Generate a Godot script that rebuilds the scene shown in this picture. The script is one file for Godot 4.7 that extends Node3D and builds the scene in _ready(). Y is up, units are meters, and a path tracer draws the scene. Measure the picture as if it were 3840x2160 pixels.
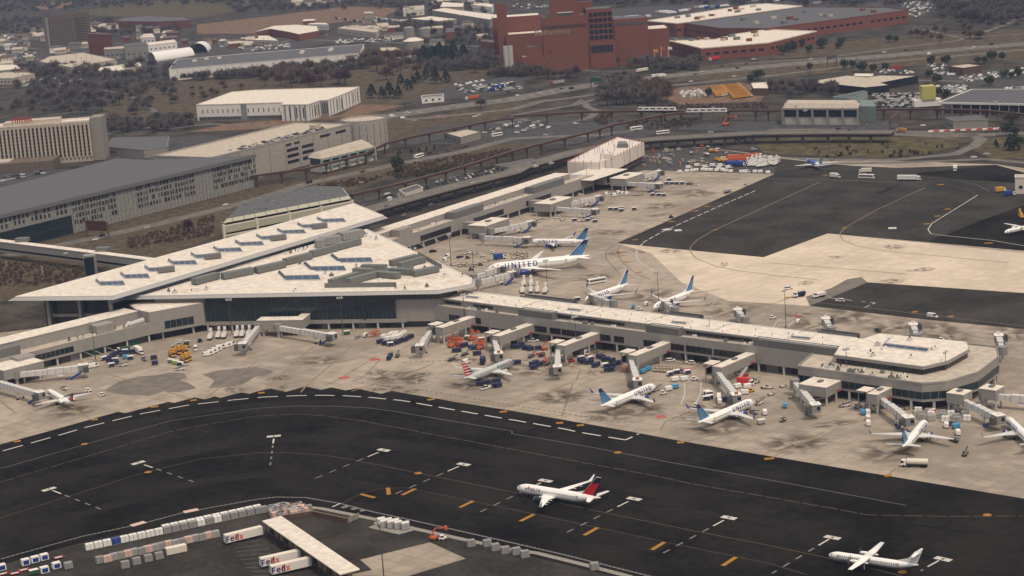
extends Node3D
# An airport terminal seen from a departing aircraft. Units are metres, y is up.

var M := {}          # materials by name
var named := {}      # how often a name is taken
var base := {}       # where the foot of a thing stands
var rng := RandomNumberGenerator.new()
var RED := Color(0.5, 0.03, 0.03)

class MB:
	var v := PackedVector3Array()
	var uv := PackedVector2Array()
	func tri(a: Vector3, b: Vector3, c: Vector3) -> void:
		v.append(a); v.append(b); v.append(c)
	func quad(a: Vector3, b: Vector3, c: Vector3, d: Vector3) -> void:
		tri(a, b, c); tri(a, c, d)
	func bx(x0: float, x1: float, y0: float, y1: float, z0: float, z1: float) -> MB:
		return hexa([Vector3(x0, y0, z0), Vector3(x1, y0, z0), Vector3(x1, y0, z1), Vector3(x0, y0, z1)], [Vector3(x0, y1, z0), Vector3(x1, y1, z0), Vector3(x1, y1, z1), Vector3(x0, y1, z1)])
	func hexa(b: Array, t: Array) -> MB:
		var n := b.size()
		for i in n:
			var j := (i + 1) % n
			quad(b[i], b[j], t[j], t[i])
		for i in range(1, n - 1):
			tri(t[0], t[i], t[i + 1]); tri(b[0], b[i + 1], b[i])
		return self
	func box(c: Vector3, s: Vector3, yaw := 0.0) -> MB:   # c: centre of the foot
		var B := Basis(Vector3.UP, yaw)
		var lo := []; var hi := []
		for q in [[-1, -1], [1, -1], [1, 1], [-1, 1]]:
			lo.append(c + B * Vector3(q[0] * s.x / 2, 0, q[1] * s.z / 2))
			hi.append(c + B * Vector3(q[0] * s.x / 2, s.y, q[1] * s.z / 2))
		return hexa(lo, hi)
	func bar(a: Vector3, b: Vector3, w: float, h: float) -> MB:   # a beam from a to b
		var d := (b - a).normalized()
		var s := d.cross(Vector3.UP)
		if s.length() < 0.01: s = Vector3.RIGHT
		s = s.normalized() * w / 2
		var u := s.cross(d).normalized() * h / 2
		return hexa([a - s - u, a + s - u, a + s + u, a - s + u], [b - s - u, b + s - u, b + s + u, b - s + u])
	func tube(a: Vector3, b: Vector3, r0: float, r1: float, n := 8) -> MB:
		var d := (b - a).normalized()
		var s := d.cross(Vector3.UP)
		if s.length() < 0.01: s = Vector3.RIGHT
		s = s.normalized()
		var u := s.cross(d).normalized()
		var lo := []; var hi := []
		for i in n:
			var o := s * cos(TAU * i / n) + u * sin(TAU * i / n)
			lo.append(a + o * r0); hi.append(b + o * r1)
		return hexa(lo, hi)
	func tri3(a: Vector3, b: Vector3, c: Vector3, t: float) -> MB:   # a thin triangular plate
		var n := (b - a).cross(c - a).normalized() * t
		return hexa([a - n, b - n, c - n], [a + n, b + n, c + n])
	func prism(p: Array, y0: float, y1: float) -> MB:
		var P := PackedVector2Array(p)
		var n := P.size()
		for i in n:
			var a := P[i]; var b := P[(i + 1) % n]
			quad(Vector3(a.x, y0, a.y), Vector3(b.x, y0, b.y), Vector3(b.x, y1, b.y), Vector3(a.x, y1, a.y))
		flat(p, y1); flat(p, y0)
		return self
	func flat(p: Array, y: float) -> MB:
		var P := PackedVector2Array(p)
		var ix := Geometry2D.triangulate_polygon(P)
		for i in range(0, ix.size(), 3):
			var A := P[ix[i]]; var B := P[ix[i + 1]]; var C := P[ix[i + 2]]
			if (B - A).cross(C - A) < 0:
				var t := B; B = C; C = t
			tri(Vector3(A.x, y, A.y), Vector3(B.x, y, B.y), Vector3(C.x, y, C.y))
		return self
	func ribbon(p: Array, w: float, y: float, dash := 0.0, gap := 0.0) -> MB:
		var run := 0.0
		for i in p.size() - 1:
			var a: Vector2 = p[i]; var b: Vector2 = p[i + 1]
			var L := a.distance_to(b)
			var d: Vector2 = (b - a) / maxf(L, 0.001)
			var at := 0.0
			while at < L - 0.01:
				var e := L
				var on := true
				if dash > 0:
					var ph := fmod(run + at, dash + gap)
					on = ph < dash
					e = minf(L, at + (dash - ph if on else dash + gap - ph) + 0.001)
				if on:
					var s0 := Vector2(-d.y, d.x) * w / 2
					var s1 := s0
					var p0: Vector2 = a + d * at; var p1: Vector2 = a + d * e
					if at == 0.0 and i > 0 and dash == 0.0: s0 = miter(p[i - 1], a, b, w)
					if e == L and i < p.size() - 2 and dash == 0.0: s1 = miter(a, b, p[i + 2], w)
					quad(Vector3(p0.x - s0.x, y, p0.y - s0.y), Vector3(p1.x - s1.x, y, p1.y - s1.y), Vector3(p1.x + s1.x, y, p1.y + s1.y), Vector3(p0.x + s0.x, y, p0.y + s0.y))
				at = e
			run += L
		return self
	func miter(a: Vector2, b: Vector2, c: Vector2, w: float) -> Vector2:
		var t := ((b - a).normalized() + (c - b).normalized()).normalized()
		return Vector2(-t.y, t.x) * w / 2
	func beam_line(p: Array, w: float, y0: float, y1: float) -> MB:   # a solid band along a line of points
		for i in p.size() - 1:
			var a: Vector2 = p[i]; var b: Vector2 = p[i + 1]
			var d := (b - a).normalized()
			var s0 := Vector2(-d.y, d.x) * w / 2
			var s1 := s0
			if i > 0: s0 = miter(p[i - 1], a, b, w)
			if i < p.size() - 2: s1 = miter(a, b, p[i + 2], w)
			var q := [a - s0, b - s1, b + s1, a + s0]
			var lo := []; var hi := []
			for k in q:
				lo.append(Vector3(k.x, y0, k.y)); hi.append(Vector3(k.x, y1, k.y))
			hexa(lo, hi)
		return self
	func loft(rings: Array, caps := true) -> MB:
		for i in rings.size() - 1:
			var A: Array = rings[i]; var B: Array = rings[i + 1]
			for k in A.size():
				var l := (k + 1) % A.size()
				quad(A[k], A[l], B[l], B[k])
		if caps:
			for R in [rings[0], rings[-1]]:
				for k in range(1, R.size() - 1): tri(R[0], R[k], R[k + 1])
		return self
	func mesh(smooth := false, off := Vector3.ZERO, uvm := 0.0, rot := 0.0) -> ArrayMesh:
		var st := SurfaceTool.new()
		st.begin(Mesh.PRIMITIVE_TRIANGLES)
		st.set_smooth_group(0 if smooth else -1)
		var c := cos(rot); var s := sin(rot)
		for i in v.size():
			if uvm > 0: st.set_uv(Vector2(v[i].x * c + v[i].z * s, -v[i].x * s + v[i].z * c) / uvm)
			elif uv.size() == v.size(): st.set_uv(uv[i])
			st.add_vertex(v[i] - off)
		if smooth: st.index()
		st.generate_normals()
		return st.commit()

func numbered(n: String) -> String:
	named[n] = named.get(n, -1) + 1
	return n if named[n] == 0 else "%s_%03d" % [n, named[n]]
func lin(r: float, g: float, b: float) -> Color:
	return Color(r, g, b).linear_to_srgb()
func mat(n: String, r: float, g: float, b: float, rough := 0.8, metal := 0.0) -> StandardMaterial3D:
	var m := StandardMaterial3D.new()
	m.albedo_color = lin(r, g, b); m.roughness = rough; m.metallic = metal
	if rough >= 0.8: m.metallic_specular = 0.12
	M[n] = m
	return m
func noise_image(size: int, freq: float, seed: int, oct := 5) -> Image:
	var f := FastNoiseLite.new()
	f.seed = seed; f.frequency = freq; f.fractal_octaves = oct; f.noise_type = FastNoiseLite.TYPE_SIMPLEX_SMOOTH
	return f.get_seamless_image(size, size)
# a surface whose tone wanders between k0 and k1 times the colour; `joint` pixels between darker joints, if any
func surface(n: String, r: float, g: float, b: float, k0: float, k1: float, freq: float, seed: int, rough := 0.9, joint := 0, tri := 0.0, size := 1024) -> StandardMaterial3D:
	var m := mat(n, 1, 1, 1, rough)
	var A := noise_image(size, freq, seed).get_data()
	var B := noise_image(size, freq * 9.0, seed + 5, 3).get_data()
	var out := PackedByteArray(); out.resize(size * size * 3)
	var lut := []
	for i in 256:
		var k := lerpf(k0, k1, smoothstep(0.15, 0.85, i / 255.0))
		var c := Color(minf(r * k, 1), minf(g * k, 1), minf(b * k, 1)).linear_to_srgb()
		lut.append([int(c.r * 255), int(c.g * 255), int(c.b * 255)])
	var slab := {}
	for y in size:
		for x in size:
			var i := y * size + x
			var t := A[i] * 0.62 + B[i] * 0.38
			if joint > 0:
				var key := (x / joint) * 977 + y / joint
				if not slab.has(key): slab[key] = rng.randf_range(-26, 26)
				t += slab[key]
				if x % joint == 0 or y % joint == 0: t -= 50
			var q: Array = lut[clampi(int(t), 0, 255)]
			out[i * 3] = q[0]; out[i * 3 + 1] = q[1]; out[i * 3 + 2] = q[2]
	m.albedo_texture = ImageTexture.create_from_image(Image.create_from_data(size, size, false, Image.FORMAT_RGB8, out))
	if tri > 0:
		m.uv1_triplanar = true; m.uv1_world_triplanar = true; m.uv1_scale = Vector3.ONE / tri
	return m
func thing(n: String, label: String, cat: String, at: Vector3, yaw := 0.0, group := "") -> Node3D:
	var o := Node3D.new()
	o.name = numbered(n)
	add_child(o)
	o.position = at; o.rotation.y = yaw
	tell(o, label, cat, group)
	base[o] = at
	return o
func tell(o: Node, label: String, cat := "", group := "") -> Node:
	if label != "": o.set_meta("label", label)
	if cat != "": o.set_meta("category", cat)
	if group != "": o.set_meta("group", group)
	return o
func part(parent: Node, n: String, what, m, smooth := false) -> MeshInstance3D:   # in the thing's own coordinates
	var o := MeshInstance3D.new()
	o.name = n
	o.mesh = what.mesh(smooth) if what is MB else what
	o.material_override = M[m] if m is String else m
	parent.add_child(o, true)
	return o
func wpart(parent: Node, n: String, b: MB, m, smooth := false) -> MeshInstance3D:  # shaped in world coordinates
	var r := parent
	while not base.has(r): r = r.get_parent()
	return part(parent, n, b.mesh(smooth, base[r]), m)
func ground(n: String, b: MB, m, uvm := 0.0, rot := 0.0, label := "", kind := "structure") -> MeshInstance3D:
	var o := MeshInstance3D.new()
	o.name = numbered(n)
	o.mesh = b.mesh(false, Vector3.ZERO, uvm, rot)
	o.material_override = M[m] if m is String else m
	add_child(o)
	o.set_meta("kind", kind)
	if label != "": o.set_meta("label", label)
	return o
func dup(src: Node3D, at: Vector3, yaw: float, label: String, group := "") -> Node3D:
	var o: Node3D = src.duplicate()
	var n: String = str(src.name)
	if n.length() > 4 and n[-4] == "_" and n.right(3).is_valid_int(): n = n.left(-4)
	o.name = numbered(n)
	add_child(o)
	o.position = at; o.rotation.y = yaw
	base[o] = at
	return tell(o, label, "", group)
func V(x: float, z: float) -> Vector2: return Vector2(x, z)
func v3(p: Vector2, y := 0.0) -> Vector3: return Vector3(p.x, y, p.y)
func inset(p: Array, d: float) -> Array:
	var P := PackedVector2Array(p)
	if Geometry2D.is_polygon_clockwise(P): P.reverse()
	var r := Geometry2D.offset_polygon(P, -d, Geometry2D.JOIN_MITER)
	return Array(r[0]) if r.size() else p
func local(p: Array, o: Vector2, deg: float) -> Array:
	var out := []
	for q in p: out.append(o + (q as Vector2).rotated(deg_to_rad(deg)))
	return out
func mid(p: Array) -> Vector2:
	var c := Vector2.ZERO
	for q in p: c += q
	return c / p.size()
func letters(parent: Node, n: String, text: String, height: float, m, at: Transform3D, depth := 0.12, bold := true, serif := false) -> MeshInstance3D:
	var t := TextMesh.new()
	var f := SystemFont.new()
	f.font_names = PackedStringArray(["Droid Serif" if serif else "Droid Sans"])
	f.font_weight = 700 if bold else 400
	t.font = f; t.text = text; t.font_size = 32; t.pixel_size = height / 23.0; t.depth = depth; t.curve_step = 4
	var o := part(parent, n, t, m)
	o.transform = at
	return o

func _ready() -> void:
	rng.seed = 20231
	var cam := Camera3D.new()
	cam.name = "camera"
	cam.fov = 16.706; cam.near = 1.0; cam.far = 30000.0
	cam.transform = Transform3D(Basis.from_euler(Vector3(-0.21824, 0, 0)) * Basis(Vector3.BACK, -0.07001), Vector3(0, 247.5, 0))
	add_child(cam)
	cam.current = true
	var we := WorldEnvironment.new()
	we.name = "environment"
	var env := Environment.new()
	var sky := Sky.new()
	var ps := ProceduralSkyMaterial.new()
	ps.sky_top_color = Color(0.95, 0.93, 0.91); ps.sky_horizon_color = Color(0.46, 0.49, 0.55); ps.sky_curve = 0.45
	ps.ground_bottom_color = Color(0.2, 0.19, 0.18); ps.ground_horizon_color = Color(0.4, 0.42, 0.46)
	ps.sky_energy_multiplier = 0.85
	sky.sky_material = ps
	env.sky = sky
	env.background_mode = Environment.BG_SKY
	env.tonemap_mode = Environment.TONE_MAPPER_LINEAR
	env.tonemap_exposure = 1.46
	env.sdfgi_enabled = true; env.ssao_enabled = true; env.ssil_enabled = true
	env.fog_enabled = true
	env.fog_density = 0.000055
	env.fog_light_color = Color(0.68, 0.76, 0.92)
	we.environment = env
	add_child(we)
	var sun := DirectionalLight3D.new()
	sun.name = "sun"
	sun.light_energy = 0.5; sun.light_angular_distance = 10.0
	sun.light_color = Color(1.0, 0.92, 0.82); sun.shadow_enabled = true
	sun.rotation_degrees = Vector3(-58, 35, 0)
	add_child(sun)
	make_materials()
	make_ground()
	make_terminal()
	make_jet_bridges()
	make_planes()
	make_city()
	make_apron_vehicles()
	make_trees()
	make_traffic()
	make_yard()

func make_materials() -> void:
	surface("earth", 0.060, 0.053, 0.045, 0.5, 1.6, 0.012, 3)
	surface("concrete_apron", 0.345, 0.295, 0.243, 0.74, 1.2, 0.007, 11, 0.9, 12)
	surface("bright_concrete", 0.60, 0.51, 0.41, 0.85, 1.12, 0.008, 17, 0.9, 14)
	surface("asphalt", 0.0132, 0.0118, 0.0100, 0.5, 1.75, 0.005, 5, 0.85)
	surface("old_asphalt", 0.0195, 0.0172, 0.0150, 0.7, 1.3, 0.006, 13, 0.85, 0, 0, 512)
	surface("conrac_wall", 0.37, 0.345, 0.31, 0.85, 1.1, 0.03, 101, 0.85, 0, 24.0, 256)
	surface("ramp_asphalt", 0.046, 0.0425, 0.038, 0.65, 1.35, 0.006, 7, 0.9)
	surface("road_asphalt", 0.155, 0.143, 0.13, 0.75, 1.25, 0.02, 9, 0.9, 0, 0, 512)
	surface("road_asphalt_world", 0.17, 0.155, 0.14, 0.75, 1.25, 0.02, 9, 0.9, 0, 60.0, 256)
	surface("brown_wall", 0.16, 0.125, 0.10, 0.8, 1.2, 0.03, 83, 0.9, 0, 24.0, 256)
	mat("station_green", 0.15, 0.21, 0.19, 0.6); mat("green_cream", 0.44, 0.43, 0.33, 0.7)
	surface("lot_asphalt", 0.075, 0.073, 0.074, 0.7, 1.25, 0.02, 19, 0.9, 0, 0, 512)
	surface("dry_grass", 0.092, 0.073, 0.050, 0.6, 1.4, 0.02, 21, 0.95, 0, 0, 512)
	surface("green_grass", 0.092, 0.078, 0.042, 0.6, 1.4, 0.02, 23, 0.95, 0, 0, 512)
	surface("bare_soil", 0.19, 0.125, 0.085, 0.6, 1.3, 0.02, 29, 0.95, 0, 0, 512)
	surface("wet_concrete", 0.15, 0.128, 0.105, 0.8, 1.25, 0.012, 31, 0.7, 0, 0, 512)
	surface("roof_white", 0.735, 0.67, 0.59, 0.80, 1.1, 0.012, 37, 0.8, 0, 70.0)
	surface("roof_grey", 0.125, 0.125, 0.135, 0.9, 1.1, 0.02, 41, 0.85, 0, 60.0, 512)
	surface("roof_tan", 0.50, 0.44, 0.37, 0.8, 1.12, 0.02, 43, 0.85, 0, 60.0, 512)
	surface("panel_grey", 0.30, 0.285, 0.265, 0.9, 1.08, 0.02, 47, 0.7, 16, 48.0, 512)
	surface("brick_red", 0.22, 0.084, 0.056, 0.7, 1.2, 0.03, 53, 0.9, 0, 30.0, 512)
	surface("garage_wall", 0.27, 0.265, 0.25, 0.7, 1.25, 0.04, 97, 0.9, 0, 24.0, 256)
	surface("concrete_wall", 0.29, 0.272, 0.245, 0.75, 1.15, 0.03, 59, 0.9, 0, 24.0, 512)
	surface("beige_wall", 0.52, 0.45, 0.37, 0.85, 1.1, 0.03, 61, 0.85, 0, 24.0, 512)
	surface("rust_steel", 0.085, 0.042, 0.032, 0.7, 1.3, 0.03, 67, 0.85, 0, 30.0, 512)
	surface("white_wall", 0.80, 0.77, 0.73, 0.92, 1.05, 0.03, 71, 0.8, 0, 40.0, 512)
	mat("paint_white", 0.52, 0.49, 0.46, 0.7); mat("paint_grey", 0.19, 0.18, 0.175, 0.8)
	mat("paint_orange", 0.34, 0.17, 0.038, 0.8); mat("paint_tan", 0.105, 0.078, 0.055, 0.85)
	mat("paint_dim", 0.075, 0.06, 0.052, 0.9); mat("paint_pink", 0.6, 0.42, 0.36, 0.8); mat("paint_red", 0.45, 0.11, 0.09, 0.8)
	mat("paint_line", 0.27, 0.20, 0.125, 0.9)
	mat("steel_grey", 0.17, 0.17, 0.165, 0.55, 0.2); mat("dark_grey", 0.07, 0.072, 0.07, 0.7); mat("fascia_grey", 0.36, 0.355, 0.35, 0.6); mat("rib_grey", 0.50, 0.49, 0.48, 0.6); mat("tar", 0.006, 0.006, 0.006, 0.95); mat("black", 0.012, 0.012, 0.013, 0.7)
	mat("unit_grey", 0.155, 0.165, 0.155, 0.7); mat("mid_grey", 0.24, 0.24, 0.235, 0.7); mat("light_metal", 0.55, 0.54, 0.53, 0.45, 0.1)
	mat("white", 0.78, 0.76, 0.73, 0.5); mat("cream", 0.72, 0.66, 0.56, 0.7)
	mat("glass_teal", 0.008, 0.022, 0.028, 0.12, 0.0); mat("glass_blue", 0.025, 0.06, 0.11, 0.15); mat("glass_dark", 0.012, 0.014, 0.02, 0.15)
	mat("mullion", 0.07, 0.11, 0.115, 0.5, 0.2); mat("green_frame", 0.27, 0.36, 0.31, 0.6)
	mat("navy", 0.010, 0.017, 0.07, 0.6); mat("blue", 0.012, 0.05, 0.26, 0.5); mat("sky_blue", 0.06, 0.30, 0.55, 0.5); mat("red", 0.42, 0.03, 0.028, 0.5)
	mat("grey_box", 0.26, 0.255, 0.25, 0.6); mat("yellow_bus", 0.5, 0.24, 0.035, 0.6)
	mat("orange", 0.50, 0.10, 0.03, 0.6); mat("yellow", 0.62, 0.32, 0.035, 0.6); mat("green", 0.02, 0.11, 0.05, 0.6); mat("tan_metal", 0.30, 0.235, 0.15, 0.7)
	mat("brown_metal", 0.10, 0.062, 0.045, 0.7); mat("rubber", 0.013, 0.013, 0.013, 0.9); mat("lime", 0.25, 0.45, 0.08, 0.6)
	mat("lamp_orange", 0.75, 0.22, 0.03, 0.5); mat("yellow_cube", 0.46, 0.43, 0.12, 0.6); mat("shrink_wrap", 0.74, 0.66, 0.60, 0.45)
	# soft-edged dirt on concrete
	var n := 128
	var A := noise_image(n, 0.022, 77, 4).get_data()
	var im := Image.create_empty(n, n, false, Image.FORMAT_RGBA8)
	for y in n:
		for x in n:
			var d := Vector2(x - n / 2.0, y - n / 2.0).length() / (n / 2.0)
			var k := clampf((1.0 - d) * 1.5, 0, 1) * smoothstep(0.25, 0.75, A[y * n + x] / 255.0)
			im.set_pixel(x, y, Color(0.30, 0.26, 0.22, k * 0.48))
	var s := mat("dirt", 1, 1, 1, 0.9)
	s.albedo_texture = ImageTexture.create_from_image(im)
	s.transparency = BaseMaterial3D.TRANSPARENCY_ALPHA
	var rd: StandardMaterial3D = s.duplicate()
	rd.albedo_color = Color(2.2, 2.0, 1.75, 0.45)
	M["roof_dirt"] = rd

func dirt(at: Vector2, yaw: float, lx: float, lz: float, y := 0.115) -> void:
	var b := MB.new()
	var B := Transform2D(yaw, at)
	var q := []
	for c in [[-1, -1], [1, -1], [1, 1], [-1, 1]]: q.append(v3(at + Vector2(c[0] * lx / 2, c[1] * lz / 2).rotated(-yaw), y))
	b.quad(q[0], q[1], q[2], q[3])
	b.uv = PackedVector2Array([Vector2(0, 0), Vector2(1, 0), Vector2(1, 1), Vector2(0, 0), Vector2(1, 1), Vector2(0, 1)])
	ground("oil_stain", b, "dirt")

func sheet(n: String, p: Array, y: float, m: String, uvm := 300.0, rot := 0.0) -> MeshInstance3D:
	return ground(n, MB.new().flat(p, y), m, uvm, deg_to_rad(rot))
func line(n: String, p: Array, w: float, m: String, y := 0.1, dash := 0.0, gap := 0.0) -> MeshInstance3D:
	return ground(n, MB.new().ribbon(p, w, y, dash, gap), m)
func road(p: Array, w: float, y := 0.05) -> void:
	ground("road", MB.new().ribbon(p, w, y), "road_asphalt", 120.0)
	for s in [-1, 1]:
		var q := []
		for i in p.size():
			var d: Vector2 = (p[min(i + 1, p.size() - 1)] - p[max(i - 1, 0)]).normalized()
			q.append(p[i] + Vector2(-d.y, d.x) * s * (w / 2 - 0.6))
		ground("road_edge_line", MB.new().ribbon(q, 0.45, y + 0.03), "paint_grey")

func make_ground() -> void:
	sheet("ground", [Vector2(-9000, 3000), Vector2(9000, 3000), Vector2(9000, -16000), Vector2(-9000, -16000)], 0, "earth", 420.0)
	# airfield pavements
	sheet("taxiway", [V(-319.6, -773.6), V(-336, -1081.8), V(-263.3, -967.1), V(-133.2, -971), V(-2.7, -935.3), V(114.1, -867.6), V(307.3, -833.3), V(238.7, -645.7), V(185.9, -501.5), V(-58.1, -585.1), V(-264, -621)], 0.02, "asphalt", 300.0, 12.0)
	sheet("apron", [V(-341.3, -1080.8), V(-239.1, -1105.6), V(-95.5, -1319.6), V(4.5, -1413.3), V(48.7, -1474.5), V(94, -1492.6), V(135.3, -1523.5), V(185.3, -1531.4), V(208.5, -1528.4), V(360.9, -1418.8), V(460.1, -1250.6), V(222.4, -649), V(184.7, -693.1), V(130.1, -739.9), V(99.6, -766.1), V(66.7, -794.8), V(47.9, -812.5), V(-3.9, -858.7), V(-30.3, -880.4), V(-61, -907.5), V(-65.8, -903.4), V(-78.2, -916.5), V(-83.6, -914.3), V(-91.1, -921.7), V(-95.7, -918.4), V(-103.9, -926.9), V(-112.9, -919.3), V(-121.3, -927.8), V(-127.9, -923.2), V(-130.7, -920.3), V(-135.1, -924.2), V(-144.5, -916.8), V(-147.6, -920.3), V(-151.9, -916), V(-157.4, -921), V(-166.2, -913.5), V(-169.5, -916.1), V(-187.7, -900.9), V(-191.7, -904.4), V(-220.6, -877.8), V(-238.2, -862.4), V(-267.9, -838.6)], 0.04, "concrete_apron", 640.0, 41.0)
	sheet("apron", [V(68.3, -1225.4), V(200.6, -1209.9), V(380.2, -1032.3), V(341.4, -926.4), V(268.6, -1003.4), V(189.1, -1057.1), V(158.3, -1020.3), V(117.6, -1045), V(97.1, -1100.3), V(87.3, -1186.8)], 0.06, "bright_concrete", 600.0, 41.0)
	sheet("taxiway", [V(68.3, -1225.4), V(200.8, -1443.4), V(200.8, -1529.4), V(231.4, -1494.9), V(262.1, -1457.3), V(291.1, -1434.7), V(360.6, -1417.6), V(370.2, -1378.8), V(452.9, -1231), V(383.6, -1041.6), V(300, -1119.3), V(200.6, -1209.9), V(152, -1152)], 0.08, "ramp_asphalt", 300.0, 41.0)
	sheet("taxiway", [V(158.3, -1020.3), V(188.1, -1057.5), V(198.1, -1066.3), V(271.9, -1015.3), V(355.7, -965.4), V(322, -873.4), V(251.5, -939.9), V(210.5, -972.4)], 0.08, "ramp_asphalt", 300.0, 41.0)
	sheet("taxiway_patch", [V(253, -1163.4), V(297, -1214.1), V(337.3, -1257.2), V(460.1, -1250.6), V(383.6, -1041.6), V(300.2, -1120.1)], 0.1, "asphalt", 300.0, 41.0)
	sheet("taxiway_patch", [V(301.8, -1243.9), V(318.3, -1297.4), V(340.5, -1269), V(445.9, -1211.9), V(460.1, -1250.6), V(337.3, -1257.2), V(303.5, -1232.5)], 0.1, "asphalt", 300.0, 41.0)
	sheet("taxiway_patch", [V(255.4, -1335.3), V(282.4, -1372.1), V(301.1, -1406.1), V(359.8, -1414.6), V(369.5, -1376), V(358, -1333.4), V(320.3, -1371), V(298, -1398.4), V(259.8, -1333.4)], 0.1, "asphalt", 300.0, 41.0)
	sheet("apron", [V(188.7, -1054.7), V(198.1, -1066.3), V(197.4, -1080.3), V(189, -1077.7), V(176.7, -1058.6), V(159.6, -1041.6), V(158.3, -1020.3)], 0.1, "wet_concrete", 100.0)
	for q in [[[V(-226.4, -778.8), V(-194.8, -806.4), V(-155.3, -827), V(-118.9, -843.8), V(-87.1, -836.1), V(-29.2, -801.8), V(41.6, -740.2), V(89.1, -693.1)], 14.0], [[V(-207.2, -733.5), V(-176.3, -755.5), V(-136.3, -785.1), V(-112.8, -789.2), V(-91.5, -785.7), V(-48.5, -750.1), V(-6, -719.1), V(46.8, -666.4)], 9.0], [[V(-199.5, -874.1), V(-156.2, -892.9), V(-125.3, -900.5), V(-77.4, -891.6), V(-30, -858), V(4.4, -827.5)], 7.0]]: ground("taxiway_patch", MB.new().ribbon(q[0], q[1], 0.045), "old_asphalt", 140.0)
	for i in 14:
		var c: Vector2 = V(-146.1, -761.4) + Vector2(i * 23.0, i * 9.0 + rng.randf_range(-40, 20))
		ground("sealed_crack", MB.new().ribbon([c, c + Vector2(rng.randf_range(6, 26), rng.randf_range(-5, 12)), c + Vector2(rng.randf_range(26, 44), rng.randf_range(4, 26))], 0.45, 0.06), "tar")
	# painted lines on the taxiways
	line("white_taxiway_line", [V(-234.2, -851.5), V(-212.3, -871.3), V(-202.5, -881), V(-178.7, -898.3), V(-158.8, -907.3), V(-137.6, -911.1), V(-123.3, -912.5), V(-104.9, -910.6), V(-94.4, -908.2), V(-83.9, -904.8), V(-73.6, -900), V(-55.2, -888.9), V(-30.1, -866.5), V(-5.5, -845.1), V(-3.2, -843.3), V(19.3, -823.5), V(24.1, -818.3), V(43.7, -801.7)], 1.0, "paint_white", 0.08, 10.0, 4.2)
	line("white_taxiway_line", [V(43.7, -801.7), V(46.4, -804.7), V(48.6, -807.9), V(50.2, -809.3)], 1.0, "paint_white", 0.085, 5.0, 3.5)
	line("grey_taxiway_line", [V(-228.9, -823.9), V(-180, -867.9), V(-163, -882.2), V(-124.5, -893.1), V(-105.6, -892.5), V(-86.4, -887.1), V(-70.6, -880.1), V(-57.7, -871), V(-29.8, -847.5), V(-4.4, -826.6), V(-4.5, -822.5), V(28, -795.4), V(58.3, -767.5), V(95.2, -735.7), V(141.3, -694.4)], 0.35, "paint_grey", 0.08)
	line("tan_taxiway_line", [V(-224.2, -804.1), V(-193.6, -832.3), V(-161, -863.3), V(-143.9, -871.7), V(-123, -879.6), V(-104.3, -878.2), V(-89.9, -871.7), V(-73.1, -859.9), V(-47.4, -837.1), V(-45.6, -835.2), V(-26, -818.5), V(-4.8, -799.6), V(23.6, -774.9), V(50.5, -751.6), V(66.8, -735.8), V(92.3, -715), V(112.3, -698.4), V(125.1, -687.2), V(152.8, -679.6), V(179.6, -674.5)], 0.6, "paint_tan", 0.08, 7.0, 1.2)
	line("taxiway_centre_line", [V(-212.5, -755.3), V(-188.9, -777.8), V(-164.1, -801.5), V(-140.8, -817.2), V(-116.3, -820.8), V(-103, -818.1), V(-85.1, -809.9), V(-71.6, -799.7), V(-43.9, -775.6), V(-5.7, -742.6), V(26.2, -712.8), V(61.1, -682.5), V(84.8, -662.8), V(103.6, -645.9), V(157.2, -591.4)], 0.45, "paint_tan", 0.08)
	line("taxiway_centre_line", [V(-73.2, -743.8), V(-66.7, -753.5), V(-58.9, -758.7), V(-48.8, -757.8), V(-32.4, -744.1), V(-6, -721.5), V(25.2, -694.3), V(49.2, -673.2), V(82.3, -645.2), V(93.9, -631.4)], 0.5, "paint_dim", 0.085)
	line("white_taxiway_line", [V(-76.9, -739.7), V(-74, -743.6)], 0.8, "paint_white", 0.09)
	for q in [[V(-66.5, -753.4), V(-60.5, -747.5)], [V(-55.8, -759.1), V(-55, -750)], [V(-44.5, -755.3), V(-49.6, -748.5)], [V(-21.1, -734.9), V(-26.3, -728.2)], [V(2.4, -714.1), V(-3.1, -707)], [V(25.6, -693.9), V(20.2, -686.6)], [V(48.6, -673.3), V(43.5, -666.4)], [V(72.1, -653.2), V(66.5, -645.7)]]:
		line("yellow_taxiway_bar", q, 1.7, "paint_orange", 0.1)
	for q in [[V(-167.4, -818.3), V(-164.2, -814.7), V(-137.7, -784.3)], [V(-200, -789.2), V(-197.9, -786.9), V(-170.1, -755.1)], [V(-111, -844.6), V(-110.6, -840.3), V(-107.9, -798.7)], [V(-60, -811.6), V(-62.1, -808.8), V(-88.8, -776)], [V(-25.2, -783.4), V(-27.3, -780.8), V(-54.3, -748.3)], [V(8.1, -754), V(6.1, -751.7), V(-20.2, -718.7)], [V(41.6, -724), V(39, -721.2), V(12.4, -689.1)], [V(74.8, -694.8), V(72.5, -692.2), V(45.5, -660.2)], [V(108.5, -666.1), V(106.8, -664.4), V(82.2, -635.1)], [V(141.7, -637.5), V(139.9, -636.2), V(131.9, -627.7)]]:
		var d: Vector2 = (q[2] - q[0]).normalized()
		line("stand_marker", [q[0] - d * 1.3, q[0] + d * 1.5], 6.2, "paint_white", 0.1)
		line("stand_letter", [q[0] - d * 0.7, q[0] + d * 0.9], 0.9, "dark_grey", 0.12)
		line("stand_line", [q[1], q[1] + d * 7], 0.75, "paint_white", 0.11)
		line("stand_line", [q[1] + d * 10, q[2]], 0.75, "paint_grey", 0.11, 4.0, 4.4)
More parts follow.
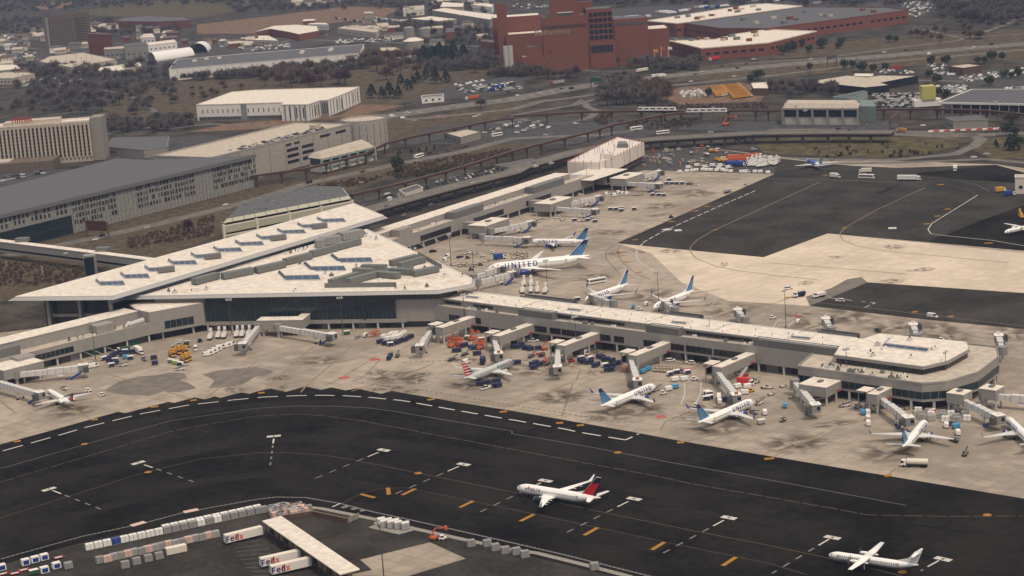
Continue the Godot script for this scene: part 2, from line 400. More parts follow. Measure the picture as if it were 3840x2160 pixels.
	line("zigzag_road_line", [V(-210.4, -700.1), V(-200.5, -705.5), V(-173.1, -725.4), V(-152.7, -735), V(-136.7, -745.9), V(-109, -755.9), V(-101.1, -757.3), V(-88.8, -753.9), V(-74, -743.3), V(-59.4, -729.4), V(-43.4, -716.1), V(-6.6, -684.1), V(11.1, -668.5), V(44.2, -637.3)], 0.9, "paint_grey", 0.08, 1.7, 0.25)
	for q in [[V(-155.7, -733.8), V(-150.8, -737.5)], [V(-136.8, -746.1), V(-131.4, -748.6)]]: line("pink_road_panel", q, 3.2, "paint_pink", 0.11)
	for q in [[V(-73, -737.6), V(-70.6, -739.9)], [V(-69.1, -735), V(-66.8, -736.3)], [V(-65.6, -732.5), V(-63.7, -732.9)]]: line("road_lettering", q, 2.2, "paint_grey", 0.11)
	for q in [[V(-232.4, -864.8), V(-229.4, -865.7)], [V(-202.3, -893.1), V(-199.3, -893.3)], [V(-176.7, -908.4), V(-173.1, -908.8)], [V(-158.7, -915.1), V(-155.8, -916.1)], [V(-126.4, -920.1), V(-123.3, -920.7)], [V(-43.2, -886.6), V(-39.9, -887.5)], [V(-9.5, -857.7), V(-6.2, -858.2)], [V(15.3, -834), V(18.4, -833.7)], [V(24.2, -827.7), V(27.4, -828.3)], [V(64.9, -792.6), V(67.9, -792.6)], [V(97.5, -761.8), V(100.4, -762.1)], [V(98.6, -762.2), V(101.5, -762.6)], [V(140, -730.4), V(142.9, -730.3)], [V(302.3, -1352.1), V(306.7, -1351.9)], [V(286.6, -1261.9), V(290.3, -1261.2)], [V(275.1, -1241.1), V(278.5, -1240.4)], [V(263.2, -1218), V(266.8, -1217.4)], [V(284, -1147.5), V(288.8, -1147)], [V(233.9, -1423.8), V(237.9, -1423.9)], [V(79, -1232.4), V(82.7, -1232.3)], [V(68.9, -1197), V(73.2, -1196.2)], [V(67.8, -1185.1), V(71.4, -1185)], [V(68.9, -1166.5), V(72.7, -1166.4)], [V(73.9, -1134.1), V(77.6, -1134.6)], [V(107.5, -1284.8), V(111, -1286)], [V(126.9, -1317), V(130.8, -1318.5)], [V(136.6, -1330.9), V(139.8, -1332)], [V(206.7, -990.3), V(209.7, -990.9)], [V(222, -975.5), V(225.1, -975.9)], [V(148.4, -1043.1), V(151.9, -1043)], [V(132.9, -1245.9), V(135.1, -1247.8)]]:
		line("orange_gate_panel", q, 2.6, "paint_orange", 0.13)
	for q in [[V(239.5, -1212.8), V(244.4, -1211.6)], [V(108.2, -1253.7), V(112.8, -1254.1)], [V(101.4, -1257.7), V(105.9, -1260.5)]]: line("white_ground_panel", q, 6.0, "paint_white", 0.13)
	for q in [[V(-199.1, -853.5), V(-196.2, -853)], [V(-162.1, -803.8), V(-159.1, -803.2)], [V(-45.4, -775.6), V(-42.6, -775.5)], [V(37.9, -784.9), V(40.7, -784.4)], [V(124.2, -628.1), V(126.9, -628)], [V(165.9, -678.2), V(168.4, -678)], [V(212.3, -1223.3), V(214.9, -1223)]]:
		var c := mid(q)
		var o := []
		for k in 10: o.append(c + Vector2.from_angle(TAU * k / 10) * 1.6)
		sheet("taxiway_disc", o, 0.12, "paint_orange")
	for q in [[V(-74.6, -969.3), V(-70.1, -970.8)], [V(-88.2, -937.2), V(-83.7, -939.4)], [V(59.7, -832.4), V(63.7, -832.9)], [V(79.5, -908.2), V(83.1, -909)], [V(146.9, -998.8), V(150.7, -999.4)]]: line("no_parking_panel", q, 4.2, "paint_red", 0.12)
	# lead-in lines on the apron
	for q in [[V(-86.2, -1003.2), V(-96.5, -957.1), V(-103.9, -926.9), V(-105.4, -916.1)], [V(-107, -1007), V(-115.2, -968.1), V(-121.9, -935.3), V(-123.9, -926.7)], [V(-41.8, -953.8), V(-55.6, -936.4), V(-80.5, -911.4)], [V(30.5, -923.4), V(27.7, -903.8), V(12.8, -884.7), V(-3.8, -865.3), V(-40.2, -889)], [V(52.9, -861.5), V(40.7, -848.3), V(27.7, -830.2)], [V(-213.6, -983), V(-184.2, -948.1), V(-160.2, -919.9)], [V(-134.5, -982.4), V(-147.9, -933), V(-152.1, -917.5)], [V(-255.2, -937.2), V(-243, -914.4)], [V(-215.2, -914.7), V(-203.9, -896.5)], [V(127, -793.3), V(115, -779), V(102.3, -765.4)], [V(145.9, -738.2), V(141.7, -730.9)], [V(19.4, -1292.9), V(48.5, -1273.9), V(70.7, -1261.5)], [V(69.1, -1374.7), V(101.6, -1355.6), V(129.6, -1336.4)], [V(59.9, -1323.4), V(83.8, -1304.8), V(106.4, -1287)], [V(11.4, -1234.4), V(59.5, -1205.4)], [V(99.1, -1412.8), V(153.6, -1381.6)], [V(125.2, -1457.8), V(174.6, -1434)], [V(147.7, -1102.8), V(172.8, -1081.7)], [V(152.4, -1135.8), V(223.1, -1079.7)], [V(137, -1028.1), V(158.1, -1049.5)], [V(68.1, -1058.1), V(117.1, -1075.3)], [V(89, -804), V(68.3, -793.7)]]:
		line("lead_in_line", q, 0.8, "paint_line", 0.125)
	for q in [[V(-72, -976.2), V(-88.9, -935), V(-94.1, -925.2)], [V(-2.4, -954.8), V(-57.5, -960.1)], [V(-80.8, -930), V(-75.5, -939.8), V(-69.6, -969.5)], [V(25.5, -897.2), V(18.2, -844.3)], [V(-76.6, -925.2), V(-54.7, -912.1), V(-30.4, -891.6), V(-3.8, -867.7)], [V(-3.8, -867.7), V(27, -842.1), V(39.5, -829.6), V(50.3, -826.9)], [V(60, -813.9), V(62.7, -823.9), V(75.5, -837.9)], [V(186.6, -1393.4), V(132, -1314.2), V(86.9, -1258.9), V(64.6, -1217), V(59.7, -1199.7), V(59, -1178.4), V(64.1, -1135.7)], [V(80.4, -1242.5), V(71.8, -1220.9), V(67.7, -1206.3), V(66.8, -1184.8), V(68.4, -1163.2), V(73.3, -1132.6), V(80.8, -1110.8)]]:
		line("service_road_line", q, 0.6, "paint_tan", 0.12, 1.5, 1.5)
	for q in [[V(77.3, -884.3), V(75.6, -865.8), V(72.2, -850)], [V(85.9, -890.9), V(82.9, -865.6), V(79, -849.9)], [V(132.4, -978.3), V(135.5, -988.4), V(139.5, -996.1)], [V(139.6, -976.2), V(145, -989.9)]]: line("service_road_line", q, 0.5, "paint_white", 0.12)
	line("white_taxiway_line", [V(178.3, -1379.8), V(146.7, -1329.6), V(99.2, -1250.9), V(86, -1223.9), V(79.8, -1202), V(77.8, -1187.1), V(77.9, -1165.8), V(82, -1145.4), V(86.8, -1125.3)], 0.9, "paint_white", 0.13, 8.0, 3.0)
	line("tan_taxiway_line", [V(227, -1395.9), V(178.6, -1318.8), V(132.8, -1245.2), V(119.8, -1219.8), V(113.2, -1199.6), V(111.1, -1184.6), V(112.4, -1162.8), V(121.4, -1136.3), V(133.8, -1117.9), V(148, -1104.9)], 0.6, "paint_line", 0.13)
	line("tan_taxiway_line", [V(291.9, -1344.7), V(245.2, -1277.1), V(214.6, -1224.8), V(207.4, -1205.7), V(205.9, -1186.8), V(210.9, -1164.6), V(225, -1144.3), V(254.5, -1117.8), V(283.4, -1090.7)], 0.6, "paint_line", 0.13)
	line("white_taxiway_line", [V(318.4, -1303.2), V(268.3, -1218.2), V(261.8, -1200.4), V(260.5, -1186.1), V(268.2, -1176.8), V(290, -1154.6), V(303.7, -1132.8), V(330.1, -1098.5)], 0.6, "paint_white", 0.13)
	line("zigzag_road_line", [V(162.6, -1027.2), V(191, -1002.6), V(216.9, -978.2), V(253, -945.7), V(281, -919.9)], 0.6, "paint_grey", 0.13, 3.0, 0.5)
	line("white_taxiway_line", [V(171.1, -1036), V(183.5, -1024.3)], 0.7, "paint_white", 0.13, 6.0, 3.0)
	line("white_taxiway_line", [V(185.1, -1007.3), V(192.7, -1016.6), V(186.2, -1021.5)], 0.7, "paint_white", 0.13, 6.0, 3.0)
	line("grey_taxiway_line", [V(194.1, -1427.9), V(285, -1371), V(318.9, -1365.1), V(327.4, -1342.3), V(328.9, -1312.8)], 0.5, "paint_grey", 0.13)
	line("grey_taxiway_line", [V(193.7, -1424.9), V(284.7, -1369.8), V(308.9, -1352.2), V(316.6, -1326.1), V(318.1, -1303.4)], 0.5, "paint_grey", 0.135, 2.0, 2.0)
	line("grey_taxiway_line", [V(277.6, -1157.6), V(310.9, -1159.5)], 0.4, "paint_tan", 0.14)
	# wet and oily places
	for p in [[V(-206.2, -946.5), V(-201.6, -962.2), V(-192.8, -969.5), V(-184.6, -969.3), V(-178.2, -973.4), V(-169.4, -969), V(-167, -959.7), V(-170.4, -955.8), V(-164.3, -948.5), V(-159.1, -937.8), V(-166.9, -932.5), V(-174.9, -936.4), V(-181.1, -929.8), V(-197, -936.7)], [V(-159.6, -964.4), V(-152.3, -970.3), V(-133.4, -972.1), V(-123, -960.4), V(-126.2, -952.5), V(-131.2, -952.9), V(-137.1, -937.5), V(-152.7, -936.1), V(-151.7, -950.8)]]:
		sheet("wet_patch", p, 0.11, "wet_concrete", 60.0)
	for q in [[V(-215, -912.1), 0.51, 26.0], [V(-59.3, -930.9), -0.79, 30.0], [V(-62.8, -932.7), 0.94, 14.0], [V(-23.7, -909.4), -0.53, 26.0], [V(17.2, -875.9), 0.26, 26.0], [V(19.4, -877), -0.69, 30.0], [V(39.1, -840.7), -0.05, 24.0], [V(54, -846.5), -0.47, 26.0], [V(84.5, -810.9), 0.06, 30.0], [V(78.8, -828.4), -0.16, 22.0], [V(67.5, -1262.7), -0.36, 22.0], [V(136.4, -1386.7), 0.16, 40.0], [V(48.6, -1128.3), -0.19, 26.0], [V(116, -1021.6), -0.93, 40.0], [V(157.3, -981.9), -0.87, 60.0], [V(174.7, -992.1), -0.05, 50.0], [V(191.9, -962.8), -0.88, 40.0], [V(243.1, -934.1), -0.14, 40.0], [V(115.6, -779.6), 0.12, 22.0], [V(149.4, -761.2), -0.72, 40.0], [V(77.5, -1072.7), -0.57, 40.0], [V(-100.6, -976.1), -0.01, 22.0], [V(132.2, -803.7), 0.18, 10.0], [V(4.5, -928.6), 0.72, 30.0], [V(85.9, -843.4), -0.86, 26.0], [V(111.7, -779.9), -1.01, 34.0], [V(211.7, -944.3), -0.01, 60.0], [V(107.6, -1345.2), -0.11, 30.0]]:
		dirt(q[0], q[1], 34.0, q[2])
	for i in 60:
		dirt(Vector2(rng.randf_range(-40, 260), rng.randf_range(-1400, -1000)) if i % 2 else (mid([V(-119.6, -987.5), V(76.1, -844.1)]) + Vector2(rng.randf_range(-120, 120), rng.randf_range(-60, 12))), rng.randf() * TAU, rng.randf_range(8, 26), rng.randf_range(5, 16), 0.116 + i * 0.0004)
	# parcel yard in front
	sheet("yard", [V(-297, -711.8), V(-198.9, -698.8), V(-171.7, -718.3), V(-107.9, -745.8), V(-88.6, -743.4), V(-56.9, -719.5), V(-24, -689.2), V(-6.7, -675.1), V(33.9, -637.3), V(36.1, -546.5), V(-254.6, -595.4)], 0.05, "ramp_asphalt", 200.0)
	sheet("yard_concrete", [V(-62.1, -677.4), V(-37, -690.8), V(-23.5, -670.8), V(-44.9, -656.5), V(-55.7, -659.7), V(-67.2, -661.9), V(-57.1, -665.8)], 0.07, "concrete_apron", 640.0, 41.0)
	line("yard_kerb", [V(-87.7, -742), V(-81.5, -738.9), V(-56.9, -719.5), V(-43.1, -706.9), V(-24.1, -690.9), V(-6.7, -676.7), V(2.3, -671.3), V(17.7, -657), V(34.2, -641.1)], 2.6, "concrete_wall", 0.12)
	sheet("yard_deck", [V(-61.1, -711.8), V(-57.4, -716.7), V(-43, -705.2), V(-48.9, -701.4)], 0.2, "concrete_wall")
	# roads, lots and fields beyond the terminal
	sheet("field", [V(-499.5, -3334.9), V(-370.6, -3423.3), V(-259.9, -3520.9), V(-155.4, -3388.4), V(-180.1, -3200.8), V(-279.6, -3153.8), V(-371.1, -3062), V(-471.9, -3140.9)], 0.03, "bare_soil", 150.0)
	sheet("field", [V(-814.5, -3839.5), V(-763.9, -4072.1), V(-471.2, -3945.6), V(-437.2, -3645.9), V(-518.1, -3490.7), V(-712, -3702.7)], 0.03, "green_grass", 150.0)
	sheet("bare_earth", [V(-959.5, -4122.8), V(-959.7, -4256.7), V(-903.1, -4272.6), V(-863.2, -4077.6), V(-898.8, -4014.9)], 0.04, "bare_soil", 90.0)
	sheet("field", [V(-435.6, -2091.7), V(-445.2, -2309.4), V(-391.7, -2421), V(-267.7, -2409), V(-157.7, -2451.7), V(-23.4, -2432.6), V(6, -2412.5), V(-5, -2201.8), V(-52.6, -2098.5), V(-105.5, -2035.8), V(-131.7, -1915.9), V(-309, -2009.2)], 0.03, "dry_grass", 150.0)
	sheet("field", [V(-110.4, -1919.3), V(-49.9, -1931.9), V(1.8, -1975.6), V(59, -1998.9), V(-3.1, -1862.5), V(-94.3, -1768.6), V(-120.3, -1781.4)], 0.03, "dry_grass", 150.0)
	sheet("field", [V(200, -2192.8), V(311.8, -2194.7), V(465.8, -2184.7), V(586.9, -2179.4), V(549.4, -2040.9), V(438, -2055.9), V(288.7, -2037.1), V(187.5, -2063.1)], 0.03, "dry_grass", 150.0)
	sheet("field", [V(312.3, -2293.9), V(456.1, -2361.8), V(628.5, -2333.1), V(589.1, -2187.2), V(425.2, -2204.5), V(314.1, -2210.6)], 0.03, "dry_grass", 150.0)
	sheet("grass_island", [V(207.7, -1620.2), V(274.1, -1601.4), V(362.4, -1564.4), V(366.6, -1542.1), V(354.9, -1512.9), V(324.9, -1489.6), V(284.7, -1487.9), V(246.3, -1514), V(207.6, -1548.9)], 0.06, "green_grass", 150.0)
	sheet("grass_verge", [V(380.3, -1539.8), V(415.2, -1544.9), V(433, -1536), V(401.8, -1425.9), V(365, -1442.9), V(360.5, -1485.1)], 0.06, "green_grass", 150.0)
	sheet("railway_bank", [V(-352.4, -1337.8), V(-286.7, -1432.9), V(-200.4, -1556.4), V(-121.4, -1623.3), V(-68.8, -1642.8), V(-4.2, -1724.4), V(57.9, -1775.3), V(77.8, -1738.9), V(-21.6, -1621.1), V(-85.8, -1566.1), V(-181.9, -1392.9), V(-229.6, -1294.7), V(-313.9, -1177.4)], 0.03, "dry_grass", 90.0)
	sheet("car_park", [V(-112.1, -1443.5), V(-105.9, -1464.8), V(-54.4, -1518.8), V(6.9, -1571.3), V(66.6, -1636.1), V(57.6, -1623.4), V(6.3, -1531.2), V(-101, -1418.1)], 0.05, "lot_asphalt", 120.0)
	sheet("car_park", [V(-367.9, -1781.3), V(-368, -1856.1), V(-342.7, -1903.8), V(-271, -1875), V(-239.8, -1775.9), V(-296.3, -1730.8)], 0.05, "lot_asphalt", 120.0)
	sheet("car_park", [V(-462, -1720.5), V(-422.8, -1742.2), V(-384.9, -1730.9), V(-361.9, -1704), V(-421.5, -1625.2), V(-440.1, -1633)], 0.05, "lot_asphalt", 120.0)
	sheet("car_park", [V(356.1, -1862.5), V(398.1, -1841.7), V(375.8, -1732), V(335.8, -1754)], 0.05, "lot_asphalt", 120.0)
	sheet("car_park", [V(422.7, -1883.8), V(455.4, -1872.2), V(449.2, -1835.3), V(425.4, -1814), V(414.7, -1828)], 0.05, "lot_asphalt", 120.0)
	sheet("car_park", [V(434.8, -1981.4), V(529.4, -1966.6), V(491.3, -1826), V(447.9, -1868.5), V(428.6, -1931.4)], 0.05, "lot_asphalt", 120.0)
	sheet("car_park", [V(-97, -2021.2), V(-58, -2138.1), V(-47.9, -2198.7), V(-20, -2221.2), V(16.7, -2218.3), V(29.5, -2180.3), V(27.5, -2087.1), V(14.5, -2068), V(-45.9, -2050.9)], 0.05, "lot_asphalt", 120.0)
	sheet("work_yard", [V(157.5, -1958.4), V(187.5, -2008.9), V(249.8, -2015.5), V(267.8, -1943.6), V(248.4, -1858.2), V(174.4, -1877)], 0.05, "bare_soil", 120.0)
	sheet("forecourt", [V(229.7, -1739.1), V(338, -1681.7), V(334.2, -1602.9), V(324.6, -1596), V(226.9, -1657.2), V(141.1, -1719.5), V(177.8, -1733.1)], 0.05, "lot_asphalt", 120.0)
	sheet("forecourt", [V(11.4, -1869.2), V(138.1, -1787.6), V(141.1, -1719.5), V(109.1, -1644.4), V(8.8, -1693.1), V(-95.3, -1743.5), V(-71.2, -1834.8)], 0.035, "lot_asphalt", 120.0)
	sheet("work_yard", [V(97.6, -1510.5), V(120.8, -1582.7), V(147.7, -1608.6), V(177, -1577.9), V(206.8, -1516.3), V(215.5, -1517.4), V(201.1, -1445.5), V(128.4, -1491.9)], 0.09, "lot_asphalt", 120.0)
	sheet("factory_yard", [V(168.1, -3052.8), V(260.2, -3048.9), V(381.9, -3037.5), V(610.8, -2838.1), V(635.8, -2701.4), V(550.7, -2622.5), V(354.8, -2552.1), V(210.5, -2494.4), V(161.1, -2707)], 0.03, "lot_asphalt", 120.0)
	sheet("factory_yard", [V(-692.8, -2754.4), V(-648.1, -2804.4), V(-463.1, -2629.4), V(-327.1, -2693.3), V(-132.2, -2941.5), V(1.1, -2868), V(2, -3007.4), V(-276.2, -2890.2), V(-397, -2949.5), V(-623, -3118.7), V(-748.8, -2987.3)], 0.03, "lot_asphalt", 120.0)
	sheet("dug_soil", [V(-275.7, -1969), V(-216.1, -1975.4), V(-159.7, -1975.9), V(-148.7, -2058.5), V(-97, -2021.2), V(-144.7, -1960.2), V(-184.5, -1958.6), V(-239.4, -1913.9), V(-307.3, -1927.1)], 0.05, "bare_soil", 120.0)
	sheet("dug_soil", [V(-68.3, -1904.4), V(-62, -1927.1), V(-49.1, -1920.2), V(-53.6, -1896.5)], 0.05, "bare_soil", 120.0)
	road([V(-151.3, -1911.6), V(-109, -1944.8), V(-55, -1977.6), V(13.6, -2008.3), V(77.7, -2070.5), V(132.6, -2101.7), V(187.8, -2119.9), V(243.1, -2131.9), V(296.6, -2144.6), V(363.8, -2155), V(431.5, -2164.5), V(500.4, -2176.9), V(557.7, -2184.6), V(681.3, -2189.4)], 36.0)
	road([V(-92.6, -1906.3), V(-44.1, -1913.7), V(12.3, -1928.6), V(43.2, -1974.8), V(84.4, -1992.6), V(127.1, -2023.2), V(179.4, -2031.6), V(243.4, -2046.9), V(283.7, -2054.3), V(351.4, -2083.2), V(420.1, -2108.4), V(486.2, -2115.6), V(573.6, -2130)], 12.0, 0.06)
	road([V(-367.6, -1316.3), V(-332.5, -1341.6), V(-297.3, -1373.8), V(-260.7, -1409.6), V(-216.8, -1461.9), V(-192, -1493.2), V(-156.1, -1557.5), V(-115.9, -1595.2), V(-82.1, -1630.3), V(-32.3, -1671.6), V(9.3, -1725.8), V(53.2, -1719.6), V(87.7, -1708.6), V(124.2, -1728.2)], 14.0, 0.06)
	for k in [-9.0, -3.0, 3.0, 9.0]:
		var hp := []
		for q in [V(-109, -1944.8), V(-55, -1977.6), V(13.6, -2008.3), V(77.7, -2070.5), V(132.6, -2101.7), V(187.8, -2119.9), V(243.1, -2131.9), V(296.6, -2144.6), V(363.8, -2155), V(431.5, -2164.5), V(500.4, -2176.9), V(557.7, -2184.6)]: hp.append(q + Vector2(0.1, 1).normalized() * k)
		line("lane_line", hp, 0.5, "paint_white", 0.09, 6.0, 9.0)
	road([V(-395.4, -1950.2), V(-378, -2005.6), V(-334.5, -1962.5), V(-297.1, -1981.7), V(-218.4, -1923.2)], 8.0, 0.07); road([V(-632.3, -2502.7), V(-567.7, -2485.4), V(-484.5, -2392.8), V(-429.5, -2300.3), V(-347.4, -2045)], 7.0); road([V(-794.8, -3178.8), V(-619.5, -2944.5), V(-496, -2991.3), V(-362.7, -2988.2), V(-134.8, -2735.3), V(-13.3, -2589.3)], 9.0, 0.07); road([V(-316.4, -2889.1), V(-227.2, -2949.6), V(-139, -2835.8), V(-7.2, -2822)], 7.0); road([V(-381.7, -2677.5), V(-311.7, -2842.6), V(-289.3, -2978)], 6.0); road([V(-3.5, -2467.7), V(25.3, -2399.2), V(111.8, -2208.8), V(199.3, -2185)], 6.0); road([V(399.1, -1949.8), V(450.9, -1900.3), V(523, -1943.1)], 9.0, 0.07); road([V(522.3, -2446.4), V(545.2, -2293.6), V(616.7, -2289.5)], 7.0)
	road([V(11.7, -1883.7), V(36.1, -1900.3), V(71.3, -1927), V(103.3, -1969.2), V(125.7, -2002.4)], 9.0, 0.07)
	road([V(76.8, -1939.7), V(83.2, -1968.4), V(85.8, -1903.5), V(93.9, -1876.2), V(86, -1836.5), V(75.5, -1813.8), V(62, -1803.6), V(38.3, -1809.1), V(20.6, -1849.9), V(-5.6, -1835.5)], 8.0, 0.08)
	road([V(269.5, -2188.9), V(357.5, -2182.9), V(457.5, -2236.7), V(532.5, -2265.6), V(607.3, -2377.6), V(670.1, -2486.7)], 9.0, 0.065)
	road([V(193.5, -1538.5), V(240.2, -1496.3), V(296.4, -1470.5), V(343.3, -1476.8), V(366.1, -1507.6), V(380.3, -1539.8), V(377.7, -1568.2), V(354.1, -1591.7), V(325.8, -1613.1)], 10.0, 0.07)
	road([V(139.1, -1563.9), V(191.4, -1522.9), V(251.2, -1471.4), V(307.9, -1453.5), V(359.7, -1445.3), V(407.6, -1385.7)], 9.0, 0.075)
	road([V(228.5, -1668.7), V(275.7, -1644.7), V(321.4, -1600.5), V(358.8, -1567.3), V(417.9, -1554.9)], 16.0, 0.07)
	line("apron_kerb", [V(148.2, -1614), V(184, -1569.1), V(208.9, -1530.9), V(231.4, -1494.9), V(262.1, -1457.3), V(291.1, -1434.7), V(360.6, -1417.6), V(370.2, -1378.8), V(408.1, -1312.1)], 1.4, "bright_concrete", 0.16)

func tower_root(n: String, label: String, cat: String, o: Vector2, deg: float) -> Node3D:   # a building whose own +X runs `deg` degrees from the world's +X towards +Z
	return thing(n, label, cat, v3(o), -deg_to_rad(deg))
func face_row(r: Node3D, n: String, x0: float, x1: float, y0: float, y1: float, z: float, count: int, gap: float, m: String, dz := 0.08) -> void:   # panes side by side along X
	var w := (x1 - x0) / count
	var me := MB.new().bx(-(w - gap) / 2, (w - gap) / 2, 0, y1 - y0, -dz, dz).mesh()
	for i in count:
		part(r, n, me, m).position = Vector3(x0 + w * (i + 0.5), y0, z)
func columns(r: Node3D, xs: Array, z: float, y1: float, w: float, m := "light_metal") -> void:
	var me := MB.new().bx(-w / 2, w / 2, 0, y1, -w / 2, w / 2).mesh()
	for x in xs: part(r, "column", me, m).position = Vector3(x, 0, z)
func frame_roof(r: Node3D, lo: Array, y0: float, y1: float, d: float, m: String) -> void:   # an overhanging roof: ribbed sloping fascia and a flat top
	var top := inset(lo, d)
	var L := []; var T := []
	# match corners by nearest
	for p in lo:
		var best: Vector2 = top[0]
		for q in top:
			if p.distance_to(q) < p.distance_to(best): best = q
		L.append(v3(p, y0)); T.append(v3(best, y1))
	wpart(r, "fascia", MB.new().hexa(L, T), "fascia_grey")
	wpart(r, "roof", MB.new().flat(top, y1 + 0.06), m)
	var rim := MB.new()
	var ribs := MB.new()
	for i in T.size():
		var j := (i + 1) % T.size()
		rim.bar(T[i] + Vector3.UP * 0.2, T[j] + Vector3.UP * 0.2, 0.5, 0.4)
		var k := int(L[i].distance_to(L[j]) / 1.7)
		for s in range(1, k): ribs.bar(L[i].lerp(L[j], s / float(k)) + Vector3.UP * 0.12, T[i].lerp(T[j], s / float(k)) + Vector3.UP * 0.1, 0.3, 0.16)
	wpart(r, "roof_edge", rim, "white")
	wpart(r, "fascia_ribs", ribs, "rib_grey").set_meta("kind", "stuff")
func skylight(r: Node3D, p: Array, y: float, h: float) -> void:   # p: back left, front corner, front right, back right, back
	var t := [p[0].lerp(p[4], 0.25), p[1].lerp(p[4], 0.22), p[2].lerp(p[3], 0.3)]
	var b := MB.new()
	var up := [v3(t[0], y + h), v3(t[1], y + h), v3(t[2], y + h), v3(p[3], y + h), v3(p[4], y + h)]
	b.quad(up[0], up[1], up[4], up[4]); b.quad(up[1], up[2], up[3], up[4])
	b.quad(v3(p[2], y), v3(p[3], y), up[3], up[2]); b.quad(v3(p[3], y), v3(p[4], y), up[4], up[3]); b.quad(v3(p[4], y), v3(p[0], y), up[0], up[4])
	var s := wpart(r, "skylight", b, "roof_white")
	var ds := Vector3(0, 0.3, 0)
	for i in 2:
		var g := MB.new()
		g.quad(v3(p[i], y + 0.3), v3(p[i + 1], y + 0.3), up[i + 1] - ds, up[i] - ds)
		wpart(s, "pane", g, "glass_blue")
		var f := MB.new()
		f.bar(up[i] - ds * 0.4, up[i + 1] - ds * 0.4, 0.5, 0.5)
		f.bar(v3(p[i], y + 0.2), v3(p[i + 1], y + 0.2), 0.4, 0.4)
		for k in 5: f.bar(v3(p[i].lerp(p[i + 1], k / 4.0), y + 0.3), up[i].lerp(up[i + 1], k / 4.0) - ds, 0.12, 0.12)
		wpart(s, "frame", f, "light_metal")
func unit(r: Node3D, n: String, a: Vector2, b: Vector2, w: float, y0: float, h: float, m := "unit_grey") -> void:   # a long roof unit from a to b, on skids
	var c := v3((a + b) / 2, y0 + 0.5)
	var yaw := -(b - a).angle()
	var L := a.distance_to(b)
	var o := wpart(r, n, MB.new().box(c, Vector3(L, h, w), yaw), m)
	var k := MB.new()
	for s in [-1, 1]: k.box(c + Vector3(0, -0.5, 0) + Basis(Vector3.UP, yaw) * Vector3(0, 0, s * w * 0.4), Vector3(L * 0.96, 0.5, 0.3), yaw)
	wpart(o, "skid", k, "dark_grey")
	var seams := MB.new()
	for i in range(1, int(L / 2.2)):
		seams.box(c + Basis(Vector3.UP, yaw) * Vector3(-L / 2 + i * 2.2, 0.1, w / 2 + 0.03), Vector3(0.12, h - 0.2, 0.06), yaw)
	if L > 5: wpart(o, "panel_seams", seams, "dark_grey")
func small_units(r: Node3D, places: Array, y: float) -> void:
	for p in places:
		var s := rng.randf_range(1.2, 2.6)
		var o := wpart(r, "roof_unit", MB.new().box(v3(p, y), Vector3(s, rng.randf_range(0.8, 1.8), s * 0.8), rng.randf()), ["unit_grey", "light_metal", "white"][rng.randi() % 3])
		wpart(o, "fan", MB.new().tube(v3(p, y + 1), v3(p, y + 2.1), 0.4, 0.4), "dark_grey")

func make_terminal() -> void:
	headhouse(); east_pier(); south_pier(); north_pier()

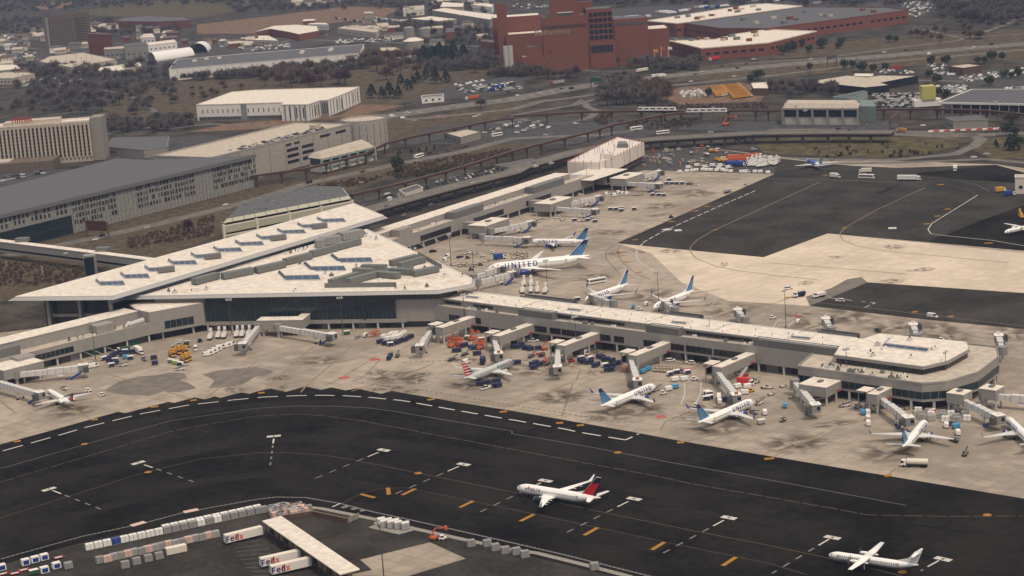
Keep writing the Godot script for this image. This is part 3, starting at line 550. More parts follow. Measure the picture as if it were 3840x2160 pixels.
func headhouse() -> void:
	var r := tower_root("terminal_building", "terminal hall with two broad white roofs, chevron skylights and a tall dark glass wall", "terminal", Vector2(-170.4, -1060), 13)
	base[r] = v3(Vector2(-170.4, -1060))
	r.rotation.y = 0   # its parts are shaped in world directions
	var M2 := func(a: Array) -> Array: return local(a, Vector2(-170.4, -1060), 13)
	# lower roof hall
	var low := [V(-215.7, -1067.6), V(-39.9, -1026), V(-19.9, -1036.9), V(-19.6, -1053), V(-88.5, -1225.9)]
	var hall := M2.call([Vector2(-30, 0), Vector2(134, 0), Vector2(141, -12), Vector2(137, -30), Vector2(46, -165), Vector2(30, -170)])
	wpart(r, "wall", MB.new().prism(inset(hall, 0.6), 3.6, 19.4), "panel_grey")
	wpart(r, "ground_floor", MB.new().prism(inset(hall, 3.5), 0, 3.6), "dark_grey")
	frame_roof(r, low, 19.5, 21.0, 2.2, "roof_white")
	# upper roof hall
	var up := [V(-280.1, -1066.5), V(-218, -1049.4), V(-76.3, -1241.9), V(-101.1, -1301.3)]
	frame_roof(r, up, 23.7, 25.3, 2.6, "roof_white")
	wpart(r, "upper_wall", MB.new().prism(inset(up, 11), 0, 23.7), "glass_teal")
	var q := inset(up, 10.6)
	var near: Vector2 = q[0]; var far: Vector2 = q[0]
	# glass wall of the main front: a grid of panes between mullions
	var d := Vector2.RIGHT.rotated(deg_to_rad(13)); var nrm := Vector2.DOWN.rotated(deg_to_rad(13))
	var o := Vector2(-170.4, -1060)
	var yaw := -deg_to_rad(13)
	var cols := 42
	var w := 109.0 / cols
	for row in [[5.6, 10.1], [10.3, 14.9], [15.1, 19.3]]:
		var pm := MB.new().box(Vector3.ZERO, Vector3(w - 0.22, row[1] - row[0], 0.1), yaw).mesh()
		for i in cols:
			part(r, "pane", pm, "glass_teal").position = v3(d * (0.6 + w * (i + 0.5)) + nrm * 0.1, row[0])
	var mu := MB.new()
	for i in cols + 1:
		mu.box(v3(o + d * (0.6 + w * i) + nrm * 0.2, 5.4), Vector3(0.14, 13.9, 0.35), yaw)
	wpart(r, "mullions", mu, "mullion")
	wpart(r, "spandrel", MB.new().box(v3(o + d * 57 + nrm * 0.5, 3.5), Vector3(117, 1.9, 1.0), yaw), "panel_grey")
	for i in 9:
		wpart(r, "column", MB.new().box(v3(o + d * (1 + i * 14.0) + nrm * 0.3), Vector3(0.9, 3.5, 0.9), yaw), "light_metal")
	for i in 9:
		wpart(r, "dock_door", MB.new().box(v3(o + d * (47 + i * 7.0) - nrm * 3.1), Vector3(4.4, 3.0, 0.2), yaw), "black" if i % 3 else "mid_grey")
		wpart(r, "wall_bay", MB.new().box(v3(o + d * (4 + i * 4.6) - nrm * 3.1), Vector3(2.6, 3.2, 0.2), yaw), "panel_grey")
	# dark glass where the front turns north-east
	var g0 := Vector2(109.8, 0); var pts := [Vector2(109.8, 0.25), Vector2(134.4, 0.25), Vector2(141.4, -12)]
	for i in 2:
		var a: Vector2 = o + (pts[i] as Vector2).rotated(deg_to_rad(13)); var b2: Vector2 = o + (pts[i + 1] as Vector2).rotated(deg_to_rad(13))
		var L := a.distance_to(b2)
		var k := int(L / 3.0)
		for j in k:
			wpart(r, "pane", MB.new().box(v3(a.lerp(b2, (j + 0.5) / k), 16.2), Vector3(L / k - 0.2, 3.2, 0.3), -(b2 - a).angle()), "glass_teal")
	# hall under the high roof at the left: columns and beams
	var eave := [V(-280.1, -1066.5), V(-218, -1049.4)]
	var e0: Vector2 = eave[0]; var e1: Vector2 = eave[1]
	var ed := (e1 - e0).normalized(); var en := Vector2(-ed.y, ed.x)
	for k in [0.33, 0.63, 0.92]:
		wpart(r, "column", MB.new().box(v3(e0.lerp(e1, k) - en * 6), Vector3(1.6, 23.6, 1.6), -ed.angle()), "concrete_wall")
	for y in [7.0, 12.5]:
		wpart(r, "beam", MB.new().box(v3(e0.lerp(e1, 0.64) - en * 9, y), Vector3(38, 1.6, 2.4), -ed.angle()), "concrete_wall")
	for i in 12:
		for row in [[0.5, 7.0], [8.8, 12.4], [14.2, 23.4]]:
			wpart(r, "pane", MB.new().box(v3(e0.lerp(e1, 0.36 + 0.05 * i) - en * 9.6, row[0]), Vector3(3.0, row[1] - row[0], 0.12), -ed.angle()), "glass_teal")
	# clerestory between the two roofs
	var c0: Vector2 = up[1]; var c1: Vector2 = up[2]
	var cd := (c1 - c0).normalized(); var cn := Vector2(-cd.y, cd.x)
	for i in 36:
		wpart(r, "pane", MB.new().box(v3(c0.lerp(c1, (i + 0.5) / 36.0) - cn * 3.0, 21.2), Vector3(6.2, 2.4, 0.15), -cd.angle()), "glass_blue")
	for i in 22:
		var sa: Vector2 = up[0].lerp(up[3], (i + 1) / 23.0); var sb: Vector2 = up[1].lerp(up[2], (i + 1) / 23.0)
		wpart(r, "roof_seam", MB.new().bar(v3(sa.lerp(sb, 0.06), 25.38), v3(sa.lerp(sb, 0.93), 25.38), 0.22, 0.05), "cream")
	for i in 26:
		var hi: bool = i % 2 == 0
		var c: Vector2 = up[0].lerp(up[3], rng.randf_range(0.1, 0.95)).lerp(up[1].lerp(up[2], rng.randf_range(0.1, 0.95)), rng.randf_range(0.15, 0.85)) if hi else mid(low).lerp(low[i % 5], rng.randf_range(0.1, 0.8))
		var b := MB.new()
		var h: float = (25.4 if hi else 21.1) + 0.01 * i
		var w2 := rng.randf_range(5, 13)
		b.quad(v3(c + Vector2(-w2, -w2 * 0.6), h), v3(c + Vector2(w2, -w2 * 0.6), h), v3(c + Vector2(w2, w2 * 0.6), h), v3(c + Vector2(-w2, w2 * 0.6), h))
		b.uv = PackedVector2Array([Vector2(0, 0), Vector2(1, 0), Vector2(1, 1), Vector2(0, 0), Vector2(1, 1), Vector2(0, 1)])
		wpart(r, "roof_stain", b, "roof_dirt")
	# skylights
	var s0 := [V(-236.5, -1095.1), V(-230.9, -1081.5), V(-216.3, -1078), V(-223.7, -1099.8), V(-235.8, -1103.8)]
	var a0 := V(-226.6, -1087.9)
	var a1 := V(-112.4, -1238.4)
	for i in 11:
		var off: Vector2 = (a1 - a0) * i / 10.0
		var s := []
		for p in s0: s.append(p + off)
		skylight(r, s, 25.4, 1.6)
	for i in [2, 4, 7, 9]:
		var p: Vector2 = a0.lerp(a1, i / 10.0) + Vector2(6, 10)
		unit(r, "louvred_unit", p - Vector2(4.5, -1.2), p + Vector2(4.5, -1.2), 4.5, 25.4, 2.6, "steel_grey")
	var t0 := [V(-133.6, -1103.8), V(-126.8, -1081.4), V(-106.7, -1076.1), V(-111.7, -1095.1), V(-129.6, -1103.8)]
	for c in [V(-119.6, -1088.3), V(-106.5, -1108.5), V(-92.2, -1127.6)]:
		var s := []
		for p in t0: s.append(p + c - V(-119.6, -1088.3))
		skylight(r, s, 21.1, 2.0)
	# rows of long grey units and fenced plant on the lower roof
	for u in [[V(-146.3, -1106.2), V(-131.3, -1119.2)], [V(-131.4, -1124.9), V(-117.6, -1138.9)], [V(-117.4, -1143.2), V(-103.9, -1157.9)], [V(-103.7, -1159.4), V(-90.8, -1173.3)], [V(-164.3, -1095.8), V(-148.5, -1106.9)], [V(-179.3, -1086.2), V(-167.6, -1099.6)]]: unit(r, "roof_unit", u[0], u[1], 4.5, 21.1, 3.4)
	for u in [[V(-114.1, -1178.2), V(-103.6, -1183.9)], [V(-103.4, -1190.2), V(-91, -1198.6)], [V(-117.4, -1173.1), V(-112.6, -1174.5)]]: unit(r, "plant_room", u[0], u[1], 7.0, 21.1, 4.2, "mid_grey")
	for u in [[V(-68.1, -1100.4), V(-53.7, -1113.7)], [V(-63.2, -1091.8), V(-49.4, -1105.1)], [V(-84.3, -1094.8), V(-70.4, -1088.7)], [V(-68, -1079.8), V(-55.2, -1072.8)], [V(-99.8, -1058.9), V(-85.4, -1075)], [V(-89.8, -1058.2), V(-76.3, -1071.9)], [V(-88.3, -1086.7), V(-77.3, -1080.3)], [V(-75.8, -1074.4), V(-62.1, -1064.6)], [V(-54.4, -1067.3), V(-40.8, -1076)]]: unit(r, "roof_unit", u[0], u[1], 4.2, 21.1, 3.0)
	for f in [[V(-102.7, -1054.7), V(-62.8, -1044.3), V(-62.6, -1039.2), V(-30.6, -1026.6)], [V(-53.5, -1125.2), V(-38.7, -1083.4)]]:
		for i in f.size() - 1:
			if i == 2: continue
			var sc := wpart(r, "screen_wall", MB.new().bar(v3(f[i], 22.4), v3(f[i + 1], 22.4), 0.25, 2.6), "unit_grey")
	small_units(r, [V(-134.3, -1158.5), V(-131.5, -1160.5), V(-128.6, -1161), V(-126.4, -1163.3), V(-124.3, -1167.1), V(-122.1, -1169.4), V(-89.7, -1205.2), V(-87.4, -1197.8), V(-84.4, -1187.1), V(-81.2, -1185.9), V(-122.9, -1125.3), V(-119.5, -1125.6), V(-105.1, -1091.6), V(-101.2, -1084.9), V(-88.4, -1105.1), V(-73.2, -1065.1), V(-62.3, -1069.3), V(-56.4, -1088.7), V(-52.6, -1076.6), V(-48.4, -1086), V(-26.7, -1057.5), V(-45.9, -1038.3), V(-118.2, -1049.4), V(-57.7, -1034.9), V(-191.5, -1072.9), V(-187.5, -1069.1), V(-177.6, -1065.9), V(-170.1, -1071.1), V(-56, -1145.9), V(-36.6, -1060.8)], 21.1)
	# fixed gate bridge in front of the glass wall
	var fb := M2.call([Vector2(35, 14.5), Vector2(61, 14.5), Vector2(61, 0.6), Vector2(56, 0.6), Vector2(56, 6.5), Vector2(35, 6.5)])
	wpart(r, "gate_bridge", MB.new().prism(fb, 3.9, 9.0), "panel_grey")
	wpart(r, "gate_bridge_roof", MB.new().prism(inset(fb, -0.2), 9.0, 9.25), "roof_white")
	for p in M2.call([Vector2(38, 13), Vector2(48, 13), Vector2(58, 13), Vector2(38, 8)]):
		wpart(r, "column", MB.new().box(v3(p), Vector3(0.8, 3.9, 0.8), yaw), "light_metal")
	for p in [V(-100, -1046.8), V(-80.7, -1036.3)]: tell(wpart(r, "gate_sign", MB.new().box(v3(p + nrm * 0.8, 5.8), Vector3(1.3, 2.2, 0.3), yaw), "black"), "")

func pier_bays(r: Node3D, x0: float, x1: float, sgn: float) -> void:
	var i := 0
	var x := x0
	while x < x1:
		part(r, "column", MB.new().bx(x - 0.45, x + 0.45, 0, 4.2, sgn * -0.9, sgn * -0.1), "light_metal")
		part(r, "service_door", MB.new().bx(x + 2, x + 8.5, 0, 3.2, sgn * -4.05, sgn * -3.85), "mid_grey" if i % 2 else "black")
		x += 14; i += 1

func east_pier() -> void:
	var r := tower_root("pier_building", "long low grey pier running right from the terminal hall to a rounded end", "terminal pier", Vector2(15.4, -980.5), 41)
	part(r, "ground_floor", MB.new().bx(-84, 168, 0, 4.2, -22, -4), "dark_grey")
	part(r, "wall", MB.new().prism([Vector2(-86, 0), Vector2(166, 0), Vector2(166, -26), Vector2(-60, -26)], 4.2, 11.8), "panel_grey")
	part(r, "terrace", MB.new().prism([Vector2(-86, -0.4), Vector2(166, -0.4), Vector2(166, -25.6), Vector2(-60, -25.6)], 11.75, 11.9), "roof_tan")
	part(r, "parapet", MB.new().bx(-86, 166, 11.8, 12.5, -0.4, 0), "panel_grey")
	part(r, "parapet", MB.new().bx(-60, 166, 11.8, 12.5, -26, -25.6), "panel_grey")
	part(r, "upper_wall", MB.new().prism([Vector2(-88, -5), Vector2(176, -5), Vector2(176, -23), Vector2(-70, -23)], 11.9, 15.2), "panel_grey")
	part(r, "roof", MB.new().prism([Vector2(-90, -4.6), Vector2(176, -4.6), Vector2(176, -23.4), Vector2(-75, -23.4)], 15.2, 15.45), "roof_white")
	for e in [-4.7, -23.3]: part(r, "roof_edge", MB.new().bx(-82, 170, 15.45, 15.75, e - 0.25, e + 0.25), "white")
	pier_bays(r, -80, 168, 1)
	for w in [[-66.5, -58.6], [-51.3, -43.7], [-6.7, 1.2], [3.2, 10.5], [11, 29], [36, 42.6], [44.7, 51], [63, 71.2], [79.1, 87.5], [88.5, 103.9], [104.9, 123.7]]:
		face_row(r, "window", w[0], w[1], 5.4, 8.5, 0.02, max(1, int((w[1] - w[0]) / 2.6)), 0.15, "glass_dark")
	for w in [[-73.1, -61.5], [-52.8, -38.8], [3.9, 48.1], [85.3, 123.7]]:
		face_row(r, "clerestory_window", w[0], w[1], 12.6, 14.3, -4.98, max(1, int((w[1] - w[0]) / 3.0)), 0.12, "glass_dark")
	for w in [[-17.5, 5], [64.6, 84], [127.5, 172]]:
		var s := part(r, "plant_screen", MB.new().bx(w[0], w[1], 11.9, 16.0, -5.5, -5.3).bx(w[0], w[1], 11.9, 16.0, -0.5, -0.3).bx(w[0], w[0] + 0.2, 11.9, 16.0, -5.3, -0.5).bx(w[1] - 0.2, w[1], 11.9, 16.0, -5.3, -0.5), "steel_grey")
		part(s, "plant_roof", MB.new().bx(w[0] + 0.3, w[1] - 0.3, 11.95, 15.2, -5.2, -0.6), "unit_grey")
		var rb := MB.new()
		var x: float = w[0]
		while x < w[1]:
			rb.bx(x, x + 0.15, 12.0, 15.9, -0.3, -0.2); x += 1.2
		part(s, "louvres", rb, "dark_grey")
	for w in [[-36, 0], [59.2, 80.1], [148, 169]]:
		part(r, "plant_screen", MB.new().bx(w[0], w[1], 11.9, 16.6, -28, -27.8).bx(w[0], w[1], 11.9, 16.6, -24.2, -24.0), "steel_grey")
	# end pavilion
	var lo := [Vector2(160, -0.5), Vector2(166, 22), Vector2(229, 23), Vector2(237, 16), Vector2(242, -3.4), Vector2(238, -31), Vector2(230, -45), Vector2(176, -45), Vector2(162, -26.5)]
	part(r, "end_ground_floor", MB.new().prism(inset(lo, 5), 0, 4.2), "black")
	part(r, "end_wall", MB.new().prism(lo, 4.2, 12.2), "panel_grey")
	part(r, "end_terrace", MB.new().prism(inset(lo, 0.5), 12.2, 12.35), "roof_tan")
	var pb := MB.new()
	for i in lo.size():
		var a: Vector2 = lo[i]; var b: Vector2 = lo[(i + 1) % lo.size()]
		pb.bar(v3(a, 12.5), v3(b, 12.5), 0.4, 0.9)
		if i in [1, 2, 3, 4, 5] :
			var L := a.distance_to(b)
			var k := maxi(1, int(L / 3.2))
			for j in k:
				part(r, "window", MB.new().box(v3(a.lerp(b, (j + 0.5) / k), 5.4), Vector3(L / k - 0.2, 3.2, 0.2), -(b - a).angle()), "glass_teal")
			for j in int(L / 12) + 1:
				part(r, "column", MB.new().box(v3(a.lerp(b, (j + 0.5) / (int(L / 12) + 1.0)) * 0.985 + Vector2(200, -10) * 0.015), Vector3(0.9, 4.2, 0.9)), "light_metal")
	part(r, "end_parapet", pb, "panel_grey")
	var hi := [Vector2(172, -4.8), Vector2(178, 10), Vector2(223, 10.7), Vector2(228, -2), Vector2(227, -24), Vector2(220, -35), Vector2(177, -32)]
	part(r, "end_upper_wall", MB.new().prism(inset(hi, 1.0), 12.3, 15.4), "panel_grey")
	for i in [1, 2, 3, 4]:
		var a: Vector2 = hi[i]; var b: Vector2 = hi[i + 1]
		a = a.lerp(Vector2(200, -12), 0.025); b = b.lerp(Vector2(200, -12), 0.025)
		var L := a.distance_to(b)
		var k := int(L / 3.0)
		for j in k: part(r, "clerestory_window", MB.new().box(v3(a.lerp(b, (j + 0.5) / k), 12.6), Vector3(L / k - 0.12, 1.9, 0.3), -(b - a).angle()), "glass_dark")
	part(r, "end_fascia", MB.new().prism(inset(hi, -0.3), 15.0, 16.4), "panel_grey")
	part(r, "end_roof", MB.new().flat(inset(hi, 0.1), 16.46), "roof_white")
	# seams on the white roof
	for x in [-20.0, 20.0, 60.0, 100.0, 140.0]: part(r, "roof_seam", MB.new().bx(x, x + 0.25, 15.45, 15.56, -23.2, -4.8), "mid_grey")
	# skylights, in the pier's own axes
	for s in [[10.0, 1.0, 16.0], [76.0, 1.0, 16.0], [146.0, 1.2, 16.0], [199.0, 2.6, 17.0], [-60.0, 1.0, 16.0]]:
		var k: float = s[1]
		var z := -13.0
		var y := 15.5 if s[2] == 16.0 else 16.5
		var P := [Vector2(s[0] - 6 * k, z - 3 * k), Vector2(s[0] - 3.2 * k, z + 2.6 * k), Vector2(s[0] + 5 * k, z + 2.0 * k), Vector2(s[0] + 4.5 * k, z - 2 * k), Vector2(s[0] - 1.5 * k, z - 2.6 * k)]
		if k > 2: P = [Vector2(186, -25), Vector2(190, -11), Vector2(213, -11), Vector2(213, -18), Vector2(196, -19)]
		base[r] = Vector3.ZERO
		skylight(r, P, y, 1.0 if k < 2 else 1.4)
	var sp := []
	for i in 26: sp.append(Vector2(rng.randf_range(-60, 160), -2.2))
	for i in 22: sp.append(Vector2(rng.randf_range(176, 222), rng.randf_range(14, 21)))
	small_units(r, sp, 12.0)
	var sq := []
	for i in 22: sq.append(Vector2(rng.randf_range(180, 220), rng.randf_range(-30, 6)))
	small_units(r, sq.slice(0, 7), 16.4)
	for i in 40: part(r, "vent_pipe", MB.new().tube(Vector3(-80 + i * 6.2, 15.4, -6.5 - (i % 3) * 5), Vector3(-80 + i * 6.2, 16.3, -6.5 - (i % 3) * 5), 0.18, 0.18, 6), "dark_grey")
	# bridges out to the stands
	for b in [[-50.0, 26.0, -1], [-10.0, 27.0, -1], [33.0, 28.0, -1], [77.0, 28.0, -1], [126.0, 28.0, -1], [212.0, 36.0, -1]]:
		var x: float = b[0]; var z: float = b[1]
		var z0 := 0.05 if x < 160 else 23.05
		gate_bridge(r, x, z0, z, 5.0, true)
	gate_bridge(r, 182.0, 23.05, 36.0, 14.0, false)
	gate_bridge(r, 243.0, 12.0, 20.0, 8.0, false)
	gate_bridge(r, 252.0, 0.0, 8.0, 8.0, false)
	for b in [[12.0, -40.0], [56.0, -42.0], [98.0, -42.0], [140.0, -42.0]]:
		gate_bridge(r, b[0], -26.05, b[1], 5.0, true)
	base[r] = v3(Vector2(15.4, -980.5))

func gate_bridge(r: Node3D, x: float, z0: float, z1: float, w: float, platform: bool) -> void:
	var a := minf(z0, z1); var b := maxf(z0, z1)
	var o := part(r, "gate_bridge", MB.new().bx(x - w / 2, x + w / 2, 4.4, 8.8, a, b), "panel_grey")
	part(o, "bridge_roof", MB.new().bx(x - w / 2 - 0.1, x + w / 2 + 0.1, 8.8, 9.05, a, b + 0.1), "roof_white")
	part(o, "roof_unit", MB.new().bx(x - 0.9, x + 0.9, 9.05, 9.8, (a + b) / 2 - 2, (a + b) / 2 + 1), "unit_grey")
	var me := MB.new().bx(-0.35, 0.35, 0, 4.4, -0.35, 0.35).mesh()
	for zz in [a + (b - a) * 0.3, b - 1.0]:
		for s in [-1, 1]: part(r, "bridge_column", me, "light_metal").position = Vector3(x + s * (w / 2 - 0.5), 0, zz)
	var br := MB.new().bar(Vector3(x - w / 2, 0.3, b - 1), Vector3(x + w / 2, 4.3, b - 1), 0.25, 0.25).bar(Vector3(x + w / 2, 0.3, b - 1), Vector3(x - w / 2, 4.3, b - 1), 0.25, 0.25)
	part(r, "brace", br, "light_metal")
	if platform:
		var e := z1 - 3.0 if z1 > z0 else z1 + 3.0
		var px := x - w / 2 - 4.4
		var p := part(r, "stair_tower", MB.new().bx(px, x - w / 2 - 0.1, 4.2, 4.5, e - 2.8, e + 2.8), "mid_grey")
		part(p, "canopy", MB.new().bx(px - 0.6, x - w / 2 + 0.2, 9.6, 9.95, e - 3.4, e + 3.4), "roof_white")
		var c := MB.new()
		for q in [[px, e - 2.7], [px, e + 2.7], [x - w / 2 - 0.4, e - 2.7], [x - w / 2 - 0.4, e + 2.7]]: c.bx(q[0] - 0.18, q[0] + 0.18, 0, 9.6, q[1] - 0.18, q[1] + 0.18)
		part(p, "tower_frame", c, "mid_grey")
		part(p, "screen", MB.new().bx(px + 0.3, x - w / 2 - 0.5, 4.5, 7.4, e - 2.4, e - 2.3).bx(px + 0.2, px + 0.3, 4.5, 7.4, e - 2.4, e + 2.4), "glass_dark")
		part(p, "stair_flight", MB.new().bar(Vector3(px + 1, 0.2, e + 2.2), Vector3(px + 3.6, 4.3, e - 2.0), 1.1, 0.25), "mid_grey")
	part(r, "red_sign", MB.new().bx(x + w / 2, x + w / 2 + 0.15, 4.6, 5.4, a + 1.0, a + 4.0), "red")

func south_pier() -> void:
	var r := tower_root("pier_building", "grey two-storey pier running to the lower left, with a set-back upper floor", "terminal pier", Vector2(-187.9, -1051.3), 137.5)
	part(r, "ground_floor", MB.new().bx(12, 210, 0, 4.2, 4, 24), "dark_grey")
	part(r, "wall", MB.new().prism([Vector2(10, 1.4), Vector2(210, 1.4), Vector2(210, 26), Vector2(10, 26)], 4.2, 10.2), "panel_grey")
	part(r, "terrace", MB.new().bx(13, 210, 10.2, 10.35, 1.8, 13), "roof_tan")
	part(r, "parapet", MB.new().bx(13, 210, 10.2, 11.0, 1.4, 1.8), "panel_grey")
	part(r, "upper_wall", MB.new().bx(13, 210, 10.2, 15.8, 12.6, 26), "panel_grey")
	part(r, "roof", MB.new().bx(13, 210, 15.8, 16.1, 12.3, 26.2), "roof_white")
	# the tall block beside the glass wall
	var tall := [Vector2(-17.5, -6.2), Vector2(13, 1.4), Vector2(13, 14), Vector2(8, 30), Vector2(-20, 30)]
	part(r, "tall_block", MB.new().prism(tall, 4.2, 16.6), "panel_grey")
	part(r, "tall_block_roof", MB.new().prism(inset(tall, 0.4), 16.6, 16.75), "roof_white")
	part(r, "tall_block_base", MB.new().prism(inset(tall, 4), 0, 4.2), "black")
	var d := Vector2(30.5, 7.6).normalized()
	for i in 5:
		var c := Vector2(-17.5, -6.2) + d * (8.0 + i * 3.4) + Vector2(d.y, -d.x) * 0.05
		part(r, "window", MB.new().box(v3(c, 6.0), Vector3(3.2, 4.2, 0.2), -d.angle()), "glass_teal")
	for x in [5.0, 14.0, 28.0, 42.0, 57.0, 71.0, 85.0, 99.0]: part(r, "column", MB.new().bx(x - 0.45, x + 0.45, 0, 4.2, 2.0, 2.9), "light_metal")
	part(r, "column", MB.new().bx(-12, -11.1, 0, 4.2, -3.2, -2.3), "light_metal")
	for i in 9: part(r, "service_door", MB.new().bx(20 + i * 12, 26 + i * 12, 0, 3.3, 3.8, 3.95), ["mid_grey", "black", "green"][i % 3] if i != 0 else "green")
	var br := MB.new()
	for x in [44.0, 49.0, 36.0]: br.bar(Vector3(x, 0.3, 2.5), Vector3(x + 6, 4.0, 2.5), 0.3, 0.3)
	part(r, "brace", br, "light_metal")
	face_row(r, "window", 61, 86, 5.6, 8.6, 1.38, 9, 0.2, "glass_teal")
	for w in [[33.0, 44.0], [90.0, 116.0]]:
		part(r, "plant_screen", MB.new().bx(w[0], w[1], 10.35, 15.0, 5.0, 12.5), "panel_grey" if w[0] < 50 else "steel_grey")
	part(r, "duct", MB.new().tube(Vector3(14, 12.0, 6), Vector3(24, 11.4, 6), 1.5, 1.2, 10).tube(Vector3(22, 12, 8), Vector3(27, 11, 4), 1.0, 0.8, 8), "light_metal")
	base[r] = Vector3.ZERO
	small_units(r, [Vector2(46, 5), Vector2(52, 6), Vector2(56, 5), Vector2(60, 7), Vector2(27, 5), Vector2(31, 8)], 10.4)
	base[r] = v3(Vector2(-187.9, -1051.3))
	# bridge block to the two lower-left stands
	part(r, "gate_bridge", MB.new().bx(89, 112, 4.2, 9.2, -16, 1.4), "panel_grey")
	part(r, "gate_bridge_roof", MB.new().bx(88.8, 112.2, 9.2, 9.5, -16.2, 1.3), "roof_white")
	part(r, "gate_bridge_top", MB.new().bx(88, 98, 9.5, 11.0, -6, 1.2), "panel_grey")
	for x in [91.0, 100.0, 110.0]: part(r, "column", MB.new().bx(x, x + 0.8, 0, 4.2, -15, -14.2), "light_metal")

func north_pier() -> void:
	var r := tower_root("pier_building", "grey pier running away behind the widebody jet towards the wrapped building", "terminal pier", Vector2(48.4, -1401.6), 125)
	part(r, "ground_floor", MB.new().bx(-34, 230, 0, 4.2, 3, 18), "dark_grey")
	part(r, "wall", MB.new().bx(-30, 236, 4.2, 11.6, 0, 20), "panel_grey")
	part(r, "terrace", MB.new().bx(-30, 236, 11.6, 11.75, 0.4, 8.5), "roof_tan")
	part(r, "parapet", MB.new().bx(-30, 236, 11.6, 12.1, 0, 0.4), "panel_grey")
	part(r, "upper_wall", MB.new().bx(-12, 236, 11.6, 15.6, 9, 20), "panel_grey")
	part(r, "roof", MB.new().bx(-12, 236, 15.6, 15.85, 8.8, 22), "roof_white")
	part(r, "glass_end", MB.new().bx(-60, -34, 4.0, 11.0, -8, 16), "panel_grey")
	face_row(r, "window", -59, -35, 5.0, 9.6, -8.02, 8, 0.2, "glass_teal")
	part(r, "glass_end_roof", MB.new().bx(-62, -12, 11.0, 11.3, -10, 22), "roof_white")
	part(r, "glass_end_base", MB.new().bx(-56, -34, 0, 4, -4, 14), "black")
	for i in 19: part(r, "column", MB.new().bx(-30 + i * 14, -29.2 + i * 14, 0, 4.2, 0.2, 1.0), "light_metal")
	face_row(r, "window", 150, 184, 5.2, 8.8, -0.02, 12, 0.2, "glass_dark")
	face_row(r, "window", 88, 124, 5.2, 8.8, -0.02, 12, 0.2, "glass_dark")
	face_row(r, "window", 28, 60, 5.2, 8.8, -0.02, 11, 0.2, "glass_dark")
	for w in [[110.0, 144.0], [8.0, 48.0], [190.0, 204.0]]:
		part(r, "plant_screen", MB.new().bx(w[0], w[1], 11.75, 16.4, 1.0, 8.0), "steel_grey" if w[0] < 150 else "panel_grey")
	var br := MB.new()
	for x in [148.0, 162.0, 178.0]: br.bar(Vector3(x, 0.3, 0.6), Vector3(x + 7, 4.1, 0.6), 0.35, 0.35)
	part(r, "brace", br, "light_metal")
	var sp := []
	for i in 18: sp.append(Vector2(rng.randf_range(-20, 230), 4.5))
	base[r] = Vector3.ZERO
	small_units(r, sp, 11.8)
	base[r] = v3(Vector2(48.4, -1401.6))
	for b in [[133.0, 14.0], [54.0, 14.0], [-46.0, 13.0]]:
		var x: float = b[0]
		part(r, "gate_bridge", MB.new().bx(x - b[1], x + b[1], 3.8, 9.2, -26, -12), "panel_grey")
		part(r, "gate_bridge_roof", MB.new().bx(x - b[1] - 0.2, x + b[1] + 0.2, 9.2, 9.45, -26.2, -11.8), "roof_white")
		part(r, "gate_bridge", MB.new().bx(x - 3, x + 3, 4.2, 8.6, -12, 0), "panel_grey")
		part(r, "roof_unit", MB.new().bx(x - 2, x + 2, 9.45, 10.4, -20, -17), "unit_grey")
		for s in [-1, 1]:
			for z in [-25.0, -13.5]: part(r, "column", MB.new().bx(x + s * (b[1] - 1.5), x + s * (b[1] - 1.5) + 0.8, 0, 3.8, z, z + 0.8), "light_metal")

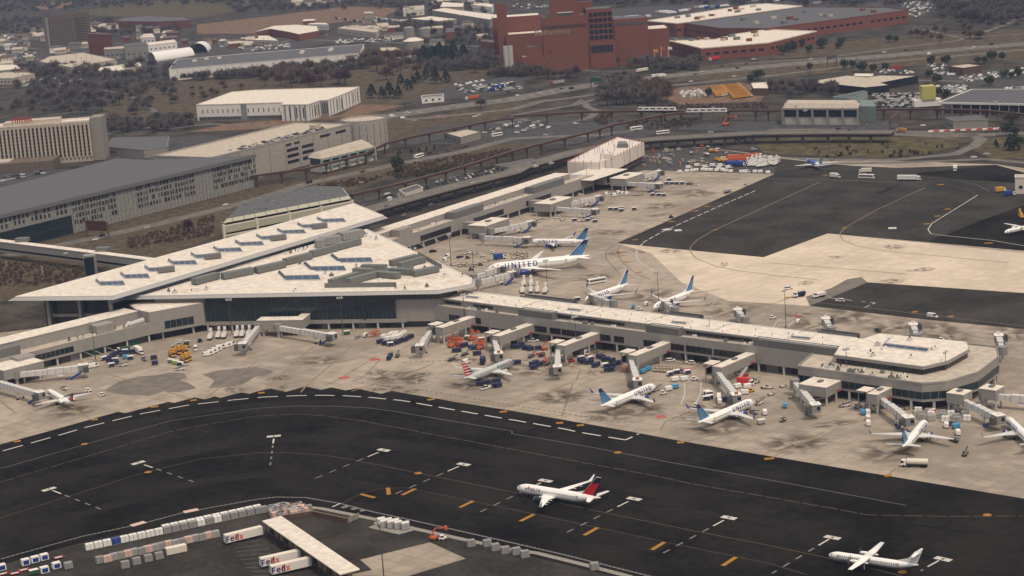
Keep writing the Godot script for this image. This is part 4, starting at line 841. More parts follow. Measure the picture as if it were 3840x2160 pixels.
# a covered boarding bridge from its rotunda at a to its cab at b
func jet_bridge(a: Vector2, b: Vector2, label: String, stair := 1, sign := "") -> void:
	var L := a.distance_to(b)
	var r := thing("jet_bridge", label, "jet bridge", v3(a), -(b - a).angle(), "boarding bridges at the stands")
	part(r, "rotunda", MB.new().tube(Vector3(0, 3.6, 0), Vector3(0, 7.6, 0), 2.3, 2.3, 12), "mid_grey", false)
	part(r, "rotunda_column", MB.new().tube(Vector3(0, 0, 0), Vector3(0, 3.6, 0), 0.8, 0.8, 10), "light_metal")
	var y0 := 4.0; var y1 := 3.4
	var tun := func(n: String, x0: float, x1: float, w: float, h: float, m: String) -> void:
		var p0 := Vector3(x0, lerpf(y0, y1, x0 / L) + h / 2, 0); var p1 := Vector3(x1, lerpf(y0, y1, x1 / L) + h / 2, 0)
		var o := part(r, n, MB.new().bar(p0, p1, w, h), m)
		var rb := MB.new()
		var k := int((x1 - x0) / 3.2)
		for i in k + 1:
			var q := p0.lerp(p1, i / float(maxi(k, 1)))
			rb.bar(q + Vector3(-0.08, 0, 0), q + Vector3(0.08, 0, 0), w + 0.14, h + 0.14)
		part(o, "ribs", rb, "mid_grey")
	tun.call("inner_tunnel", 1.8, L * 0.5, 2.3, 2.6, "jet_white")
	tun.call("outer_tunnel", L * 0.45, L - 3.2, 2.8, 3.0, "jet_white")
	var cab := part(r, "cab", MB.new().bx(L - 3.4, L + 1.2, 3.1, 6.7, -2.0, 2.0), "mid_grey")
	part(cab, "cab_window", MB.new().bx(L + 1.2, L + 1.28, 4.4, 6.0, -1.7, -0.2), "glass_dark")
	part(r, "canopy", MB.new().hexa([Vector3(L - 1.0, 3.2, 2), Vector3(L + 1.6, 3.2, 2), Vector3(L + 1.6, 3.2, 4.2), Vector3(L - 1.0, 3.2, 4.2)], [Vector3(L - 0.6, 6.9, 2), Vector3(L + 1.2, 6.9, 2), Vector3(L + 1.6, 6.2, 4.2), Vector3(L - 1.0, 6.2, 4.2)]), "dark_grey")
	part(r, "cab_roof", MB.new().bx(L - 3.6, L + 1.4, 6.7, 6.95, -2.2, 2.2), "white")
	var x := L * 0.72
	part(r, "drive_column", MB.new().bx(x - 0.3, x + 0.3, 0.6, 5.6, -1.9, -1.5).bx(x - 0.3, x + 0.3, 0.6, 5.6, 1.5, 1.9).bx(x - 0.3, x + 0.3, 3.0, 3.4, -1.9, 1.9), "light_metal")
	for s in [-1, 1]: part(r, "wheel", MB.new().tube(Vector3(x, 0.55, s * 1.4), Vector3(x, 0.55, s * 2.0), 0.55, 0.55, 10), "rubber")
	part(r, "equipment_box", MB.new().bx(x - 4.5, x - 1.5, 2.2, 3.3, -1.2, 1.2), "white")
	if stair != 0:
		var z := stair * 2.3
		var st := part(r, "stair", MB.new().bar(Vector3(L - 1.8, 3.6, z), Vector3(L - 8.4, 0.3, z), 1.1, 0.9), "blue")
		part(st, "stair_wheel", MB.new().tube(Vector3(L - 8.2, 0.3, z - 0.4), Vector3(L - 8.2, 0.3, z + 0.4), 0.3, 0.3), "rubber")
		part(st, "landing", MB.new().bx(L - 2.2, L - 0.6, 3.3, 3.5, z - 0.7, z + 0.7), "light_metal")
	part(r, "beacon", MB.new().tube(Vector3(L - 1.0, 6.95, 0), Vector3(L - 1.0, 7.6, 0), 0.2, 0.15), "lamp_orange")
	var sg := part(r, "gate_sign", MB.new().bx(L - 0.15, L + 0.15, 6.95, 8.0, -0.8, 0.8), "lamp_orange" if sign != "" else "white")
	if sign != "":
		letters(sg, "gate_number", sign, 0.9, "black", Transform3D(Basis(Vector3.UP, PI / 2), Vector3(L + 0.17, 7.45, 0)))

func make_jet_bridges() -> void:
	mat("jet_white", 0.60, 0.585, 0.575, 0.6)
	var at := "reaching %s"
	for j in [
		[[V(-255, -969.6), V(-221, -976.2)], "boarding bridge with a blue stair on the lower-left pier's upper stand", 1, ""],
		[[V(-281.9, -976.9), V(-233, -926.4)], "boarding bridge at the small red-tailed jet", 1, ""],
		[[V(-139, -1038.3), V(-142.8, -997.5)], "boarding bridge pointing down left in front of the glass wall", 0, ""],
		[[V(-127.7, -1033.8), V(-95.9, -1005.5)], "boarding bridge with a blue stair in front of the glass wall, no aircraft", 1, ""],
		[[V(-44.1, -1000.2), V(-49, -966.6)], "boarding bridge beside the white-roofed cart cluster", 0, ""],
		[[V(-11, -972.3), V(-8.8, -939.2)], "boarding bridge numbered 30 at the silver jet's nose", 0, "30"],
		[[V(20.8, -944.8), V(19, -905.8)], "boarding bridge at the empty stand between the silver jet and the next white jet", 0, ""],
		[[V(54.5, -915.8), V(54.7, -872)], "boarding bridge numbered 32 at the white jet left of the bay of dollies", 0, "32"],
		[[V(92.3, -881.4), V(95.8, -836.1)], "boarding bridge numbered 34 at the white jet near the red equipment", 0, "34"],
		[[V(124.1, -851.9), V(127, -812.2)], "boarding bridge at the empty stand below the end pavilion's left", 1, ""],
		[[V(155.2, -823.9), V(161.3, -784)], "boarding bridge at the blurred white jet with a blue fin", 1, ""],
		[[V(188, -810.7), V(197.5, -777.9)], "boarding bridge at the jet cut by the right edge", 1, ""],
		[[V(199.6, -812.4), V(223.2, -800.1)], "boarding bridge crossing the right edge beside the pavilion", 0, ""],
		[[V(86, -1419.4), V(112, -1399.5)], "boarding bridge with a blue stair nearest the wrapped building's glass end", 1, ""],
		[[V(93, -1434.3), V(116.4, -1456.5)], "upper boarding bridge of the pair nearest the wrapped building", 1, ""],
		[[V(33.6, -1335), V(61, -1314.5)], "boarding bridge of the north pier's middle pair pointing right", 1, ""],
		[[V(39.8, -1350.2), V(65.7, -1366)], "boarding bridge of the north pier's middle pair pointing up right", 1, ""],
		[[V(-16.8, -1249.1), V(12.6, -1231.7)], "boarding bridge at the nose of the narrow jet by the north pier", 1, ""],
		[[V(-10.9, -1267.5), V(15.6, -1287.6)], "boarding bridge above the narrow jet by the north pier", 1, ""],
		[[V(-22.1, -1127.2), V(-7.3, -1147.7)], "boarding bridge at the forward door of the widebody jet", 0, ""],
		[[V(-19.7, -1112.8), V(1.2, -1130.6)], "boarding bridge with a blue stair at the widebody jet", 1, ""],
		[[V(54.2, -1034.6), V(44, -1056.2)], "boarding bridge behind the pier at the first white jet", 0, ""],
		[[V(85.1, -1008.6), V(81.8, -1029.6)], "boarding bridge behind the pier at the second white jet", 0, ""],
		[[V(118, -976.1), V(116.9, -997.7)], "boarding bridge behind the pier at an empty stand, with a blue stair", 1, ""],
		[[V(156.5, -942.2), V(157.5, -965.3)], "boarding bridge behind the pier beside the dark tail of road lines", 1, ""],
		[[V(193.6, -917.2), V(196.7, -940.8)], "boarding bridge behind the end pavilion's roof", 1, ""],
		[[V(226, -882.8), V(230.8, -908.4)], "boarding bridge behind the right end of the pavilion", 1, ""]]:
		jet_bridge(j[0][0], j[0][1], j[1], j[2], j[3])

func fin_picture(n: String, f: Callable) -> void:
	var s := 96
	var im := Image.create_empty(s, s, false, Image.FORMAT_RGB8)
	for y in s:
		for x in s:
			var c: Color = f.call(x / float(s), 1.0 - y / float(s))
			im.set_pixel(x, y, c.linear_to_srgb())
	var m := mat(n, 1, 1, 1, 0.4)
	m.albedo_texture = ImageTexture.create_from_image(im)
func make_liveries() -> void:
	mat("hull_white", 0.88, 0.865, 0.84, 0.35); mat("hull_silver", 0.52, 0.54, 0.54, 0.35, 0.1); mat("wing_grey", 0.60, 0.595, 0.58, 0.45); mat("engine_blue", 0.015, 0.035, 0.22, 0.35); mat("engine_navy", 0.012, 0.02, 0.05, 0.35)
	mat("hull_blue", 0.025, 0.08, 0.38, 0.4); mat("fin_teal", 0.06, 0.33, 0.42, 0.4); mat("letter_blue", 0.012, 0.025, 0.16, 0.5); mat("letter_slate", 0.10, 0.15, 0.22, 0.5); mat("letter_red", 0.6, 0.03, 0.04, 0.5); mat("letter_purple", 0.06, 0.02, 0.15, 0.5); mat("letter_orange", 0.75, 0.12, 0.02, 0.5)
	fin_picture("fin_blue_globe", func(u: float, v: float) -> Color:
		var c := Color(0.008, 0.022, 0.11).lerp(Color(0.014, 0.10, 0.30), smoothstep(0.75, 0.1, v))
		var d := Vector2(u - 0.1, v + 0.05)
		var r := d.length()
		if r < 0.78:
			c = Color(0.018, 0.12, 0.30)
			var a := d.angle()
			if absf(fmod(r, 0.17) - 0.08) < 0.014 or absf(fmod(a, 0.19) - 0.09) < 0.022 / maxf(r, 0.2): c = Color(0.13, 0.29, 0.46)
		return c)
	fin_picture("fin_stripes", func(u: float, v: float) -> Color:
		var k := fmod(v * 5.5 + u * 0.6, 1.0)
		if k < 0.32: return Color(0.7, 0.7, 0.7)
		return Color(0.55, 0.025, 0.04) if u < 0.5 + (0.5 - v) * 0.2 else Color(0.012, 0.03, 0.13))
	fin_picture("fin_red_navy", func(u: float, v: float) -> Color:
		if v > 0.72 - u * 0.15: return Color(0.012, 0.012, 0.05)
		var t := u * 0.9 + v * 0.5
		if t < 0.42: return Color(0.015, 0.015, 0.06)
		return Color(0.55, 0.01, 0.02) if t < 0.95 or v > 0.35 else Color(0.28, 0.008, 0.015))

func wrapped(parent: Node, text: String, h: float, x0: float, side: int, r: float, cy: float, a0: float, m: String, serif := false) -> void:
	var t := TextMesh.new()
	var f := SystemFont.new()
	f.font_names = PackedStringArray(["Droid Sans"]); f.font_weight = 700
	var fv := FontVariation.new()
	fv.base_font = f; fv.spacing_glyph = 4 if text == "UNITED" else 1
	t.font = fv; t.text = text; t.font_size = 32; t.pixel_size = h / 23.0; t.depth = 0.01; t.curve_step = 4
	t.horizontal_alignment = HORIZONTAL_ALIGNMENT_LEFT
	var ar := t.surface_get_arrays(0)
	var vs: PackedVector3Array = ar[Mesh.ARRAY_VERTEX]
	var ix = ar[Mesh.ARRAY_INDEX]
	var tris := []
	var n: int = ix.size() if ix != null and ix.size() else vs.size()
	for i in range(0, n, 3):
		var q := []
		for k in 3: q.append(vs[ix[i + k]] if ix != null and ix.size() else vs[i + k])
		if q[0].z < 0 or q[1].z < 0 or q[2].z < 0: continue
		tris.append(q)
	var b := MB.new()
	for q in tris:
		var todo := [[q, 0]]
		while todo.size():
			var e: Array = todo.pop_back()
			var p: Array = e[0]
			var span: float = maxf(absf(p[0].y - p[1].y), maxf(absf(p[1].y - p[2].y), absf(p[0].y - p[2].y)))
			if span > r * 0.28 and e[1] < 6:
				var a: Vector3 = (p[0] + p[1]) / 2; var c: Vector3 = (p[1] + p[2]) / 2; var d: Vector3 = (p[0] + p[2]) / 2
				for s in [[p[0], a, d], [a, p[1], c], [d, c, p[2]], [a, c, d]]: todo.append([s, e[1] + 1])
			else:
				var w := []
				for k in p:
					var th: float = a0 + k.y / r
					w.append(Vector3(x0 + k.x * side, cy + (r + 0.05) * sin(th), side * (r + 0.05) * cos(th)))
				b.tri(w[0], w[1], w[2])
	part(parent, "airline_name", b, m)

func wing_mesh(st: Array) -> MB:   # stations: [leading edge, chord, thickness]
	var rings := []
	for s in st:
		var le: Vector3 = s[0]; var c: float = s[1]; var t: float = s[2]
		var up: Vector3 = s[3] if s.size() > 3 else Vector3.UP
		var R := []
		for q in [[0, 0], [-0.12, 0.8], [-0.4, 1.0], [-0.75, 0.5], [-1, 0.02], [-0.7, -0.25], [-0.35, -0.45], [-0.1, -0.4]]:
			R.append(le + Vector3(q[0] * c, 0, 0) + up * (q[1] * t))
		rings.append(R)
	return MB.new().loft(rings)

func airliner(label: String, nose: Vector2, tail: Vector2, s: Dictionary) -> Node3D:
	var L: float = s.L; var r: float = s.r; var cy: float = s.cy
	var dir := (nose - tail).normalized()
	var c := nose - dir * L / 2
	var o := thing(s.get("name", "jet_airliner"), label, "airplane", v3(c), -dir.angle(), "aircraft at the terminal")
	var rings := []
	var nl := r * 2.9; var tl := r * 6.4
	for i in 29:
		var t := i / 28.0
		var x := 0.0; var k := 1.0; var y := cy
		if i < 9:
			t = i / 8.0; x = nl * t * t
			k = maxf(sqrt(1.0 - pow(1.0 - x / nl, 1.75)), 0.02); y = cy - (1 - k) * r * 0.3
		elif i < 20:
			x = lerpf(nl, L - tl, (i - 8) / 12.0)
		else:
			t = (i - 20) / 8.0
			x = lerpf(L - tl, L, t)
			k = maxf(1.0 - 0.9 * pow(t, 1.5), 0.09); y = cy + (1 - k) * r * 0.72
		var R := []
		for a in 20:
			var th := TAU * a / 20
			R.append(Vector3(L / 2 - x, y + r * k * sin(th) * 1.04, r * k * cos(th)))
		rings.append(R)
	var hull := part(o, "fuselage", MB.new().loft(rings), s.body, true)
	if s.has("nose_paint"): part(hull, "front_paint", MB.new().loft([ring(rings[0], cy, 1.02), ring(rings[4], cy, 1.015), ring(rings[8], cy, 1.015), ring(rings[13], cy, 1.012), ring(rings[17], cy, 1.012), ring(rings[19], cy, 1.012)]), s.nose_paint, true)
	# cockpit windows
	for sd in [-1, 1]:
		var q := MB.new()
		var x := L / 2 - nl * 0.21; var x2 := L / 2 - nl * 0.42
		q.hexa([Vector3(x, cy + r * 0.28, sd * 0.05 * r), Vector3(x, cy + r * 0.25, sd * r * 0.42), Vector3(x2, cy + r * 0.3, sd * r * 0.74), Vector3(x2, cy + r * 0.45, sd * r * 0.05)],
			[Vector3(x - 0.25 * r, cy + r * 0.52, sd * 0.05 * r), Vector3(x - 0.3 * r, cy + r * 0.48, sd * r * 0.40), Vector3(x2 - 0.1 * r, cy + r * 0.55, sd * r * 0.72), Vector3(x2, cy + r * 0.72, sd * r * 0.05)])
		part(o, "cockpit_window", q, "glass_dark")
		# cabin windows and doors
		var win := MB.new()
		var xx := L / 2 - nl * 1.25
		while xx > -L / 2 + tl * 0.85:
			win.bx(xx - 0.14, xx + 0.14, cy + r * 0.2, cy + r * 0.2 + 0.42, sd * (r * 0.985) - 0.05, sd * (r * 0.985) + 0.05)
			xx -= 0.78
		part(o, "cabin_windows", win, "dark_grey").set_meta("kind", "stuff")
		for dx in [L / 2 - nl * 1.05, -L / 2 + tl * 0.8]: part(o, "door", MB.new().bx(dx - 0.45, dx + 0.45, cy - r * 0.25, cy + r * 0.62, sd * r * 0.96 - 0.06, sd * r * 0.96 + 0.04), "light_metal" if s.body == "hull_white" else "wing_grey")
	if s.has("text"):
		for sd in [-1, 1]:
			var x0: float = L / 2 - nl * s.get("tx", 1.15) - (s.tl if sd > 0 else 0.0)
			wrapped(o, s.text, s.th, x0, sd, r, cy, s.get("ta", 0.42), s.tm)
			if s.has("emblem"):
				var ex: float = L / 2 - nl * s.get("tx", 1.15) + 0.6
				part(o, "emblem", MB.new().tri3(Vector3(ex - 0.5, cy + r * 0.45, sd * r * 0.93), Vector3(ex + 0.6, cy + r * 0.45, sd * r * 0.93), Vector3(ex + 0.05, cy + r * 0.95, sd * r * 0.55), 0.12), s.emblem)
	var b: float = s.span / 2
	var prop: bool = s.get("prop", false); var ttail: bool = s.get("ttail", false)
	for sd in [-1, 1]:
		var xr: float = L / 2 - s.wr; var xt: float = L / 2 - s.wt
		var wy := cy + r * 0.86 if prop else cy - r * 0.55
		var dih := 0.3 if prop else b * 0.095
		var z0 := 0.3 if prop else r * 0.55
		var cr: float = s.cr; var ct: float = s.ct
		var st := [[Vector3(xr, wy, sd * z0), cr, cr * 0.07], [Vector3(lerpf(xr, xt, 0.34), wy + dih * 0.34, sd * b * 0.36), lerpf(cr, ct, 0.62 if not prop else 0.2), 0.35], [Vector3(xt, wy + dih, sd * b), ct, 0.12]]
		var w := part(o, "wing", wing_mesh(st), s.get("wing", "wing_grey"), true)
		if s.has("winglet"):
			var wl := wing_mesh([[Vector3(xt, wy + dih, sd * b), ct, 0.1, Vector3(0, 0.4, -sd * 0.9)], [Vector3(xt - ct * 0.5, wy + dih + 1.0, sd * (b + 0.45)), ct * 0.75, 0.08, Vector3(0, 0.2, -sd)], [Vector3(xt - ct * 1.3, wy + dih + 2.5, sd * (b + 0.85)), ct * 0.4, 0.05, Vector3(0, 0, -sd)]])
			part(w, "winglet", wl, s.winglet, true)
		for k in ([0.3, 0.5, 0.68] if not prop else []):
			var p := Vector3(lerpf(xr, xt, k) - lerpf(cr, ct, k) * 0.72, wy + dih * k - 0.35, sd * lerpf(z0, b, k))
			part(w, "flap_fairing", MB.new().tube(p + Vector3(1.6, 0, 0), p + Vector3(-1.2, 0.15, 0), 0.28, 0.08, 6), s.get("wing", "wing_grey"))
		# engines
		var er: float = s.er; var ez: float = s.ez; var ex: float = L / 2 - s.ex; var el: float = s.el; var ey: float = s.ey
		var prof := [[0.0, 0.86], [0.03, 0.98], [0.2, 1.06], [0.45, 1.05], [0.75, 0.86], [1.0, 0.62]]
		if prop: prof = [[0.0, 0.45], [0.1, 0.9], [0.3, 1.0], [0.7, 0.9], [1.0, 0.3]]
		var er_rings := []
		for p in prof:
			var R := []
			for a in 14: R.append(Vector3(ex - p[0] * el, ey + er * p[1] * sin(TAU * a / 14), sd * ez + er * p[1] * cos(TAU * a / 14)))
			er_rings.append(R)
		var e := part(o, "engine", MB.new().loft(er_rings), s.engine, true)
		if prop:
			for k in 6:
				var dd := Vector3(0, cos(TAU * k / 6 + 0.3), sin(TAU * k / 6 + 0.3))
				part(e, "propeller_blade", MB.new().bar(Vector3(ex + 0.15, ey, sd * ez) + dd * 0.2, Vector3(ex + 0.15, ey, sd * ez) + dd * 2.05, 0.22, 0.08), "dark_grey")
		else:
			part(e, "intake", MB.new().tube(Vector3(ex + 0.03, ey, sd * ez), Vector3(ex - 0.2, ey, sd * ez), er * 0.8, er * 0.8, 14), "black")
			part(e, "intake_lip", MB.new().tube(Vector3(ex + 0.02, ey, sd * ez), Vector3(ex - 0.25, ey, sd * ez), er * 0.9, er * 1.03, 14), "light_metal")
			part(e, "exhaust", MB.new().tube(Vector3(ex - el * 0.98, ey, sd * ez), Vector3(ex - el * 1.2, ey, sd * ez), er * 0.5, er * 0.25, 10), "dark_grey")
			part(o, "pylon", MB.new().hexa([Vector3(ex - el * 0.25, ey + er * 0.7, sd * ez - 0.2), Vector3(ex - el * 0.25, ey + er * 0.7, sd * ez + 0.2), Vector3(ex - el * 1.2, ey + er * 0.4, sd * ez + 0.2), Vector3(ex - el * 1.2, ey + er * 0.4, sd * ez - 0.2)],
				[Vector3(ex - el * 0.5, wy + 0.9, sd * ez - 0.15), Vector3(ex - el * 0.5, wy + 0.9, sd * ez + 0.15), Vector3(ex - el * 1.3, wy + 0.6, sd * ez + 0.15), Vector3(ex - el * 1.3, wy + 0.6, sd * ez - 0.15)]) if not ttail else MB.new().bar(Vector3(ex - el * 0.5, ey, sd * ez), Vector3(ex - el * 0.5, ey, sd * r * 0.8), 2.0, 0.4), s.body)
		# tailplane
		var hx: float = -L / 2 + (s.get("hx", 6.2)); var hy: float = s.fh - 0.35 if ttail or prop else cy + r * 0.42
		var hb: float = s.hb
		part(o, "tailplane", wing_mesh([[Vector3(hx, hy, sd * 0.1), s.hc, 0.22], [Vector3(hx - hb * (0.62 if not prop else 0.12), hy + (0.8 if not (ttail or prop) else 0.0), sd * hb), s.hc * 0.4, 0.09]]), s.get("tailm", s.get("wing", "wing_grey")), true)
		var mg := MB.new()
		var mx: float = L / 2 - s.wr - cr * 0.72; var mz: float = ez if prop else r * 1.45
		mg.tube(Vector3(mx, 0.5, sd * mz), Vector3(mx, wy, sd * mz), 0.15, 0.18, 6)
		var gr := part(o, "main_gear", mg, "light_metal")
		for k in [-0.3, 0.3]: part(gr, "wheel", MB.new().tube(Vector3(mx, 0.55, sd * mz + k - 0.18), Vector3(mx, 0.55, sd * mz + k + 0.18), 0.55, 0.55, 12), "rubber")
	# fin
	var fr: float = s.fr; var fx: float = -L / 2 + s.get("fx", 8.6); var fy := cy + r * 0.75; var fh: float = s.fh
	var tipx: float = -L / 2 + s.get("ft", 1.2)
	var fin := MB.new()
	var A := [Vector2(fx, fy), Vector2(fx - fr, fy), Vector2(tipx - s.get("ftc", 2.0), fh), Vector2(tipx, fh)]
	for z in [-0.16, 0.16]:
		var zt: float = z * 0.5
		fin.quad(Vector3(A[0].x, fy, z * 1.6), Vector3(A[1].x, fy, z), Vector3(A[2].x, fh, zt), Vector3(A[3].x, fh, zt))
		var us := []
		for p in A: us.append(Vector2((p.x - A[2].x) / (fx - A[2].x), 1.0 - (p.y - fy) / (fh - fy)))
		if z < 0 or true: fin.uv.append_array(PackedVector2Array([us[0], us[1], us[2], us[0], us[2], us[3]]))
	part(o, "fin", fin, s.fin)
	part(o, "fin_edge", MB.new().bar(Vector3(A[0].x + 0.02, fy, 0), Vector3(A[3].x + 0.02, fh, 0), 0.3, 0.14).bar(Vector3(A[3].x, fh, 0), Vector3(A[2].x, fh, 0), 0.2, 0.12), s.get("fin_edge", s.body))
	part(o, "dorsal", MB.new().hexa([Vector3(fx + 3.0, fy + r * 0.1, -0.1), Vector3(fx + 3.0, fy + r * 0.1, 0.1), Vector3(fx - 2, fy, 0.3), Vector3(fx - 2, fy, -0.3)], [Vector3(fx + 2.9, fy + r * 0.25, -0.05), Vector3(fx + 2.9, fy + r * 0.25, 0.05), Vector3(fx - 1.6, fy + 1.7, 0.1), Vector3(fx - 1.6, fy + 1.7, -0.1)]), s.body)
	var ng := part(o, "nose_gear", MB.new().tube(Vector3(L / 2 - nl * 0.9, 0.4, 0), Vector3(L / 2 - nl * 0.9, cy - r * 0.8, 0), 0.12, 0.14, 6), "light_metal")
	for k in [-0.22, 0.22]: part(ng, "wheel", MB.new().tube(Vector3(L / 2 - nl * 0.9, 0.4, k - 0.12), Vector3(L / 2 - nl * 0.9, 0.4, k + 0.12), 0.4, 0.4, 12), "rubber")
	return o
func ring(R: Array, cy: float, k: float) -> Array:
	var c := Vector3.ZERO
	for p in R: c += p
	c /= R.size()
	var out := []
	for p in R: out.append(c + (p - c) * k)
	return out

func make_planes() -> void:
	make_liveries()
	var nb := {L = 39.5, r = 1.9, cy = 3.25, span = 34.3, wr = 12.6, wt = 22.6, cr = 7.6, ct = 1.5, er = 1.0, ez = 4.9, ex = 12.0, el = 4.6, ey = 1.75, hb = 7.1, hc = 3.9, fr = 6.6, fh = 12.6, body = "hull_white", engine = "engine_blue", fin = "fin_blue_globe", winglet = "engine_blue", text = "UNITED", th = 2.15, tl = 12.3, tm = "letter_blue"}
	var long_nb := nb.duplicate()
	long_nb.merge({L = 42.0, wr = 13.8, wt = 24.0, ex = 13.0}, true)
	airliner("white jet at the stand left of the bay of dollies, blue globe fin", V(62.8, -873.2), V(38.3, -844.4), long_nb)
	airliner("white jet at the stand right of the two curved white lines, blue globe fin", V(103.3, -836.7), V(77, -807.3), long_nb)
	airliner("blurred white jet pointing away at the stand above the parked tank truck", V(169.1, -787.7), V(150.1, -748.5), nb)
	airliner("white jet cut by the right edge of the view", V(202, -784), V(203.9, -731.7), long_nb)
	airliner("white jet behind the pier beside the white bus, blue fin", V(39.9, -1058), V(63.6, -1084.7), nb)
	airliner("white jet behind the pier right of the jet beside the bus, blue fin", V(75.4, -1028.8), V(101.4, -1060.6), nb)
	airliner("narrow white jet parked behind the widebody, nose at the north pier", V(13.8, -1234.8), V(45.5, -1221.6), nb)
	var wb := nb.duplicate()
	wb.merge({L = 62.8, r = 2.95, cy = 5.3, span = 60.0, wr = 18.5, wt = 38.5, cr = 12.5, ct = 1.6, er = 1.75, ez = 9.8, ex = 17.5, el = 6.2, ey = 2.9, hb = 9.9, hc = 6.5, fr = 9.0, fx = 13.5, fh = 17.0, hx = 9.5, ft = 3.2, ftc = 3.0, th = 3.4, tl = 19.5, ta = 0.3}, true)
	wb.erase("winglet")
	wb.wing = "hull_white"
	airliner("large white widebody jet with blue engines and blue globe fin", V(-13.9, -1150.8), V(45.9, -1159.5), wb)
	var am := nb.duplicate()
	am.merge({body = "hull_silver", engine = "hull_silver", fin = "fin_stripes", winglet = "hull_silver", text = "American", tm = "letter_slate", th = 2.0, tl = 9.4, emblem = "letter_red", tx = 1.1}, true)
	airliner("silver jet with a red, white and blue striped fin", V(-1.8, -936), V(-27.7, -902.8), am)
	var de := nb.duplicate()
	de.merge({engine = "engine_navy", fin = "fin_red_navy", winglet = "hull_white", text = "DELTA", tm = "letter_purple", th = 1.15, tl = 4.6, emblem = "letter_red", tx = 1.35, ta = 0.4, wing = "hull_white"}, true)
	airliner("white jet with a red and navy fin taxiing on the dark taxiway", V(-3.5, -738.7), V(27.4, -715.6), de)
	var md := nb.duplicate()
	md.merge({L = 36.5, r = 1.72, cy = 2.9, span = 28.4, wr = 15.5, wt = 22.0, cr = 6.0, ct = 1.4, er = 0.95, ez = 2.9, ex = 25.2, el = 5.0, ey = 3.6, hb = 5.6, hc = 3.4, fr = 6.0, fh = 8.9, fx = 6.6, ft = 0.4, hx = 1.4, engine = "hull_white", fin = "fin_red_navy", text = "DELTA", tm = "letter_purple", th = 1.1, tl = 4.4, emblem = "letter_red", ttail = true, tailm = "engine_navy", fin_edge = "letter_red"}, true)
	md.erase("winglet")
	airliner("small white jet with engines on its tail and a red fin, at the lower-left pier", V(-233.6, -942.4), V(-211.8, -907.7), md)
	var tp := {name = "propeller_airliner", L = 32.8, r = 1.35, cy = 2.75, span = 28.4, wr = 12.6, wt = 13.2, cr = 3.3, ct = 1.6, er = 0.62, ez = 4.4, ex = 9.9, el = 6.6, ey = 3.35, hb = 4.6, hc = 2.2, fr = 4.6, fh = 8.2, fx = 5.2, ft = 1.0, ftc = 2.2, hx = 1.4, body = "hull_white", engine = "hull_white", wing = "hull_white", fin = "hull_white", prop = true}
	airliner("white high-winged propeller airliner taxiing at the lower right", V(103.1, -642.6), V(127.6, -626.3), tp)
	airliner("white propeller airliner at the right edge of the upper dark ramp", V(300.1, -1163.2), V(337.7, -1184.7), tp)
	var bl := nb.duplicate()
	bl.merge({L = 38.0, body = "hull_white", nose_paint = "hull_blue", engine = "hull_blue", fin = "fin_teal", winglet = "fin_teal"}, true)
	bl.erase("text")
	airliner("jet with a blue front and teal fin at the far end of the upper ramp", V(231.4, -1477.9), V(236.6, -1441.4), bl)

